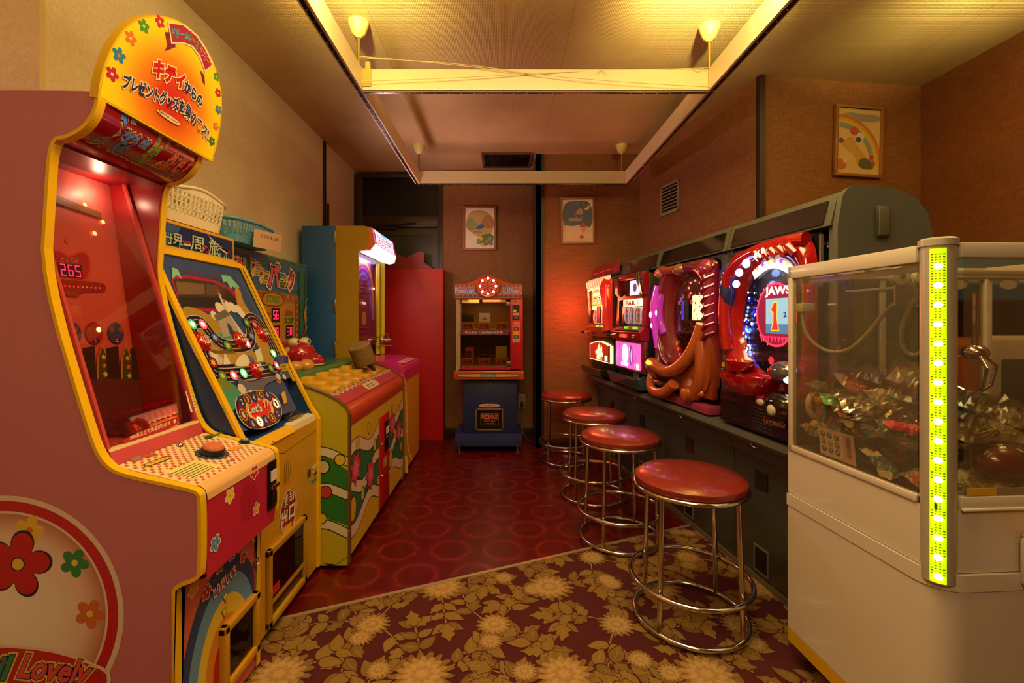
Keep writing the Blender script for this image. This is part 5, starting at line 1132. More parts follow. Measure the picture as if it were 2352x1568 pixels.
b = MB(); b.box((bx0 + .03, YF + .004, .685), (at(1172, 0, YF).x, YF + .007, zt - .005), glass('#e0d8c8', .9)); b.build('glass_pane', T5)
b = MB()
for (x, y) in ((1056, 694), (1057, 766), (1058, 841)): p = at(x, y, YF); b.lathe([(.010, 0), (.008, -.01), (0, -.01)], (p.x, YF, p.z), STEEL, 12, ax='y')
for (x, y) in ((1168, 698), (1169, 834)): p = at(x, y, YF); b.box((p.x - .02, YF - .006, p.z - .016), (p.x + .014, YF, p.z + .016), m('#8a7a60', .3, .7), .008); b.lathe([(.007, 0), (.006, -.005), (0, -.005)], (p.x - .004, YF - .006, p.z), STEEL, 10, ax='y')
b.build('window_latch', T5)
cv = Canvas((0, YF - .0002, 0), (1, 0, 0), (0, 0, 1)); cv.pp([(1177, 700), (1193, 700), (1193, 734), (1177, 734)], BLACK)
cv.pp([(1179, 711), (1186, 711), (1186, 716), (1179, 716)], m('#c8b820', .4)); cv.pp([(1178, 718), (1192, 718), (1192, 724), (1178, 724)], m('#c88878', .4)); cv.pp([(1181, 725), (1190, 725), (1190, 732), (1181, 732)], m('#5a5048', .4))
cv.pp([(1177, 738), (1194, 738), (1194, 786), (1177, 786)], m('#c87830', .4)); cv.pp([(1178, 739), (1193, 739), (1193, 751), (1178, 751)], m('#c03828', .4)); cv.text('何度で', (1180, 745), (1192, 745), (1180, 740), m('#e8c8a8', .4)); cv.text('ゲーム', (1180, 751), (1192, 751), (1180, 746), m('#e8c8a8', .4))
cv.pp([(1180, 751.5), (1191, 751.5), (1191, 759), (1180, 759)], m('#3a0c08', .4)); cv.text('OK', (1182, 758), (1189, 758), (1182, 753), m('#e84030', e=.6)); cv.pp([(1179, 760), (1192, 760), (1192, 769), (1179, 769)], m('#d89820', .4)); cv.pp([(1180, 770), (1191, 770), (1191, 777), (1180, 777)], m('#14281c', .4)); cv.text('NO', (1182, 776), (1189, 776), (1182, 771), m('#b0b8a0', .4)); cv.pp([(1179, 778), (1192, 778), (1192, 784), (1179, 784)], m('#c8a068', .4)); cv.text('しない', (1181, 783), (1190, 783), (1181, 779), BLACK)
cv.build('control_print', cpn)
b = MB()
for (x, y) in ((1184, 693), (1181, 788)): p = at(x, y, YF); b.lathe([(.010, 0), (.008, -.006), (0, -.006)], (p.x, YF, p.z), BRASS, 12, ax='y')
b.build('column_lock', cpn)
# lower bar with maker's name, header with the wheel
zz0, zz1 = at(0, 871, YF - .01).z, at(0, 852, YF - .01).z
b = MB(); b.box((at(1042, 0, YF - .02).x, YF - .02, zz0), (at(1203, 0, YF - .02).x, 4.0, zz1), OL, .006); br_ = b.build('lower_bar', T5)
cv = Canvas((0, YF - .0205, 0), (1, 0, 0), (0, 0, 1)); cv.pp([(1052, 857), (1190, 857), (1193, 862), (1190, 867), (1052, 867), (1049, 862)], NAVY, 1); cv.pp([(1054, 858.5), (1189, 858.5), (1191, 862), (1189, 865.5), (1054, 865.5), (1051, 862)], m('#d89828', .4), 1)
cv.text("KATO'S", (1102, 866), (1140, 866), (1103, 858), m('#5a98a8', .4), NAVY, .07, .05, .15); 
for x in (1097, 1144): p = cv.px(x, 862); cv.poly(star(p.x, p.y, .013, .006, 5, pi / 2), m('#d8a040', .4))
cv.build('maker_lettering', br_)
h0, h1 = at(0, 685, YF - .02).z, at(0, 653, YF - .02).z; hx0, hx1 = at(1043, 0, YF - .02).x, at(1200, 0, YF - .02).x; hc = at(1121, 657, YF - .02)
P = [(hx0, h0), (hx1, h0), (hx1, h1)]
for i in range(15): t = i / 14; x = hx1 - .03 - (hx1 - .03 - hx0 - .03) * t; P.append((x, h1 + .003 + .078 * math.exp(-((x - hc.x) / .105) ** 2)))
P.append((hx0, h1))
b = MB(); b.prism(P, 'y', YF - .02, 3.72, OL); b.box((hx0, 3.72, h0), (hx1, 4.0, h1), m('#8a1818', .4)); hb = b.build('header', T5)
cv = Canvas((0, YF - .0205, 0), (1, 0, 0), (0, 0, 1))
for s in (-1, 1):
    X = lambda d: 1121 + s * d
    cv.pp([(X(28), 655), (X(78), 655), (X(78), 681), (X(16), 681), (X(26), 672)], m('#3a3a78', .4)); cv.pp([(X(30), 658), (X(78), 658), (X(78), 678), (X(22), 678), (X(29), 670)], m('#c87020', .4))
    for k in range(5): cv.pp([(X(32 + k * 10), 655.5), (X(37 + k * 10), 655.5), (X(37 + k * 10), 657.5), (X(32 + k * 10), 657.5)], m('#c8a0a0', .4)); cv.pp([(X(22 + k * 11), 678.5), (X(27 + k * 11), 678.5), (X(27 + k * 11), 680.5), (X(22 + k * 11), 680.5)], m('#5a88a8', .4))
cv.text('Pocket', (1044, 675), (1091, 675), (1044, 659), m('#a8a8d8', .4), m('#2a2a88', .4), .09, .05); cv.text('KATO\'S', (1052, 662), (1066, 662), (1052, 660), m('#b82828', .4)); cv.text('Lifter', (1155, 675), (1197, 675), (1155, 659), m('#a8a8d8', .4), m('#2a2a88', .4), .09, .05)
cv.build('header_lettering', hb)
b = MB(); b.lathe([(.092, 0), (.092, -.012), (.085, -.022), (.076, -.02), (.074, -.006), (0, -.006)], (hc.x, YF - .02, hc.z), OL, 40, ax='y'); b.build('wheel_rim', hb)
cv = Canvas((hc.x, YF - .028, hc.z), (1, 0, 0), (0, 0, 1)); cv.disc((0, 0), .074, m('#8a1810', .3, e=.25), n=36)
for i in range(16):
    q = 2 * pi * i / 16; cv.poly([(.018 * cos(q - .12), .018 * sin(q - .12)), (.052 * cos(q - .12), .052 * sin(q - .12)), (.052 * cos(q + .12), .052 * sin(q + .12)), (.018 * cos(q + .12), .018 * sin(q + .12))], m('#c86858' if i % 2 else '#a83828', .3, e=.3))
cv.disc((0, 0), .022, m('#c05030', .3)); cv.poly([(-.003, -.035), (.003, -.035), (.002, .04), (-.002, .04)], m('#3a4a30', .4)); cv.build('wheel_print', hb)
b = MB(); 
for i in range(8): q = pi / 4 * i + pi / 2; b.ball((hc.x + .062 * cos(q), YF - .031, hc.z + .062 * sin(q)), (.0095, .005, .0095), m('#ffc0a8', e=7), 10, 6)
for i in range(8): q = pi / 4 * i + pi / 8; b.ball((hc.x + .062 * cos(q), YF - .031, hc.z + .062 * sin(q)), (.0095, .005, .0095), m('#c83c2c', .3, e=.6), 10, 6)
b.build('wheel_lamp', hb)
lamp('lifter_fill', 'AREA', (-.15, 3.72, zt - .01), .9, (1, .75, .4), .25)  # area light inside the lifter, raised to brighten the prizes
# prize trays and prizes
TRAY = [(1075, 748), (1113, 748), (1152, 748), (1074, 835), (1113, 835), (1152, 835)]
tl = ['upper left', 'upper middle', 'upper right', 'lower left', 'lower middle', 'lower right']
for i, (x, y) in enumerate(TRAY):
    Yt = YF + .10; p = at(x, 0, Yt); z0 = (mz if i < 3 else .68) + .008
    T = Thing('prize_tray', f'small patterned yellow tray at the {tl[i]} place inside the lifter machine', 'tray', (p.x, Yt, z0), 'trays in the lifter machine')
    b = MB(); h = .052; b.add([(p.x - .046, Yt - .03, z0), (p.x + .046, Yt - .03, z0), (p.x + .046, Yt + .04, z0), (p.x - .046, Yt + .04, z0), (p.x - .052, Yt - .038, z0 + h), (p.x + .052, Yt - .038, z0 + h), (p.x + .052, Yt + .045, z0 + h), (p.x - .052, Yt + .045, z0 + h)], [(0, 1, 2, 3), (0, 1, 5, 4), (1, 2, 6, 5), (2, 3, 7, 6), (3, 0, 4, 7), (4, 5, 6, 7)], m('#c88440', .45)); b.build('tray_body', T)
    b = MB(); b.box((p.x - .055, Yt - .042, z0 + h - .008), (p.x + .055, Yt - .038, z0 + h + .003), m('#c88c44', .4)); b.build('rim', T)
    cv = Canvas((p.x, Yt - .0355, z0 + h / 2), (1, 0, 0), Vector((0, -.008, h)))
    cv.rect(-.034, -.008, -.004, .010, m('#a03428', .4)); cv.rect(.006, -.008, .036, .010, m('#7a1828', .4))
    for k in range(7): cv.disc((-.038 + k * .0125, -.019), .005, m('#8a3048', .4), n=8)
    cv.build('tray_print', T)
def ptag(nm, lab, cat, b, loc): T = Thing(nm, lab, cat, loc); b.build('body', T); return T
Yt = YF + .10; zs = mz + .062; zl = .742
p = at(1075, 0, Yt); b = MB(); b.box((p.x - .052, Yt - .01, zs), (p.x + .047, Yt + .03, zs + .075), m('#2a2420', .4), .005); ptag('toy_box', 'dark box in the upper left tray of the lifter machine', 'box', b, (p.x, Yt, zs))
p = at(1113, 0, Yt); b = MB(); b.prism([(p.x - .046, zs), (p.x + .046, zs), (p.x + .047, zs + .076), (p.x - .042, zs + .076)], 'y', Yt - .01, Yt + .03, m('#c8c0b0', .4)); T = ptag('white_disc_box', 'pale grey square box in the upper middle tray of the lifter machine', 'box', b, (p.x, Yt, zs))
cv = Canvas((p.x, Yt - .0105, zs + .02), (1, 0, 0), (0, 0, 1)); cv.line([(-.035, .02), (-.02, .004), (0, 0), (.02, .004), (.035, .02)], .0015, m('#8a8278', .4)); cv.rect(-.012, .006, .012, .011, BLACK, .002); cv.build('front_print', T)
p = at(1077, 0, Yt); b = MB(); b.prism([(p.x - .03, zl + .085), (p.x - .03, zl + .055), (p.x + .018, zl + .055), (p.x + .018, zl), (p.x + .04, zl), (p.x + .04, zl + .085)], 'y', Yt, Yt + .02, m('#c86078', .45)); b.box((p.x - .045, Yt - .01, zl), (p.x + .012, Yt + .0, zl + .03), m('#8a1a1c', .4)); b.box((p.x - .03, Yt - .01, zl + .03), (p.x + .008, Yt, zl + .045), m('#5a5050', .4)); ptag('pink_gift_box', 'pink frame with red box in the lower left tray of the lifter machine', 'box', b, (p.x, Yt, zl))
p = at(1112, 0, Yt); b = MB(); b.box((p.x - .032, Yt - .01, zl), (p.x + .03, Yt + .02, zl + .03), m('#1a1614', .3), .003); T = ptag('black_case', 'small black case in the lower middle tray of the lifter machine', 'box', b, (p.x, Yt, zl))
b = MB(); b.ring((p.x + .008, Yt - .012, zl + .016), .010, .002, STEEL, 16, 6, None); b.build('silver_ring', T)
p = at(1151, 0, Yt); b = MB(); b.box((p.x - .046, Yt - .01, zl), (p.x + .048, Yt + .03, zl + .095), m('#c8b028', .5), .008); ptag('yellow_pouch', 'plain yellow square pouch in the lower right tray of the lifter machine', 'pouch', b, (p.x, Yt, zl))

# ================================================================ baskets on the machine tops
def basket(name, label, x0, x1, y0, y1, z0, h, col, wavy, flare=.015, rows=4, group=None):
    T = Thing(name, label, 'basket', ((x0 + x1) / 2, (y0 + y1) / 2, z0)); M_ = m(col, .35, var=.05); r = .05
    def loop(t, zz):
        e = flare * t; P = []
        X0, X1, YY0, YY1 = x0 + flare - e, x1 - flare + e, y0 + flare - e, y1 - flare + e
        for cx, cy, a in ((X1 - r, YY1 - r, 0), (X0 + r, YY1 - r, 90), (X0 + r, YY0 + r, 180), (X1 - r, YY0 + r, 270)):
            for k in range(6): q = radians(a + 18 * k); P.append((cx + r * cos(q), cy + r * sin(q), zz))
        return P
    def dens(P, n):
        L = [0]
        for i in range(len(P)): L.append(L[-1] + (Vector(P[(i + 1) % len(P)]) - Vector(P[i])).length)
        out = []; j = 0
        for k in range(n):
            s_ = L[-1] * k / n
            while L[j + 1] < s_: j += 1
            t = (s_ - L[j]) / max(1e-9, L[j + 1] - L[j]); out.append(Vector(P[j]).lerp(Vector(P[(j + 1) % len(P)]), t))
        return out
    n = 96; b = MB(); lv = [0, .14, .30]; 
    for k in range(rows): lv.append(.30 + (.60) * (k + 1) / rows)
    def ring_at(t, off=0): return dens(loop(t, z0 + h * t), n)
    # solid bottom band, bars and cross rows
    R0, R1, R2 = ring_at(0), ring_at(.06), ring_at(.26)
    b.add([tuple(p) for p in R0] + [tuple(p) for p in R1] + [tuple(p) for p in R2], [(i, (i + 1) % n, n + (i + 1) % n, n + i) for i in range(n)] + [(n + i, n + (i + 1) % n, 2 * n + (i + 1) % n, 2 * n + i) for i in range(n)] + [list(range(n))], M_)
    for k in range(rows + 1):
        t = .26 + .60 * k / rows; A, B = ring_at(t), ring_at(t + .035)
        b.add([tuple(p) for p in A] + [tuple(p) for p in B], [(i, (i + 1) % n, n + (i + 1) % n, n + i) for i in range(n)], M_)
    A, B = ring_at(.26), ring_at(.92)
    vs = []; fs = []
    for i in range(0, n, 2):
        j = (i + 1) % n; q = len(vs); vs += [tuple(A[i]), tuple(A[j]), tuple(B[j]), tuple(B[i])]; fs.append((q, q + 1, q + 2, q + 3))
    b.add(vs, fs, M_); bd = b.build('basket_wall', T)
    so = bd.modifiers.new('thick', 'SOLIDIFY'); so.thickness = .0025
    C = dens(loop(1.0, z0 + h), n); cy = (y0 + y1) / 2; hy = (y1 - y0) / 2
    C = [Vector((p.x, p.y, p.z + (wavy * (sin((p.y - cy) / hy * pi + 1.2)) if wavy else 0))) for p in C]
    Bt = ring_at(.88); b = MB()
    b.add([tuple(p) for p in Bt] + [tuple(p) for p in C], [(i, (i + 1) % n, n + (i + 1) % n, n + i) for i in range(n)], M_, True); b.tube([tuple(p) for p in C], .006, M_, 8, True); b.build('basket_rim', T)
    return T
basket('storage_basket', 'cream white slotted plastic basket with a wavy rim on the yellow travel machine', -1.335, -1.115, 1.475, 1.86, 1.392, .125, '#f0e6c4', .014)
basket('storage_basket', 'blue slotted plastic basket with a paper note on the hammer game score board', -1.345, -1.165, 1.97, 2.34, 1.402, .10, '#58a6c8', .004, .02)
CAP = glass('#f4f0dc', 2.0, .04)
r = random.Random(8)
spots = [(-1.20, 1.55, 1.43), (-1.27, 1.60, 1.44), (-1.19, 1.65, 1.43), (-1.26, 1.72, 1.43), (-1.19, 1.77, 1.43), (-1.22, 1.60, 1.50), (-1.20, 1.69, 1.505), (-1.27, 1.66, 1.50)]
where = ['front corner of', 'wall side of', 'middle of', 'wall side far end of', 'far end of', 'near the top of', 'the top of the heap in', 'behind the heap in']
T = None
for i, (x, y, z) in enumerate(spots):
    if T is None:
        T = Thing('toy_capsule', 'clear domed toy capsule heaped with others in the cream basket', 'capsule', (x, y, z), 'clear capsules in the cream basket')
        b = MB(); b.lathe([(.033, 0), (.032, .015), (.024, .03), (.012, .037), (0, .038)], (x, y, z), CAP, 20); c0 = b.build('dome', T)
        b = MB(); b.lathe([(.0, -.026), (.02, -.022), (.031, -.008), (.034, 0), (.034, .004)], (x, y, z), m('#e8dcb0', .2, coat=.5), 20); c1 = b.build('cup', T)
        first = T.o
    else:
        q = first.copy(); COL.objects.link(q); q.location = (x, y, z); q.rotation_euler = (r.uniform(-.5, .5), r.uniform(-.5, .5), 0)
        for ch in (c0, c1): k = ch.copy(); COL.objects.link(k); k.parent = q
for i, (x, y) in enumerate(((-1.26, 2.05), (-1.23, 2.12), (-1.26, 2.19), (-1.23, 2.26))):
    q = first.copy(); COL.objects.link(q); q.location = (x, y, 1.437); q['label'] = 'clear domed toy capsule lying in the blue basket'; q['group'] = 'clear capsules in the blue basket'
    for ch in (c0, c1): k = ch.copy(); COL.objects.link(k); k.parent = q
T = Thing('paper_note', 'cream paper note with handwriting taped on the blue basket', 'note', (-1.16, 2.27, 1.42))
b = MB(); A_ = [atX(585, 525, -1.153), atX(647, 540, -1.153), atX(644, 579, -1.155), atX(581, 566, -1.155)]
b.add([tuple(p) for p in A_] + [tuple(p - Vector((.001, 0, 0))) for p in A_], [(0, 1, 2, 3), (4, 5, 6, 7), (0, 1, 5, 4), (1, 2, 6, 5), (2, 3, 7, 6), (3, 0, 4, 7)], m('#d8b890', .7)); b.build('paper', T)
cv = Canvas((-1.1525, 0, 0), (0, 1, 0), (0, 0, 1)); cv.text('カプセル入れ', (598, 545), (640, 555), (598, 536), m('#3a2a28', .6), bold=.0); cv.build('handwriting', T)

# ================================================================ hanging aluminium rack
T = Thing('hanging_rack', 'rectangular cream aluminium lighting rack hanging from the ceiling on rods', 'rack', (.14, 2.4, 2.1))
AL = m('#dcc9a0', .38, var=.06); DK = m('#3a2a2c', .2, .8)
XL, XR, ZN, ZT = -.650, .945, 2.100, 2.198
def rail(nm, a, c, along):
    b = MB()
    if along == 'y':
        s = 1 if a < 0 else -1; b.box((a, c[0], ZN), (a + s * .006, c[1], ZT), AL); b.box((a, c[0], ZN - .001), (a - s * .028, c[1], ZN + .004), AL); b.box((a - s * .022, c[0], ZN), (a - s * .028, c[1], ZN + .03), AL)
        rl = b.build(nm, T); b = MB(); b.box((a - s * .004, c[0], ZN - .006), (a - s * .018, c[1], ZN - .001), DK)
        n = int((c[1] - c[0]) / .06)
        for i in range(n): y = c[0] + .03 + i * .06; b.lathe([(.003, 0), (.003, -.003), (0, -.003)], (a - s * .011, y, ZN - .006), STEEL, 6)
    else:
        b.box((c[0], a, ZN), (c[1], a + .006, ZT), AL); b.box((c[0], a, ZN - .001), (c[1], a + .028, ZN + .004), AL)
        rl = b.build(nm, T); b = MB(); b.box((c[0], a + .002, ZN - .006), (c[1], a + .016, ZN - .001), DK)
        n = int((c[1] - c[0]) / .06)
        for i in range(n): x = c[0] + .03 + i * .06; b.lathe([(.003, 0), (.003, -.003), (0, -.003)], (x, a + .009, ZN - .006), STEEL, 6)
    b.build('light_track', rl)
rail('side_rail', XL, (.3, 3.51), 'y'); rail('side_rail', XR, (.3, 3.51), 'y'); rail('cross_rail', 2.085, (XL + .007, XR - .007), 'x'); rail('cross_rail', 3.505, (XL + .007, XR - .007), 'x'); rail('cross_rail', .32, (XL + .007, XR - .007), 'x')
for (x, y) in ((-.664, 2.09), (.960, 2.12), (-.66, 3.56), (.925, 3.56), (-.664, .6), (.96, .6)):
    b = MB(); b.tube([(x, y, ZT - .09), (x, y, CZ - .06)], .0065, m('#a88c3c', .3, .8), 8); b.build('rod', T)
    b = MB(); b.lathe([(.047, 0), (.045, -.012), (.028, -.055), (.018, -.062), (.010, -.07), (0, -.07)], (x, y, CZ), m('#e0c878', .4), 24); b.build('ceiling_cup', T)
b = MB(); b.box((-.648, 2.078, 2.12), (-.605, 2.083, 2.20), m('#c0a040', .4)); b.box((-.635, 2.083, 2.19), (-.61, 2.10, 2.235), m('#c8a848', .4), .006); b.build('corner_bracket', T)
SM = m('#d8c090', .8)
b = MB()
for P in ([(-.665, 2.09, 2.262), (-.25, 2.08, 2.22), (.10, 2.07, 2.172), (.5, 2.06, 2.13), (.94, 2.06, 2.105)], [(-.665, 2.09, 2.255), (-.2, 2.083, 2.225), (.12, 2.075, 2.175)], [(-.66, 2.06, 2.13), (-.2, 2.065, 2.15), (.12, 2.075, 2.174), (.45, 2.09, 2.195), (.96, 2.12, 2.225)], [(-.61, 2.092, 2.203), (.95, 2.095, 2.20)],
          [(.43, 2.08, 2.178), (.445, 2.08, 2.197), (.47, 2.075, 2.175)], [(.84, 2.085, 2.185), (.86, 2.085, 2.205), (.89, 2.08, 2.18), (.915, 2.08, 2.205), (.93, 2.085, 2.185)]): b.tube(smooth(P, 2), .0016, SM, 6)
single(b, 'string', 'thin pale strings tied crosswise between the front rods of the hanging rack', 'string', (.14, 2.08, 2.2))
for i, (x, y, z, e) in enumerate(UPL):
    T = Thing('uplight_lamp', ['open bulb uplight fixed by the left rail of the hanging rack', 'open bulb uplight fixed by the right rail of the hanging rack', 'open bulb uplight over the claw machine'][i], 'lamp', (x, y, z))
    b = MB(); b.lathe([(.012, -.05), (.035, -.045), (.042, -.035), (.038, -.035), (.010, -.042)], (x, y, z), AL, 20); b.tube([(x, y, z - .05), (x, y, z - .075), (x + (-.05 if i == 0 else .085 if i == 1 else 0), y, z - .085) if i < 2 else (x, y, z - .0755)], .005, AL, 8); 
    if i == 2: b.tube([(x + .04, y, z - .04), (x + .06, y, z - .03), (x + .06, y, CZ)], .006, AL, 8)
    b.build('lamp_holder', T)
# ================================================================ row of pachinko and slot cabinets on the right
ID = Vector((-.129, .9917, 0)).normalized(); IR = Vector((ID.y, -ID.x, 0)); IO = Vector((1.255 - .13 * 1.39, 1.39, 0))
MI = Matrix(((ID.x, IR.x, 0, IO.x), (ID.y, IR.y, 0, IO.y), (0, 0, 1, 0), (0, 0, 0, 1)))     # local: u along the row, w into it, z up
def IW(u, w, z): return MI @ Vector((u, w, z))
def isl(px, py, w):
    r = ray(px, py); p0 = IO + IR * w; c = Vector((0, 0, EYE)); p = c + r * ((p0 - c).dot(IR) / r.dot(IR)) - IO
    return (p.dot(ID), w, p.z)
def icanvas(w, **k): return Canvas(IO + IR * w, -ID, (0, 0, 1), **k)
OG1 = m('#54564a', .38, var=.1); OG2 = m('#3e3e36', .3, var=.1); OG3 = m('#66665a', .35)
UN = [(.05, .585), (.585, 1.22), (1.22, 1.745), (1.745, 2.345)]
names = ['grey game cabinet beside the claw machine, holding the red pachinko game', 'grey game cabinet holding the pink and orange pachinko game', 'grey game cabinet holding the slot machine with the pink picture', 'grey game cabinet against the back wall, holding the slot machine with the fiery picture']
for i, (u0, u1) in enumerate(UN):
    T = Thing('game_cabinet', names[i], 'cabinet', IW((u0 + u1) / 2, .15, 0), 'cabinets in the game row')
    g = .002; b = MB(MI); b.box((u0 + g, .0, .0), (u1 - g, .31, .60), OG2, .004); b.build('base', T)
    b = MB(MI); b.prism([(.0, .50), (-.03, .575), (-.095, .585), (-.105, .60), (-.10, .622), (.02, .628), (.02, .50)], 'x', u0 + g, u1 - g, OG1, M=None)
    b.build('ledge', T)
    for (a, c) in ((u0 + g, u0 + .024), (u1 - .024, u1 - g)):
        b = MB(MI); b.box((a, -.02, .62), (c, .30, 1.35), OG1, .003); b.build('post', T)
    if i == 0: b = MB(MI); b.box((.075, .0, .62), (.099, .05, 1.35), OG2, .003); b.build('lock_panel', T)
    b = MB(MI); b.box((u0 + .03, .27, .62), (u1 - .03, .30, 1.40), m('#161612', .6)); b.build('back_panel', T)
    hp_ = [(-.035, 1.35), (-.01, 1.44), (.005, 1.458), (.03, 1.465), (.17, 1.462), (.24, 1.44), (.285, 1.39), (.30, 1.35)]
    b = MB(MI); b.prism(hp_, 'x', u0 + g, u1 - g, OG1, True); hd_ = b.build('hood', T)
    b = MB(MI)
    b.prism([(-.036, 1.358), (-.0135, 1.434), (-.016, 1.435), (-.0385, 1.359)], 'x', u0 + .03, u1 - .03, m('#1c1a14', .08, coat=1)); b.build('smoked_plate', hd_)
    b = MB(MI)
    hc_ = u0 + .36 if i < 2 else u0 + .28
    b.box((hc_ - .035, -.004, .055), (hc_ + .035, .001, .145), BLACK, .0); 
    for (a0, a1, c0, c1) in ((-.042, .042, .145, .152), (-.042, .042, .048, .055), (-.042, -.035, .055, .145), (.035, .042, .055, .145)): b.box((hc_ + a0, -.006, c0), (hc_ + a1, .001, c1), OG3)
    b.build('coin_return', T)
    b = MB(MI); b.box((hc_ - .035, -.004, .38), (hc_ + .035, .001, .45), m('#3a1a18' if i == 1 else '#1e1e18', .3), .0); b.build('speaker_cover', T)
    b = MB(MI); b.tube([(hc_ - .06 + .02 * cos(q), -.075 + .0, .58 - .014 * sin(q)) for q in [pi * k / 8 for k in range(9)]], .003, STEEL, 6); b.build('hook', T)
    b = MB(MI); b.box((u0 + g, -.006, .0), (u1 - g, .001, .03), m('#6a604a', .35)); b.build('kick_plate', T)
    if i == 0:
        b = MB(MI); ep = [(-.012, .02), (-.012, .50), (-.04, .575), (-.11, .585), (-.115, .625), (-.03, .63), (-.03, 1.345), (-.012, 1.44), (.005, 1.462), (.03, 1.472), (.17, 1.468), (.245, 1.445), (.295, 1.39), (.312, 1.32), (.312, .02)]
        b.prism(ep, 'x', .030, .049, OG1, True); b.build('end_panel', T)
        b = MB(MI); b.box((.022, .10, 1.31), (.030, .15, 1.41), m('#3a382e', .4), .006, 2); b.box((.024, .105, 1.316), (.018, .143, 1.404), m('#6a6654', .25, .3), .004); b.build('end_reflection', T)  # raised patch standing in for a reflection on the end panel
        b = MB(MI); q = isl(1945, 541, -.001); b.add([], [], STEEL)
        cy_ = IW(q[0], 0, q[2]); b.lathe([(.014, 0), (.013, -.005), (.009, -.007), (.008, -.003), (0, -.003)], (0, 0, 0), STEEL, 20, Matrix.Translation((.088, 0, 1.295)), ax='y'); b.build('cabinet_lock', T)
# the narrow ball dispenser between the two pachinko games, and one between the slots
T = Thing('ball_dispenser', 'narrow grey dispenser with a red display and white paper between the two pachinko games', 'dispenser', IW(.585, 0, .63))
b = MB(MI); b.box((.562, -.045, .632), (.608, -.021, 1.33), OG2, .003); b.build('body', T)
b = MB(MI); b.box((.566, -.052, 1.09), (.605, -.045, 1.135), m('#34445a', .4), .002); b.box((.570, -.0535, 1.10), (.600, -.052, 1.125), m('#1c0204', .3)); ds = b.build('display', T)
cv = icanvas(-.0538); digits(cv, '000', -.598, 1.104, .026, .016, m('#ff2a20', e=3)); cv.build('display_figures', ds)
b = MB(MI); b.box((.564, -.050, .955), (.607, -.048, 1.085), m('#b8a88c', .7)); b.build('paper_notice', T)
b = MB(MI); b.box((.568, -.049, .78), (.602, -.045, .90), m('#4a4a40', .35, .4), .002); b.box((.575, -.051, .85), (.595, -.049, .868), m('#d0b020', .4)); b.box((.572, -.060, .832), (.602, -.049, .842), CHROME, .002); b.box((.575, -.051, .79), (.598, -.049, .815), BLACK); b.build('note_slot', T)
T = Thing('medal_dispenser', 'narrow dark medal dispenser between the two slot machines', 'dispenser', IW(1.745, 0, .63))
b = MB(MI); b.box((1.715, -.05, .632), (1.775, -.021, 1.32), m('#2c261c', .35), .003); b.build('body', T)
b = MB(MI); b.box((1.73, -.055, 1.0), (1.76, -.05, 1.03), m('#b09070', .4)); b.box((1.735, -.055, .97), (1.755, -.05, .985), m('#c88a20', .4)); b.tube([(1.745, -.058, .75), (1.745, -.058, .95)], .004, STEEL, 6); b.build('medal_slot', T)

def rect_in(b, u0, u1, w0, w1, z0, z1, mat, bev=.003): b.box((u0, w0, z0), (u1, w1, z1), mat, bev)
def lever(par, u, w, z):
    b = MB(MI); b.tube([(u, w, z), (u, w - .03, z)], .005, CHROME, 8); b.ball((u, w - .038, z), .013, BLACK, 12, 8); b.build('start_lever', par)

# --- slot machine with the pink picture
T = Thing('slot_machine', 'red and chrome slot machine with a pink lit picture, nearer of the two slots', 'slot machine', IW(1.47, 0, .63))
u0, u1 = 1.245, 1.700; SR = m('#8e141a', .25, coat=.5); CH = m('#9a8a78', .2, .9)
b = MB(MI); b.box((u0, -.075, .635), (u1, .24, 1.325), m('#15100e', .4), .004); b.build('body', T)
b = MB(MI); pfz = [(-.075, 1.0), (-.10, 1.02), (-.085, 1.20), (-.105, 1.23), (-.10, 1.32), (-.075, 1.335)]; b.prism(pfz + [(-.07, 1.0)], 'x', u0 + .0, u0 + .05, SR); b.prism(pfz + [(-.07, 1.0)], 'x', u1 - .045, u1, SR); b.box((u0 + .045, -.10, 1.18), (u1 - .04, -.07, 1.20), CH); b.box((u0 + .04, -.095, 1.305), (u1 - .04, -.07, 1.34), SR, .006); b.build('upper_frame', T)
b = MB(MI); b.tube([(u0 + .055, -.105, 1.21), (u0 + .075, -.112, 1.27), (u0 + .12, -.10, 1.33)], .007, CH, 8); b.tube([(u0 + .035, -.105, 1.20), (u0 + .052, -.112, 1.27), (u0 + .09, -.10, 1.335)], .005, CH, 8); b.tube([(u1 - .05, -.10, 1.23), (u1 - .09, -.10, 1.205)], .007, CH, 8); b.build('chrome_trim', T)
b = MB(MI); b.box((u0 + .05, -.078, 1.20), (u1 - .045, -.074, 1.31), m('#380a0c', .2, coat=1)); b.box((u0 + .13, -.083, 1.205), (u0 + .26, -.078, 1.295), m('#d0c8e8', e=1.3)); sc_ = b.build('top_screen', T)
cv = icanvas(-.0835); cv.disc((-(u0 + .18), 1.25), .026, m('#5a5488', e=.4)); cv.build('screen_picture', sc_)
b = MB(MI); b.box((u0 + .07, -.090, 1.135), (u1 - .11, -.084, 1.178), m('#ffe0a0', e=2.4)); lt_ = b.build('lit_strip', T)
cv = icanvas(-.0905)
for k in range(4): cv.rect(-(u0 + .10 + k * .065) - .03, 1.14, -(u0 + .10 + k * .065) - .022, 1.172, m('#7a2810', .4)); cv.rect(-(u0 + .10 + k * .065) - .016, 1.145, -(u0 + .10 + k * .065) + .004, 1.15, m('#7a2810', .4))
cv.text('BAR', (-(u0 + .30), 1.142), (-(u0 + .16), 1.142), (-(u0 + .30), 1.172), m('#6a2008', .4), px=False, bold=.04); cv.build('strip_lettering', lt_)
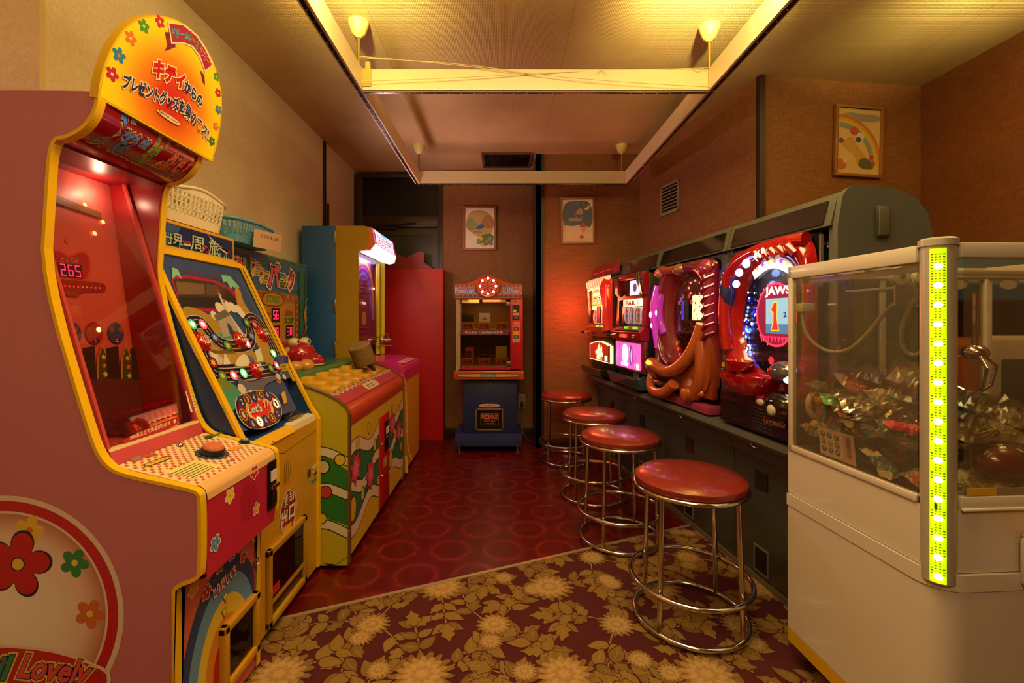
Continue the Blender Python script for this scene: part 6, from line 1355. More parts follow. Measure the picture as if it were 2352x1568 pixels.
def reels(par, u0, u1, z0, z1, w, n=3, glow=.9):
    b = MB(MI); b.box((u0, w + .012, z0), (u1, w + .014, z1), BLACK); b.build('reel_well', par)
    wd = (u1 - u0) / n
    for k in range(n):
        b = MB(MI); P = []
        for j in range(13): a_ = -pi / 2.6 + j * pi / 1.3 / 12; P.append((w + .016 - .018 * cos(a_), (z0 + z1) / 2 + (z1 - z0) / 2 * sin(a_) / sin(pi / 2.6)))
        b.sheet(P, 'x', u0 + k * wd + .005, u0 + (k + 1) * wd - .005, m('#b8acc4', .3, e=.0) if False else m('#c8bcd0', e=.42)); rl = b.build('reel', par)
        c = icanvas(w - .003)
        for j, cc in enumerate(('#c8a040', '#4a8a9c', '#c89030')): c.disc((-(u0 + (k + .5) * wd), z0 + (z1 - z0) * (.22 + .28 * j)), wd * .2, m(cc, .4), n=14)
        c.build('reel_symbol', rl)
reels(T, u0 + .06, u1 - .12, 1.025, 1.13, -.089)
b = MB(MI); b.box((u0 + .055, -.0955, 1.02), (u1 - .11, -.095, 1.132), glass('#ffffff', 1)); b.box((u1 - .115, -.09, 1.02), (u1 - .075, -.08, 1.14), m('#4a3020', .3, .5)); b.box((u1 - .06, -.10, 1.0), (u1 - .045, -.08, 1.17), m('#6a6050', .2, .7)); b.build('reel_glass', T)
b = MB(MI); b.prism([(-.075, .925), (-.125, .93), (-.13, .975), (-.10, 1.01), (-.075, 1.015)], 'x', u0, u1, SR); b.box((u0 + .04, -.128, .985), (u1 - .03, -.09, .995), m('#8a7a6a', .25, .8), .003); cp_ = b.build('control_panel', T)
b = MB(MI)
for k in range(3): b.lathe([(.012, 0), (.012, -.004), (0, -.006)], (u0 + .21 + k * .04, -.130, .952), m('#ff5048', e=1.2), 14, ax='y')
b.build('stop_button', cp_)
b = MB(MI); b.box((u0 + .10, -.12, .998), (u0 + .13, -.10, 1.01), m('#58e020', e=1.8)); b.build('control_light', cp_)
b = MB(MI); b.box((u0 + .24, -.12, .998), (u0 + .26, -.10, 1.01), m('#40d820', e=1.6)); b.build('control_light', cp_)
b = MB(MI); b.box((u0 + .32, -.125, .998), (u0 + .38, -.10, 1.006), m('#d87060', .3)); b.build('bet_button', cp_)
b = MB(MI); b.lathe([(.012, 0), (.010, -.012), (0, -.012)], (u0 + .10, -.128, .955), CHROME, 12, ax='y'); b.build('key_lock', cp_)
lever(T, u1 - .02, -.12, .955)
b = MB(MI); b.box((u0 - .0, -.100, .735), (u1, -.075, .925), CH, .004); b.box((u0 + .0, -.104, .74), (u0 + .045, -.098, .915), SR, .003); b.build('panel_frame', T)
b = MB(MI); b.box((u0 + .06, -.104, .75), (u1 - .015, -.100, .91), m('#e868c8', e=.9)); pa = b.build('picture_panel', T)
cv = icanvas(-.1045); r = random.Random(5); L_, R_ = -(u1 - .015), -(u0 + .06)
for k in range(26):
    x = r.uniform(L_ + .02, R_ - .02); z = r.uniform(.76, .88); h = r.uniform(.01, .05); cv.poly([(x, z), (x + .006, z + h * .5), (x + .002, z + h), (x - .008, z + h * .6)], m(r.choice(('#fff0ff', '#b02890', '#ff90e0', '#d048b0')), e=r.choice((.8, 1.8))))
cx_ = (L_ + R_) / 2; cv.disc((cx_ - .03, .84), .05, m('#fff0ff', e=1.8), ry=.06); cv.poly([(cx_ + .06, .77), (cx_ + .09, .80), (cx_ + .085, .88), (cx_ + .06, .90), (cx_ + .045, .87), (cx_ + .04, .80)], m('#6a4890', e=.5)); cv.poly([(cx_ + .065, .78), (cx_ + .08, .81), (cx_ + .07, .88), (cx_ + .055, .84)], m('#c8b8e0', e=.9))
cv.rect(cx_ - .09, .762, cx_ + .02, .785, m('#fff0e8', e=2)); cv.rect(R_ - .05, .755, R_ - .012, .79, m('#e8e0c8', e=1)); cv.rect(L_ + .005, .78, L_ + .03, .82, m('#7ab8b8', e=.7)); cv.build('panel_picture', pa)
b = MB(MI); b.prism([(-.075, .64), (-.13, .645), (-.155, .70), (-.15, .715), (-.14, .712), (-.12, .66), (-.075, .66)], 'x', u0 + .02, u1 + .01, m('#33484e', .2, coat=.6)); b.prism([(-.08, .66), (-.14, .66), (-.15, .70), (-.08, .73)], 'x', u0 + .02, u0 + .03, m('#33484e', .2)); b.box((u0 + .12, -.085, .66), (u0 + .2, -.08, .73), m('#5a6a48', .3)); b.box((u0 + .05, -.14, .632), (u1 - .05, -.08, .642), BLACK); b.build('medal_tray', T)

# --- slot machine with the fiery picture (far end)
T = Thing('slot_machine', 'slot machine with glowing red sides, three lit sevens and a fiery picture', 'slot machine', IW(2.05, 0, .63))
u0, u1 = 1.795, 2.255; b = MB(MI); b.box((u0, -.075, .635), (u1, .24, 1.34), m('#241814', .4), .004); b.build('body', T)
NEON = m('#ff2a24', e=4.5)
def mold(b, pts, r, mat): b.tube(smooth(pts, 2), r, mat, 12)
b = MB(MI); mold(b, [(u0 + .02, -.11, .98), (u0 + .03, -.125, 1.05), (u0 + .025, -.12, 1.14), (u0 + .06, -.125, 1.22), (u0 + .10, -.12, 1.28), (u0 + .05, -.11, 1.33)], .026, m('#c02418', .25, e=.55)); b.box((u0 + .0, -.10, .97), (u0 + .05, -.075, 1.34), m('#c82c20', .3, e=.25), .01); b.tube([(u0 + .012, -.128, .99), (u0 + .012, -.13, 1.30)], .005, NEON, 8); b.build('neon_side', T)
b = MB(MI); mold(b, [(u1 - .01, -.10, 1.03), (u1 - .03, -.105, 1.10), (u1 - .02, -.11, 1.20), (u1, -.11, 1.30)], .013, CH); b.tube([(u1 + .004, -.10, 1.05), (u1 + .004, -.10, 1.30)], .005, m('#ff2a24', e=2.5), 6); b.build('chrome_side', T)
b = MB(MI); b.prism([(-.075, 1.29), (-.12, 1.295), (-.13, 1.34), (-.10, 1.365), (-.075, 1.37)], 'x', u0 + .06, u1, m('#ffc890', e=.8), True); 
for k in range(7): b.prism([(-.122, 1.297), (-.131, 1.34), (-.101, 1.366), (-.099, 1.366), (-.129, 1.34), (-.12, 1.297)], 'x', u0 + .09 + k * .052, u0 + .11 + k * .052, m('#f08870', e=.9))
for k in range(8): b.ball((u0 + .08 + k * .045, -.125, 1.285 - .01 * abs(sin(k))), .006, m('#ffd890', e=3), 8, 6)
b.build('awning', T)
b = MB(MI); b.box((u0 + .07, -.092, 1.165), (u1 - .03, -.085, 1.275), m('#f8903c', e=1.5)); sp = b.build('seven_panel', T)
cv = icanvas(-.0925)
for k in range(3): x = -(u1 - .08 - k * .10); cv.text('7', (x, 1.175), (x + .06, 1.175), (x, 1.225), m('#8a1408', .4), m('#fff8d0', e=4), .08, .05, .2, px=False)
cv.rect(-(u1 - .07), 1.235, -(u0 + .13), 1.255, m('#fff0b0', e=3.5)); cv.build('seven_lettering', sp)
b = MB(MI); b.box((u0 + .06, -.09, 1.13), (u1 - .04, -.083, 1.16), m('#ffe890', e=1.6)); b.box((u0 + .22, -.10, 1.03), (u0 + .29, -.09, 1.155), m('#6a2a20', .4)); b.build('lit_strip', T)
reels(T, u0 + .06, u1 - .06, 1.02, 1.125, -.089)
b = MB(MI); b.prism([(-.075, .93), (-.115, .93), (-.12, .99), (-.10, 1.015), (-.075, 1.015)], 'x', u0 + .03, u1 + .01, m('#7a4420', .3, .3)); b.box((u0 + .08, -.122, .995), (u1 - .05, -.09, 1.0), m('#a82018', e=.5)); cp_ = b.build('control_panel', T)
b = MB(MI)
for k in range(3): b.lathe([(.012, 0), (.012, -.004), (0, -.006)], (u0 + .26 + k * .04, -.119, .958), m('#4a2018', .3), 14, ax='y')
b.box((u0 + .12, -.12, .998), (u0 + .14, -.10, 1.012), m('#58e020', e=2)); b.box((u0 + .22, -.12, .998), (u0 + .24, -.10, 1.012), m('#58e020', e=2)); b.tube([(u0 + .10, -.125, .97), (u0 + .03, -.13, .99)], .008, CHROME, 8); b.build('stop_button', cp_)
lever(T, u1 + .0, -.115, .958)
b = MB(MI); P = [(u0 + .01, .745), (u1 + .005, .745), (u1 + .005, .865)] + [(u1 + .005 - (u1 - u0) * t, .865 + .03 * sin(pi * t)) for t in (.2, .4, .6, .8)] + [(u0 + .01, .865)]
b.M = MI @ Matrix(((1, 0, 0, 0), (0, 1, 0, 0), (0, 0, 1, 0), (0, 0, 0, 1))); b.prism([(p[0], p[1]) for p in P], 'y', -.095, -.075, m('#e8e0a8', e=1.3)); b.build('lit_border', T)
cv = icanvas(-.0955); cen = Vector((-(u0 + u1) / 2, .815)); Q = [Vector((-p[0], p[1])) for p in P]; Q = [cen + Vector(((q.x - cen.x) * .94, (q.y - cen.y) * .90)) for q in Q]; cv.poly(Q, m('#a83018', e=.45))
for k in range(40):
    a_ = r.uniform(0, 2 * pi); d_ = r.uniform(0, .06); x = cen.x + d_ * cos(a_) * 1.5; z = .805 + d_ * sin(a_) * .9; cv.poly(star(x, z, r.uniform(.012, .03), .007, 5, a_), m(r.choice(('#ffd870', '#ffffd0', '#ff9030')), e=r.choice((1.5, 3.5))))
cv.rect(-(u0 + .12), .76, -(u0 + .07), .795, m('#fff0c0', e=2)); cv.rect(-(u0 + .045), .75, -(u0 + .015), .87, m('#381410', .4)); cv.build('panel_picture', T)
b = MB(MI); b.prism([(-.075, .638), (-.15, .645), (-.165, .695), (-.155, .70), (-.14, .66), (-.075, .66)], 'x', u0 + .03, u1 + .02, m('#1e1c14', .2, coat=.5)); b.box((u0 + .03, -.15, .64), (u0 + .04, -.08, .70), m('#1e1c14', .2)); b.build('medal_tray', T)
b = MB(MI); b.prism([(-.09, 1.385), (-.07, 1.44), (-.04, 1.47), (-.04, 1.385)], 'x', u0 - .02, u1, m('#8a1016', .3, e=.12)); b.box((u0 + .02, -.082, 1.395), (u1 - .02, -.078, 1.41), m('#d86858', .4, e=.2)); b.prism([(-.09, 1.375), (-.09, 1.385), (-.04, 1.385), (-.04, 1.375)], 'x', u0 - .02, u1, m('#701014', .3)); b.build('top_sign', T)
lamp('red_wall_fill', 'POINT', IW(u1 - .10, -.24, 1.15), 8.0, (1, .10, .04), .10)  # floating point light, added to spread red onto the back wall

# --- moulded pachinko fronts
def mold_frame(u0, u1, z0, z1, ec, er, w0, bulge, mat, n=72, rings=8, corner=.5, part=None):
    b = MB(MI); vs = []; fs = []; cu, cz = (u0 + u1) / 2, (z0 + z1) / 2; hu, hz = (u1 - u0) / 2, (z1 - z0) / 2
    for k in range(rings + 1):
        t = k / rings
        for i in range(n):
            q = 2 * pi * i / n; c_, s_ = cos(q), sin(q); p_ = 2 / 7
            ox = cu + hu * (abs(c_) ** p_) * (1 if c_ > 0 else -1); oz = cz + hz * (abs(s_) ** p_) * (1 if s_ > 0 else -1)
            ix = ec[0] + er[0] * c_; iz = ec[1] + er[1] * s_
            w = w0 - bulge * sin(pi * (.12 + .88 * t)) ** .8 if t > 0 else w0
            if k == rings: w = w0 + .01
            vs.append((ox + (ix - ox) * t, w, oz + (iz - oz) * t))
    for k in range(rings):
        for i in range(n): j = (i + 1) % n; fs.append((k * n + i, k * n + j, (k + 1) * n + j, (k + 1) * n + i))
    b.add(vs, fs, mat, True); return b

T = Thing('pachinko_machine', 'pachinko game with a moulded pink spiral column and orange tentacle tray', 'pachinko machine', IW(.9, 0, .63))
u0, u1 = .632, 1.175; PKM = m('#8e1a48', .18, coat=1); ORM = m('#b85a28', .2, coat=1)
b = MB(MI); b.box((u0 - .012, -.015, .64), (u1, .2, 1.345), m('#0c0a08', .4)); b.build('housing', T)
b = mold_frame(u0, u1, .70, 1.34, (.885, 1.06), (.165, .215), -.03, .05, m('#7c2430', .18, coat=1)); b.build('front_moulding', T)
b = MB(MI); b.tube(smooth([(u0 + .035, -.055, 1.30), (u0 + .032, -.06, 1.22), (u0 + .028, -.055, 1.10), (u0 + .035, -.05, 1.0), (u0 + .05, -.045, .93)], 2), .036, PKM, 14)
for k in range(8): z = 1.27 - k * .042; b.tube([(u0 + .0, -.062, z + .022), (u0 + .02, -.092, z + .008), (u0 + .052, -.088, z - .010), (u0 + .072, -.06, z - .024)], .011 - k * .0006, PKM, 8)
b.ball((u0 + .045, -.075, 1.285), (.05, .03, .042), m('#a03058', .18, coat=1), 18, 12); b.build('spiral_column', T)
b = MB(MI); b.ball((1.10, -.08, 1.305), (.045, .03, .028), m('#d88068', .1, coat=1), 16, 10); b.tube(smooth([(1.16, -.05, 1.30), (1.10, -.08, 1.325), (1.03, -.08, 1.31), (.95, -.07, 1.31)], 2), .022, m('#a84838', .15, coat=1), 10); b.ball((.92, -.07, 1.305), (.05, .03, .03), m('#a87848', .15, .3, coat=1), 14, 10); b.build('jewel', T)
b = MB(MI); mold(b, [(1.155, -.06, 1.24), (1.168, -.075, 1.15), (1.165, -.08, 1.05), (1.155, -.07, .98), (1.15, -.06, .90)], .028, m('#b830a8', .15, e=.55, coat=1)); mold(b, [(1.095, -.07, 1.19), (1.11, -.08, 1.12), (1.105, -.08, 1.04), (1.08, -.07, .98)], .018, m('#a02898', .15, e=.5, coat=1)); b.build('glowing_side', T)
b = MB(MI); b.ball((1.165, -.105, 1.08), (.008, .008, .018), m('#ffd0ff', e=9), 8, 6); b.build('lamp', T); b = MB(MI); b.ball((1.16, -.10, 1.02), (.008, .008, .015), m('#ff90ff', e=9), 8, 6); b.build('lamp', T); b = MB(MI); b.ball((1.112, -.098, 1.09), (.006, .006, .014), m('#ffb0ff', e=6), 8, 6); b.build('lamp', T)
b = MB(MI); mold(b, [(1.13, -.07, .96), (1.10, -.08, .90), (1.06, -.085, .85), (1.01, -.08, .82)], .014, m('#7a2a38', .15, coat=1)); mold(b, [(1.16, -.06, .95), (1.14, -.07, .87), (1.12, -.08, .81)], .02, m('#6a1828', .15, coat=1)); b.build('left_strand', T)
b = MB(MI)
b.tube(smooth([(1.165, -.07, .735), (1.17, -.10, .79), (1.13, -.12, .825), (1.05, -.125, .80), (.95, -.12, .785), (.86, -.115, .81), (.78, -.10, .87), (.73, -.085, .95), (.70, -.075, 1.03)], 2), .030, ORM, 14)
b.tube(smooth([(1.165, -.08, .775), (1.175, -.10, .72), (1.13, -.12, .675), (1.04, -.13, .665), (.95, -.13, .68), (.88, -.12, .735)], 2), .027, ORM, 14)
b.tube(smooth([(.72, -.07, .95), (.70, -.075, .85), (.71, -.08, .76), (.76, -.08, .70)], 2), .034, m('#a04c22', .25, coat=.6), 12); b.build('tentacle', T)
b = MB(MI); b.box((.64, -.07, .69), (1.16, -.03, .86), m('#8a3418', .25, coat=.6), .015, 2); b.prism(smooth([Vector(p) for p in [(.638, .69), (.638, .98), (.67, .97), (.73, .89), (.82, .83), (.95, .80), (.97, .70)]], 2, True), 'y', -.08, -.03, m('#9a4a20', .22, coat=.8), True); b.ball((1.04, -.09, .72), (.09, .045, .02), m('#2a0c06', .3), 16, 8); b.build('ball_tray', T)
b = MB(MI); b.ball((1.085, -.155, .822), (.027, .012, .013), m('#ffb028', e=3.0), 12, 8); b.build('eye_lamp', T)
p_ = isl(1605, 882, -.12)
b = MB(MI); b.lathe([(.034, 0), (.036, -.015), (.030, -.04), (.012, -.05), (0, -.05)], (.775, -.09, .70), m('#a84a1c', .2, coat=.6), 20, ax='y'); b.lathe([(.038, -.006), (.038, -.016)], (.775, -.09, .70), CHROME, 20, ax='y'); b.ball((.72, -.075, .715), (.03, .02, .02), ORM, 12, 8); b.build('handle', T)
b = MB(MI); b.lathe([(.017, 0), (.015, -.006), (.008, -.004), (0, -.004)], (.70, -.065, .845), m('#6a3a1c', .3, .6), 14, ax='y'); b.build('side_knob', T)
b = MB(MI); b.box((u0 - .008, -.095, .632), (u1 - .02, -.02, .668), m('#8e3050', .35), .003); b.build('bottom_bar', T)
b = MB(MI); b.box((u0 + .03, -.022, .80), (u1 - .03, -.018, 1.30), m('#241410', .3)); b.build('play_board', T)
cv = icanvas(-.0225); cc = (-.885, 1.06)
for k in range(200):
    a_ = r.uniform(0, 2 * pi); d_ = sqrt(r.random()); x, z = cc[0] + .15 * d_ * cos(a_), cc[1] + .20 * d_ * sin(a_)
    cv.disc((x, z), r.uniform(.0015, .006), m(r.choice(('#8a5a40', '#a87858', '#6a3a28', '#b89070', '#54302a')), .25, .5), n=8)
for k in range(7): cv.disc((cc[0] - .10 + .02 * k, 1.14 + .015 * (k % 3)), .012, m(('#c82820', '#4858c8', '#a83028')[k % 3], e=.7), n=12)
for k in range(5): cv.disc((cc[0] - .12 + .012 * k, .93 - .03 * k), .011, m('#e03828', e=.9), n=10)
cv.disc((cc[0] + .02, .93), .016, m('#8a7a60', .3, .6)); cv.disc((cc[0] + .02, .93), .009, m('#2a1a14', .3)); cv.rect(cc[0] - .075, 1.05, cc[0] - .05, 1.15, m('#3038b0', e=.8)); cv.rect(cc[0] - .045, 1.05, cc[0] - .005, 1.165, m('#2a2420', .3)); cv.build('board_print', T)
b = MB(MI); b.box((.735, -.030, 1.05), (.865, -.024, 1.17), m('#f8e8b8', e=1.25)); b.build('lit_screen', T)
b = MB(MI); b.box((u0 + .06, -.030, .83), (u1 - .05, -.0285, 1.29), glass('#fff0e8', 1.2)); b.build('glass_pane', T)

T = Thing('pachinko_machine', 'red pachinko game with blue lamps and a bowl-shaped tray', 'pachinko machine', IW(.33, 0, .63))
u0, u1 = .105, .556; RDM = m('#b01414', .15, coat=1)
b = MB(MI); b.box((u0 - .004, -.018, .635), (u1, .2, 1.34), m('#0c0a08', .4)); b.box((u0 - .012, -.03, 1.16), (u0 - .004, -.02, 1.33), m('#8a8070', .3, .5)); b.build('housing', T)
b = mold_frame(u0, u1, .745, 1.335, (.312, 1.055), (.178, .215), -.03, .045, RDM); b.build('front_moulding', T)
b = MB(MI); b.tube(smooth([(.52, -.07, .93), (.528, -.08, 1.05), (.525, -.08, 1.15), (.49, -.085, 1.24), (.42, -.085, 1.285), (.33, -.08, 1.31), (.22, -.07, 1.32), (.13, -.05, 1.32)], 2), .026, RDM, 12)
for k in range(5): b.tube([(.33 - k * .04, -.09, 1.31), (.30 - k * .04, -.11, 1.295), (.28 - k * .04, -.10, 1.27)], .014, RDM, 8)
b.build('arched_fin', T)
b = MB(MI); b.ball((.515, -.075, 1.19), (.035, .035, .09), m('#28305a', .1, coat=1), 16, 12); b.ball((.50, -.08, 1.24), (.04, .03, .05), m('#30408a', .1, coat=1), 14, 10); b.build('lamp_housing', T)
b = MB(MI)
for (x, y, rr) in ((1714, 605, .017), (1698, 626, .016), (1691, 652, .015)): q = isl(x, y, -.105); b = MB(MI); b.ball(q, (rr, .012, rr), m('#90b8ff', e=8), 14, 10); b.build('lamp', T)
b = MB(MI); q = isl(1809, 868, -.105); b.ball(q, (.018, .014, .018), m('#90b8ff', e=8), 14, 10); q = isl(1822, 850, -.10); b.ball(q, (.012, .01, .012), m('#6078ff', e=4), 10, 8)
for (x, y) in ((1736, 588), (1745, 582), (1752, 577)): q = isl(x, y, -.115); b.ball(q, (.008, .006, .014), m('#ffb890', e=4), 8, 6)
b.build('lamp', T)
b = MB(MI); b.box((u0 + .02, -.020, .80), (u1 - .02, -.016, 1.30), m('#10121c', .3)); b.build('play_board', T)
cv = icanvas(-.0205); cc = (-.312, 1.055)
for k in range(150):
    a_ = r.uniform(0, 2 * pi); d_ = sqrt(r.random()); cv.disc((cc[0] + .17 * d_ * cos(a_), cc[1] + .20 * d_ * sin(a_)), r.uniform(.0012, .0035), m(r.choice(('#8a8a98', '#5a5a6a', '#3a3a50')), .2, .6), n=7)
for (x0, y0_, n_, sx_, sz_) in ((-.43, 1.08, 26, .035, .06), (-.46, 1.0, 14, .02, .03), (-.43, .93, 20, .03, .04)):
    for k in range(n_): cv.disc((x0 + r.gauss(0, sx_ * .6), y0_ + r.gauss(0, sz_ * .6)), r.uniform(.003, .008), m(r.choice(('#2048ff', '#5088ff', '#c0d8ff', '#1028c8')), e=r.choice((1.5, 4))), n=10)
for k in range(14): cv.disc((-.44 + r.gauss(0, .02), .905 + r.gauss(0, .02)), .004, m(r.choice(('#ff8020', '#ff3020', '#ffb040')), e=2.5), n=8)
P = [(cc[0] + .02 + .10 * cos(q), 1.07 + .115 * sin(q)) for q in [2 * pi * i / 40 for i in range(40)]]; cv.poly(P, m('#8a1438', e=.5)); cv.line(P, .008, m('#ff3048', e=1.5), True)
for k in range(12): q = pi * .55 + k * pi * .9 / 12; cv.disc((cc[0] + .02 + .108 * cos(q), 1.07 + .12 * sin(q)), .0035, m('#ff4060', e=4), n=8)
cv.text('JAWS', (cc[0] - .035, 1.135), (cc[0] + .095, 1.135), (cc[0] - .035, 1.175), m('#fff0e0', e=1.6), m('#ff3020', e=1.5), .06, .04, px=False)
cv.rect(cc[0] - .03, 1.0, cc[0] + .10, 1.13, m('#88b8d0', e=.8)); cv.rect(cc[0] - .03, 1.0, cc[0] + .10, 1.035, m('#4878a8', e=.7))
cv.poly([(cc[0] - .005, 1.01), (cc[0] + .005, 1.04), (cc[0] + .006, 1.075), (cc[0] - .008, 1.085), (cc[0] + .01, 1.118), (cc[0] + .032, 1.12), (cc[0] + .028, 1.06), (cc[0] + .04, 1.01)], m('#f0b838', e=1)); cv.poly([(cc[0] + .0, 1.014), (cc[0] + .01, 1.04), (cc[0] + .011, 1.08), (cc[0] - .002, 1.087), (cc[0] + .013, 1.113), (cc[0] + .027, 1.115), (cc[0] + .024, 1.06), (cc[0] + .034, 1.014)], m('#e02818', e=1.1))
cv.text('2', (cc[0] + .06, 1.06), (cc[0] + .075, 1.06), (cc[0] + .06, 1.08), m('#1838a8', e=.6), px=False, bold=.04)
P = [(cc[0] - .10 + .02 * k, 1.225 + .035 * sin(pi * k / 10)) for k in range(11)]; cv.line(P, .035, m('#fff0e8', e=1.1)); 
for k in range(6): cv.poly(star(cc[0] - .08 + .032 * k, 1.24 + .03 * sin(pi * (k + 1) / 7), .013, .006, 5, k), m(('#ff9838', '#b838d8', '#ffd838')[k % 3], e=1.2))
for k in range(9): cv.poly([(cc[0] - .06 + k * .018, .99), (cc[0] - .052 + k * .018, .965), (cc[0] - .044 + k * .018, .99)], m('#ff2858', e=1.3))
P = star(cc[0] + .0, .90, .016, .014, 6); cv.poly(P, m('#c82838', e=.8)); cv.rect(cc[0] - .02, .855, cc[0] + .05, .87, m('#d82838', e=.9)); cv.build('board_print', T)
b = MB(MI); b.box((u0 + .05, -.028, .83), (u1 - .04, -.0265, 1.28), glass('#ffffff', 1.2)); b.build('glass_pane', T)
b = MB(MI); bw = m('#a80e14', .15, coat=1)
b.lathe([(0, -.075), (.05, -.068), (.085, -.045), (.105, -.01), (.108, .0), (.10, .0), (.08, -.035), (.05, -.05), (0, -.055)], (0, 0, 0), bw, 32, Matrix.Translation((.345, -.10, .845)) @ Matrix.Scale(.85, 4, (0, 1, 0)) @ Matrix.Scale(1.25, 4, (1, 0, 0)) @ Matrix.Scale(1.15, 4, (0, 0, 1)))
b.build('tray_bowl', T)
b = MB(MI); b.lathe([(0, -.045), (.04, -.035), (.065, -.01), (.068, .0), (.06, .0), (.04, -.02), (0, -.025)], (0, 0, 0), bw, 28, Matrix.Translation((.43, -.085, .89)) @ Matrix.Scale(.7, 4, (0, 1, 0))); b.box((.20, -.08, .77), (.52, -.03, .85), bw, .02, 3); b.ball((.18, -.09, .87), (.06, .04, .04), m('#6a6470', .1, .6, coat=1), 16, 10); b.build('upper_tray', T)
b = MB(MI); b.box((u0, -.10, .635), (.53, -.02, .765), m('#0d0b0a', .25, coat=.5), .006)
for k in range(7): b.box((u0 + .005, -.104, .642 + k * .013), (.525, -.10, .648 + k * .013), m('#16120f', .25))
lb = b.build('lower_panel', T)
cv = icanvas(-.1045); P = [cv.px(*q) for q in ((1752, 962), (1756, 955), (1800, 968), (1806, 976), (1802, 984), (1756, 972))]; cv.poly(P, m('#8a5040', .3)); P2 = [sum(P, Vector((0, 0))) / 6 + (p - sum(P, Vector((0, 0))) / 6) * .86 for p in P]; cv.poly(P2, m('#1a0c0a', .3)); cv.text('KYORAKU', (1759, 971), (1800, 982), (1761, 962), m('#c89880', .3), bold=.03); cv.build('maker_lettering', lb)
b = MB(MI); b.ball((.155, -.12, .765), (.08, .045, .045), m('#0f0b0b', .1, coat=1), 18, 12); b.ball((.215, -.135, .765), (.045, .022, .026), m('#6a0a10', .1, coat=1), 14, 8); b.ball((.21, -.157, .765), (.018, .008, .012), m('#a89a8c', .2), 12, 8); b.ball((.150, -.162, .750), (.019, .010, .019), m('#b8ac98', .2), 14, 10); b.build('handle', T)

# ================================================================ stools
SEATR = m('#80281c', .28, coat=.45, var=.08, bump=.08, bs=250)
stool_labels = ['red padded chrome stool standing wholly on the flowered carpet', 'red padded chrome stool straddling the edge of the carpet', 'red padded chrome stool on red vinyl, between the straddling stool and the back one', 'red padded chrome stool by the slot machine with the fiery picture']
def stool(label):
    T = Thing('bar_stool', label, 'stool', (0, 0, 0), 'stools along the game row')
    b = MB(); b.lathe([(0, .462), (.165, .462), (.178, .468), (.186, .480), (.184, .494), (.168, .506), (.13, .513), (.06, .515), (0, .515)], (0, 0, 0), SEATR, 48); parts = [b.build('seat', T)]
    b = MB(); b.ring((0, 0, .466), .186, .0075, CHROME, 48, 10); parts.append(b.build('seat_rim', T))
    for k in range(4):
        a_ = radians(38) + k * pi / 2; b = MB(); b.tube([(.168 * cos(a_), .168 * sin(a_), .463), (.184 * cos(a_), .184 * sin(a_), .02)], .0085, CHROME, 12); parts.append(b.build('leg', T))
    b = MB(); b.ring((0, 0, .148), .199, .0085, CHROME, 56, 12); parts.append(b.build('footrest_ring', T))
    b = MB(); b.ring((0, 0, .0165), .187, .0085, CHROME, 56, 12); parts.append(b.build('base_ring', T))
    return T.o, parts
so, sp_ = stool(stool_labels[0])
for i, (x, y, rz) in enumerate(((.655, 1.60, .0), (.560, 2.185, .25), (.54, 2.715, .1), (.468, 3.40, .0))):
    if i == 0: q = so
    else:
        q = so.copy(); COL.objects.link(q); q['label'] = stool_labels[i]
        for ch in sp_: k = ch.copy(); COL.objects.link(k); k.parent = q
    q.location = (x, y, .0068 if i == 0 else (.004 if i == 1 else 0)); q.rotation_euler = (0, 0, rz)

# ================================================================ claw machine (right foreground)
CA = Vector((.998, .0627, 0)).normalized(); CB = Vector((-CA.y, CA.x, 0)); CO = Vector((.927, .97, 0))
MC = Matrix(((CA.x, CB.x, 0, CO.x), (CA.y, CB.y, 0, CO.y), (0, 0, 1, 0), (0, 0, 0, 1)))
T = Thing('claw_machine', 'white claw crane machine with a glowing yellow-green corner strip', 'arcade machine', MC @ Vector((.3, .21, 0)))
WP = m('#c4b6a4', .3, var=.05, coat=.2); ALU = m('#b8b098', .35, .35); WA_, DB = .62, .425
def footprint(o=0.0, r=.03):
    P = [(WA_, -.03 - o), (WA_, DB), (-.0 - o, DB)]
    c = (-.03 - o + r, -.03 - o + r); P = [(WA_, -.03 - o), (WA_, DB + o), (-.03 - o, DB + o)]
    for k in range(9): q = pi + k * (pi / 2) / 8; P.append((c[0] + r * cos(q), c[1] + r * sin(q)))
    return P
b = MB(MC); b.prism(footprint(.0, .06), 'z', .115, .485, WP, True); b.build('lower_cabinet', T)
b = MB(MC); b.prism(footprint(.0, .06), 'z', .075, .113, m('#c8960c', .35), True); b.build('yellow_skirt', T)
b = MB(MC); b.prism(footprint(.002, .06), 'z', .487, .522, WP, True); b.build('middle_band', T)
b = MB(MC); b.prism([(p[0] + (.0 if p[0] > .5 else .004), p[1] + .004) for p in footprint(.0, .05)], 'z', .524, .655, WP, True); b.build('upper_body', T)
for (a_, bb) in ((.04, DB - .05), (.04, .05), (WA_ - .05, DB - .05), (WA_ - .05, .05)):
    b = MB(MC); b.lathe([(.0, -.012), (.028, -.012), (.032, -.008), (.032, .008), (.028, .012), (0, .012)], (a_, bb, .0325), m('#3a3630', .5), 24, ax='x'); b.lathe([(0, -.014), (.018, -.014), (.018, .014), (0, .014)], (a_, bb, .0325), STEEL, 18, ax='x'); b.box((a_ - .018, bb - .012, .045), (a_ + .018, bb + .014, .076), STEEL, .003); b.build('castor', T)
b = MB(MC); b.box((-.026, -.02, .655), (WA_ - .004, DB - .004, .668), m('#3a342a', .5)); b.build('prize_deck', T)
b = MB(MC)
b.box((-.030, DB - .018, .655), (-.014, DB, 1.20), WP, .003); b.box((-.030, .02, .655), (-.014, DB, .672), WP, .002); b.box((-.030, .02, 1.175), (-.012, DB, 1.212), WP, .003)
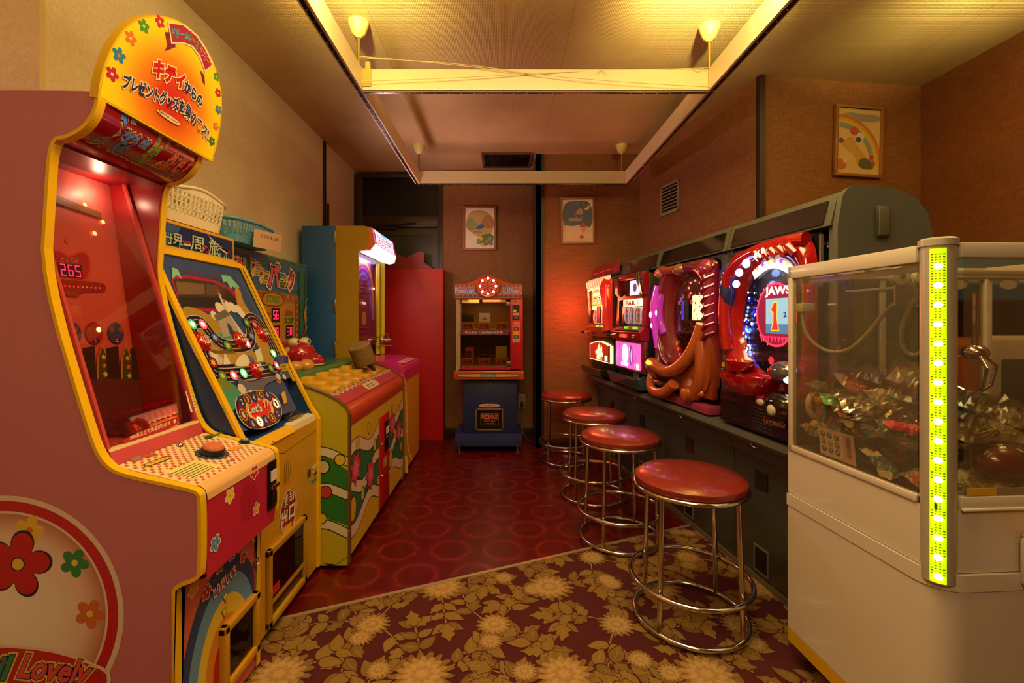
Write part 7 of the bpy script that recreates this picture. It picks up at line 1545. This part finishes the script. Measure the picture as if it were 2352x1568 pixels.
b.box((.02, -.030, .655), (WA_, -.014, .683), WP, .002); b.box((.02, -.030, 1.180), (WA_, -.012, 1.212), WP, .003); b.box((.02, -.034, .655), (WA_, -.028, .660), m('#d8d0b8', .25), .001)
b.box((-.03, DB - .016, 1.175), (WA_, DB, 1.212), WP, .003); b.box((WA_ - .02, -.02, .655), (WA_, .0, 1.212), WP, .003); b.box((WA_ - .02, DB - .02, .655), (WA_, DB, 1.212), WP, .003); b.box((WA_ - .02, -.02, 1.18), (WA_, DB, 1.212), WP, .003); b.box((.26, DB - .012, .66), (.275, DB - .004, 1.18), ALU); b.build('window_frame', T)
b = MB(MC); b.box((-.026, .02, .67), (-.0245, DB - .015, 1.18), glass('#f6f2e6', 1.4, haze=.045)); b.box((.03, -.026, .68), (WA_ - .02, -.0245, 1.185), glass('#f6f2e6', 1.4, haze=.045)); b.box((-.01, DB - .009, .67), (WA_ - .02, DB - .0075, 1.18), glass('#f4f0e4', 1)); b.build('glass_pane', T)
b = MB(MC); b.lathe([(.030, .50), (.030, 1.206), (.033, 1.207), (.033, 1.220), (.028, 1.224), (0, 1.224)], (0, 0, 0), ALU, 40); b.build('corner_post', T)
ang = math.atan2(-.72, -.69) - math.atan2(CA.y, CA.x)
b = MB(MC); LED = m('#b0dc00', e=1.0)
def strip(b, r, h0, h1, half, mat, n=10, off=0.0):
    vs = []; 
    for k in range(n + 1):
        q = ang + off - half + 2 * half * k / n; vs += [(r * cos(q), r * sin(q), h0), (r * cos(q), r * sin(q), h1)]
    b.add(vs, [(2 * k, 2 * k + 2, 2 * k + 3, 2 * k + 1) for k in range(n)], mat, True)
strip(b, .0306, .502, 1.20, .44, LED); st_ = b.build('light_strip', T)
b = MB(MC); GD = m('#5a6a10', .4)
for k in range(120):
    z = .508 + k * .0057
    for o_ in (-.10, .10): strip(b, .0309, z, z + .0022, .045, GD, 2, o_)
    if k > 104 or k % 7 in (2, 3, 4):
        for o_ in (-.3, .3): strip(b, .0309, z, z + .0024, .06, GD, 2, o_)
b.build('strip_ribs', st_)
for k in range(17):
    b = MB(MC); z = .515 + k * .0405; b.ball((.0300 * cos(ang), .0300 * sin(ang), z), (.0075, .0075, .0062), m('#fff6a0', e=22), 12, 8); b.build('diode', st_)
if 0: lamp('strip_glow', 'AREA', MC @ Vector((.045 * cos(ang), .045 * sin(ang), .86)), .8, (.75, 1, .05), .03, rot=(radians(90), 0, ang + math.atan2(CA.y, CA.x) + pi / 2 + pi), size_y=.65)
b = MB(MC); b.box((.145, -.115, .50), (.45, -.03, .60), m('#c8b8a8', .35), .008); b.box((.15, -.112, .598), (.44, -.032, .606), m('#d8a020', .35), .003); b.build('prize_chute', T)
# crane gantry
CRM2 = m('#b8ae98', .4, .3); b = MB(MC)
b.box((.0, .17, 1.165), (WA_ - .03, .185, 1.178), CRM2, .002); b.box((.0, .27, 1.165), (WA_ - .03, .285, 1.178), CRM2, .002); b.box((.0, .035, 1.158), (.012, DB - .02, 1.172), CRM2); b.build('gantry_rail', T)
b = MB(MC); b.box((.05, .15, 1.085), (.20, .155, 1.13), m('#a8a4a8', .3, .6), .002); b.box((.05, .15, 1.128), (.20, .30, 1.133), m('#a8a4a8', .3, .6)); b.box((.055, .145, 1.130), (.10, .16, 1.146), m('#b8b8c0', .3, .6), .003); b.build('carriage', T)
for a_ in (.055, .115, .175):
    b = MB(MC); b.lathe([(.006, -.007), (.022, -.007), (.024, -.003), (.020, 0), (.024, .003), (.022, .007), (.006, .007)], (a_, .145, 1.158), m('#b8b090', .4), 24, ax='y'); b.lathe([(0, -.012), (.006, -.012), (.006, .008), (0, .008)], (a_, .145, 1.158), STEEL, 10, ax='y'); b.build('roller', T)
b = MB(MC); CB_ = m('#8a8060', .35)
def wp(px, py, Y): return MC.inverted() @ at(px, py, Y)
b.tube(smooth([wp(1845, 690, 1.36), wp(1842, 735, 1.36), wp(1856, 780, 1.34), wp(1900, 810, 1.30), wp(1950, 806, 1.26), wp(1990, 770, 1.22), wp(2030, 720, 1.18), wp(2055, 696, 1.14), wp(2090, 690, 1.13)], 3), .0055, CB_, 10)
b.tube(smooth([wp(2100, 690, 1.12), wp(2078, 730, 1.14), wp(2068, 775, 1.16), wp(2080, 812, 1.16), wp(2110, 818, 1.14), wp(2135, 780, 1.12), wp(2130, 720, 1.12)], 3), .0055, CB_, 10)
b.tube(smooth([wp(2105, 700, 1.12), wp(2085, 740, 1.15), wp(2076, 790, 1.17), wp(2092, 830, 1.17), wp(2125, 815, 1.16)], 3), .008, m('#1c1c14', .6), 8); b.build('hose', T)
b = MB(MC); b.box((-.02, DB - .05, 1.075), (.02, DB - .02, 1.10), m('#b8b098', .4), .003); b.tube([(-.012, DB - .03, 1.13), (-.010, DB - .03, 1.09), (-.012, DB - .03, 1.02)], .004, BLACK, 8); b.build('connector', T)
b = MB(MC); b.tube([(.32, .2, 1.12), (.32, .2, .98)], .007, CHROME, 8); b.ball((.32, .2, .965), (.028, .028, .022), CHROME, 16, 10)
for k in range(3): q = 2 * pi * k / 3; b.tube([(.32 + .02 * cos(q), .2 + .02 * sin(q), .96), (.32 + .06 * cos(q), .2 + .06 * sin(q), .93), (.32 + .045 * cos(q), .2 + .045 * sin(q), .88), (.32 + .02 * cos(q), .2 + .02 * sin(q), .865)], .004, CHROME, 8)
b.build('claw', T)
b = MB(MC); b.box((.02, .10, .668), (.022, .26, .745), glass('#d8d0b8', 1.6)); b.box((.02, .10, .668), (.19, .102, .745), glass('#d8d0b8', 1.6)); b.build('clear_divider', T)
b = MB(MC); b.box((.035, -.0275, .685), (.10, -.0262, .70), m('#c8a028', .5)); b.box((.10, -.0275, .685), (.20, -.0262, .70), m('#8a7a58', .5)); b.build('warning_sticker', T)

# heap of prizes
def stuff_mat():
    M = bpy.data.materials.new('wrapped_toys'); M.use_nodes = True; nt = M.node_tree; b_ = nt.nodes['Principled BSDF']
    tc = nt.nodes.new('ShaderNodeTexCoord'); v = nt.nodes.new('ShaderNodeTexVoronoi'); v.inputs['Scale'].default_value = 26; nt.links.new(tc.outputs['Object'], v.inputs['Vector'])
    cr = nt.nodes.new('ShaderNodeValToRGB'); e = cr.color_ramp.elements; cr.color_ramp.interpolation = 'CONSTANT'
    cols = ['#3a3426', '#6a5e44', '#8a7650', '#a8966c', '#3c5232', '#964a28', '#5a4e38', '#b8aa88', '#74643e']
    e[0].color = lin(cols[0]); e[1].position = .9; e[1].color = lin(cols[-1])
    for i, c in enumerate(cols[1:-1]): q = e.new(.12 + i * .11); q.color = lin(c)
    sx = nt.nodes.new('ShaderNodeSeparateColor'); nt.links.new(v.outputs['Color'], sx.inputs[0]); nt.links.new(sx.outputs[0], cr.inputs[0]); nt.links.new(cr.outputs[0], b_.inputs['Base Color'])
    b_.inputs['Roughness'].default_value = .25
    n = nt.nodes.new('ShaderNodeTexNoise'); n.inputs['Scale'].default_value = 60; n.inputs['Detail'].default_value = 3; nt.links.new(tc.outputs['Object'], n.inputs['Vector'])
    bp = nt.nodes.new('ShaderNodeBump'); bp.inputs['Strength'].default_value = .9; bp.inputs['Distance'].default_value = .01; nt.links.new(n.outputs['Fac'], bp.inputs['Height']); nt.links.new(bp.outputs['Normal'], b_.inputs['Normal'])
    return M
b = MB(MC); N_ = 46; r = random.Random(11); vs = []; fs = []
def hz(a_, c_):
    return .680 + .055 * min(1, max(0, (c_ - .02) / .25)) + .025 * sin(a_ * 31 + c_ * 17) * sin(c_ * 41) + .012 * sin(a_ * 77 + 1)
for i in range(N_ + 1):
    for j in range(N_ + 1):
        a_, c_ = -.015 + (WA_ - .02) * i / N_, -.008 + (DB - .02) * j / N_; vs.append((a_, c_, max(.672, hz(a_, c_) + r.uniform(-.004, .004))))
for i in range(N_):
    for j in range(N_): q = i * (N_ + 1) + j; fs.append((q, q + 1, q + N_ + 2, q + N_ + 1))
b.add(vs, fs, stuff_mat(), False); o = b.build('toy_heap'); tag(o, 'mixed small wrapped toys filling the bottom of the claw machine', 'toys', None, 'stuff')
WRAP = glass('#f0ece0', 1.7, .10)
def bagmesh(b, c, s, rot, mat, seed, n=12, k=8, crumple=.22):
    M_ = MC @ Matrix.Translation(c) @ Matrix.Rotation(rot[2], 4, 'Z') @ Matrix.Rotation(rot[0], 4, 'X') @ Matrix.Rotation(rot[1], 4, 'Y'); rr = random.Random(seed)
    vs = []; fs = []
    for i in range(n + 1):
        for j in range(k + 1):
            u, v = i / n * 2 - 1, j / k * 2 - 1; h = (1 - u ** 4) * (1 - v ** 4); vs.append((u * s[0], v * s[1], s[2] * h * (1 + rr.uniform(-crumple, crumple) * 2) + rr.uniform(-.001, .001)))
    m0 = len(vs)
    for i in range(n + 1):
        for j in range(k + 1):
            u, v = i / n * 2 - 1, j / k * 2 - 1; h = (1 - u ** 4) * (1 - v ** 4); vs.append((u * s[0], v * s[1], -s[2] * h * .7 - .0005))
    for i in range(n):
        for j in range(k):
            q = i * (k + 1) + j; fs.append((q, q + 1, q + k + 2, q + k + 1)); fs.append((m0 + q, m0 + q + k + 1, m0 + q + k + 2, m0 + q + 1))
    for i in range(n): fs.append((i * (k + 1), (i + 1) * (k + 1), m0 + (i + 1) * (k + 1), m0 + i * (k + 1))); fs.append((i * (k + 1) + k, m0 + i * (k + 1) + k, m0 + (i + 1) * (k + 1) + k, (i + 1) * (k + 1) + k))
    for j in range(k): fs.append((j, m0 + j, m0 + j + 1, j + 1)); q = n * (k + 1) + j; fs.append((q, q + 1, m0 + q + 1, m0 + q))
    b.add(vs, fs, mat, False, M_)
def prize(name, label, cat, px, py, Y, fn, grp='prizes heaped in the claw machine'):
    p = MC.inverted() @ at(px, py, Y); p.x = min(max(p.x, .01), WA_ - .09); p.y = min(max(p.y, .01), DB - .05)
    T = Thing(name, label, cat, MC @ p, grp); fn(T, p); return T
PZ = [  # px, py, Y, half sizes, rotation, colour, name, category, label
    (2010, 935, 1.16, (.075, .04, .012), (.5, .1, -.5), ('#a8a49c', .18, .85), 'foil_packet', 'packet', 'silver foil packet shining in the middle of the claw machine heap'),
    (1955, 925, 1.23, (.07, .030, .010), (.4, .15, -.45), ('#4a7a2c', .3, 0), 'snack_packet', 'packet', 'long green packet lying left of the silver foil packet in the claw machine'),
    (1975, 955, 1.17, (.055, .028, .012), (.3, .1, -.5), ('#8a3c14', .35, 0), 'toy_packet', 'packet', 'orange brown packet under the green packet in the claw machine'),
    (2040, 915, 1.18, (.045, .032, .016), (.4, .1, -.3), ('#a8988c', .3, 0), 'toy_shoe', 'toy', 'pale grey rounded toy beside the blue pouch in the claw machine'),
    (2085, 922, 1.16, (.042, .035, .024), (.2, .2, .3), ('#1c3058', .3, 0), 'drawstring_pouch', 'pouch', 'dark blue pouch left of the glowing strip in the claw machine'),
    (2008, 880, 1.28, (.038, .03, .03), (.3, .3, .4), ('#15202a', .3, 0), 'toy_bundle', 'toy', 'black bundle at the top of the claw machine heap'),
    (1975, 888, 1.28, (.05, .03, .012), (.5, 0, .2), ('#9a3c24', .35, 0), 'toy_card', 'card', 'reddish card left of the black bundle in the claw machine'),
    (1945, 880, 1.30, (.045, .034, .004), (.9, .1, .5), ('#988a74', .4, 0), 'product_card', 'card', 'greyish header card leaning at the top left of the claw machine heap'),
    (1915, 885, 1.33, (.06, .012, .006), (.2, -.5, -.1), ('#2a261c', .4, 0), 'toy_box', 'box', 'dark narrow box leaning at the back left of the claw machine heap'),
    (1876, 890, 1.365, (.035, .03, .018), (.2, .2, 0), ('#5a4a30', .4, 0), 'toy_box', 'box', 'brown packet against the far left post of the claw machine'),
    (2050, 965, 1.13, (.08, .028, .012), (.4, .1, -.5), ('#4a3828', .35, 0), 'toy_packet', 'packet', 'long brown packet lying below the silver foil packet in the claw machine'),
    (1990, 960, 1.14, (.03, .022, .004), (.9, 0, -.4), ('#9aa0a0', .4, 0), 'product_card', 'card', 'pale blue card in front of the orange brown packet in the claw machine'),
    (2090, 880, 1.24, (.05, .04, .035), (.2, .1, .1), ('#b8a890', .12, 0), 'clear_bag', 'bag', 'puffed clear bag behind the blue pouch in the claw machine'),
    (2075, 985, 1.09, (.05, .03, .014), (.5, .1, -.4), ('#3a4a34', .3, 0), 'toy_packet', 'packet', 'dark green packet near the clear divider of the claw machine'),
    (2220, 935, 1.16, (.07, .04, .014), (.4, .1, .6), ('#2a5a34', .3, 0), 'toy_packet', 'packet', 'green packet just right of the glowing strip in the claw machine'),
    (2270, 915, 1.2, (.08, .03, .006), (.3, .2, -.4), ('#1a3028', .35, 0), 'toy_card', 'card', 'dark green long card at the top right of the claw machine heap'),
    (2230, 960, 1.12, (.035, .03, .012), (.4, .1, 0), ('#3c5a6a', .35, 0), 'toy_box', 'box', 'blue packet right of the glowing strip in the claw machine'),
    (2310, 960, 1.12, (.07, .05, .02), (.3, .1, .3), ('#8a7a5c', .2, 0), 'clear_bag', 'bag', 'crinkled brownish bag at the right of the claw machine heap'),
    (2290, 990, 1.08, (.06, .04, .018), (.4, .1, -.3), ('#a89c84', .2, 0), 'clear_bag', 'bag', 'crinkled pale bag above the red football shaped toy in the claw machine'),
    (2345, 1000, 1.1, (.05, .04, .02), (.3, .1, .3), ('#1e6a28', .3, 0), 'toy_packet', 'packet', 'bright green packet at the right edge of the claw machine heap'),
    (2210, 1000, 1.06, (.05, .035, .02), (.3, .1, .3), ('#6a6434', .3, 0), 'toy_packet', 'packet', 'olive packet low right of the glowing strip in the claw machine'),
]
for i, (px, py, Y, s, rt, (c, ro, me), nm, cat, lab) in enumerate(PZ):
    def fn(T, p, s=s, rt=rt, c=c, ro=ro, me=me, i=i, nm=nm):
        b = MB(); k = .55 if nm in ('product_card', 'toy_card') else 1
        bagmesh(b, p, s, rt, m(c, ro, me, coat=.3), i, crumple=.08 if k < 1 else .25); b.build('contents', T)
        if i % 2 == 0 or nm == 'clear_bag':
            b = MB(); bagmesh(b, (p.x, p.y, p.z + .004), (s[0] * 1.15, s[1] * 1.15, s[2] * 1.4 + .006), rt, WRAP, i + 50, 14, 10, .35); b.build('clear_wrapper', T)
    prize(nm, lab, cat, px, py, Y, fn)
def plush(T, p):
    M_ = MC @ Matrix.Translation(p)
    OP = m('#c87838', .9, bump=.4, bs=300); PP = m('#b8604c', .9, bump=.4, bs=300); YP = m('#b08a48', .9, bump=.4, bs=300)
    b = MB(M_); b.ball((0, 0, .028), (.028, .026, .024), OP, 18, 12); b.ball((-.018, 0, .048), (.010, .008, .012), OP, 10, 8); b.ball((.02, -.004, .046), (.012, .008, .010), OP, 10, 8); b.build('head', T)
    b = MB(M_); b.ball((.004, 0, -.012), (.026, .022, .032), PP, 18, 12); b.ball((.0, -.02, -.035), (.014, .014, .018), PP, 12, 8); b.build('body', T)
    b = MB(M_); b.ball((-.035, -.01, -.045), .014, YP, 12, 8); b.ball((-.012, -.015, -.048), .013, YP, 12, 8); b.build('foot', T)
    b = MB(M_); b.tube([(-.02, -.018, .012), (-.015, -.026, -.01), (-.018, -.022, -.03)], .006, m('#5a88a0', .8), 8); b.build('scarf', T)
prize('plush_toy', 'orange and pink soft toy pressed against the left pane of the claw machine', 'soft toy', 1893, 938, 1.335, plush)
def ringtoy(T, p):
    b = MB(MC); P = [(p.x + .03 * cos(q), p.y + .008 * sin(q), p.z + .035 * sin(q)) for q in [2 * pi * k / 24 for k in range(24)]]; b.tube(P, .009, m('#a89478', .35), 10, True); b.build('ring', T)
    b = MB(); bagmesh(b, (p.x, p.y - .008, p.z), (.036, .004, .04), (pi / 2, 0, 0), WRAP, 77); b.build('clear_wrapper', T)
prize('bracelet', 'cream ring toy in clear wrapping left of the orange soft toy in the claw machine', 'toy', 1868, 930, 1.365, ringtoy)
def redbow(T, p):
    b = MB(); bagmesh(b, p, (.030, .014, .009), (.5, .2, -.1), m('#d82838', .35), 5, crumple=.1); bagmesh(b, (p.x + .035, p.y, p.z - .008), (.022, .016, .010), (.4, -.2, .3), m('#c82030', .35), 6, crumple=.1); b.build('bow', T)
prize('red_bow', 'bright red bow toy at the front of the claw machine heap', 'toy', 2000, 980, 1.07, redbow)
def sheet9(T, p):
    p = Vector((-.012, p.y, .675)); b = MB(MC); M_ = Matrix.Translation(p) @ Matrix.Rotation(radians(-6), 4, 'Y'); b.box((0, -.075, .0), (.0015, .045, .078), m('#c89a98', .5), M=M_); b.build('card', T)
    cv = Canvas(MC @ M_ @ Vector((-.0002, .0, 0)), -CB, (MC @ M_).to_3x3() @ Vector((0, 0, 1)))
    cv.rect(-.042, .006, .040, .072, m('#c8bcae', .5), .003)
    for i in range(3):
        for j in range(3): cv.disc((-.028 + i * .024, .019 + j * .021), .0085, m(('#3a3430', '#8a5048', '#4a4a50', '#a08474')[(i * 2 + j) % 4], .5), n=14); cv.disc((-.028 + i * .024, .021 + j * .021), .004, m('#c8a890', .5), n=10)
    for k in range(5): cv.rect(.052, .018 + k * .011, .064, .026 + k * .011, m('#8a3a48', .5))
    cv.build('card_print', T)
prize('sticker_card', 'pink card with nine round pictures standing against the left pane of the claw machine', 'card', 1930, 1000, 1.24, sheet9)
def ballcase(T, p):
    M_ = MC @ Matrix.Translation((p.x, p.y, .725)); b = MB(M_); b.ball((0, 0, 0), (.055, .04, .042), m('#7a2814', .25, coat=.6), 22, 14); b.build('ball', T)
    b = MB(M_); b.ball((0, 0, .002), (.066, .046, .050), WRAP, 22, 14); b.build('clear_shell', T); b = MB(M_)
    b.ball((.028, -.004, .004), (.030, .038, .036), m('#2a1c10', .25, coat=.6), 16, 10); b.build('dark_side', T)
prize('toy_ball', 'red and black ball in a clear shell, low at the claw machine front', 'ball', 2300, 1070, 1.03, ballcase)
def ropes(T, p):
    b = MB(MC)
    for k in range(5): P = [(p.x + (.04 + .004 * k) * cos(q), p.y + (.018 + .002 * k) * sin(q), p.z + .01 * sin(2 * q + k) + k * .002) for q in [2 * pi * i / 20 for i in range(20)]]; b.tube(P, .002, m('#8a7a20', .4), 6, True)
    b.build('loops', T)
prize('cord_bundle', 'bundle of yellow cord loops right of the glowing strip in the claw machine', 'cord', 2235, 1000, 1.05, ropes)

# ================================================================ orange game behind the claw machine
T = Thing('kiddie_game', 'orange game cabinet with a cloudy blue sign, seen through the claw machine panes', 'arcade machine', (1.95, 2.0, 0))
b = MB(); b.box((1.62, 1.80, .03), (2.38, 2.35, .98), m('#a85a18', .4, var=.15), .05, 4); b.build('body', T)
b = MB(); b.box((1.60, 1.78, 1.13), (2.40, 2.30, 1.31), m('#7a8a8c', .4), .01); sg_ = b.build('sign_box', T); b = MB(); b.box((1.64, 2.1, .97), (2.36, 2.3, 1.14), m('#4a3018', .5)); b.build('neck', T)
cv = Canvas((1.60, 1.7795, 1.13), (1, 0, 0), (0, 0, 1)); cv.rect(.01, .0, .79, .06, m('#1c4a68', .35)); cv.rect(.01, .06, .79, .175, m('#5a7480', .35))
for k in range(12): cv.disc((.05 + k * .065, .085 + .03 * sin(k * 2.1)), .035, m('#a89c84', .4), ry=.018)
cv.build('sky_print', sg_)
b = MB(); b.box((1.88, 1.755, .66), (2.36, 1.80, .99), m('#a89a80', .35), .03, 4); wf = b.build('window_frame', T); b = MB(); b.box((1.92, 1.745, .70), (2.34, 1.757, .90), m('#2c3a34', .3), .01); b.build('window', wf)
b = MB(); b.box((1.95, 1.74, .55), (2.36, 1.80, .67), m('#b8640c', .4), .03, 3); b.box((1.9, 1.74, .32), (2.36, 1.80, .56), m('#a87c10', .4), .03, 3); b.build('front_panel', T)
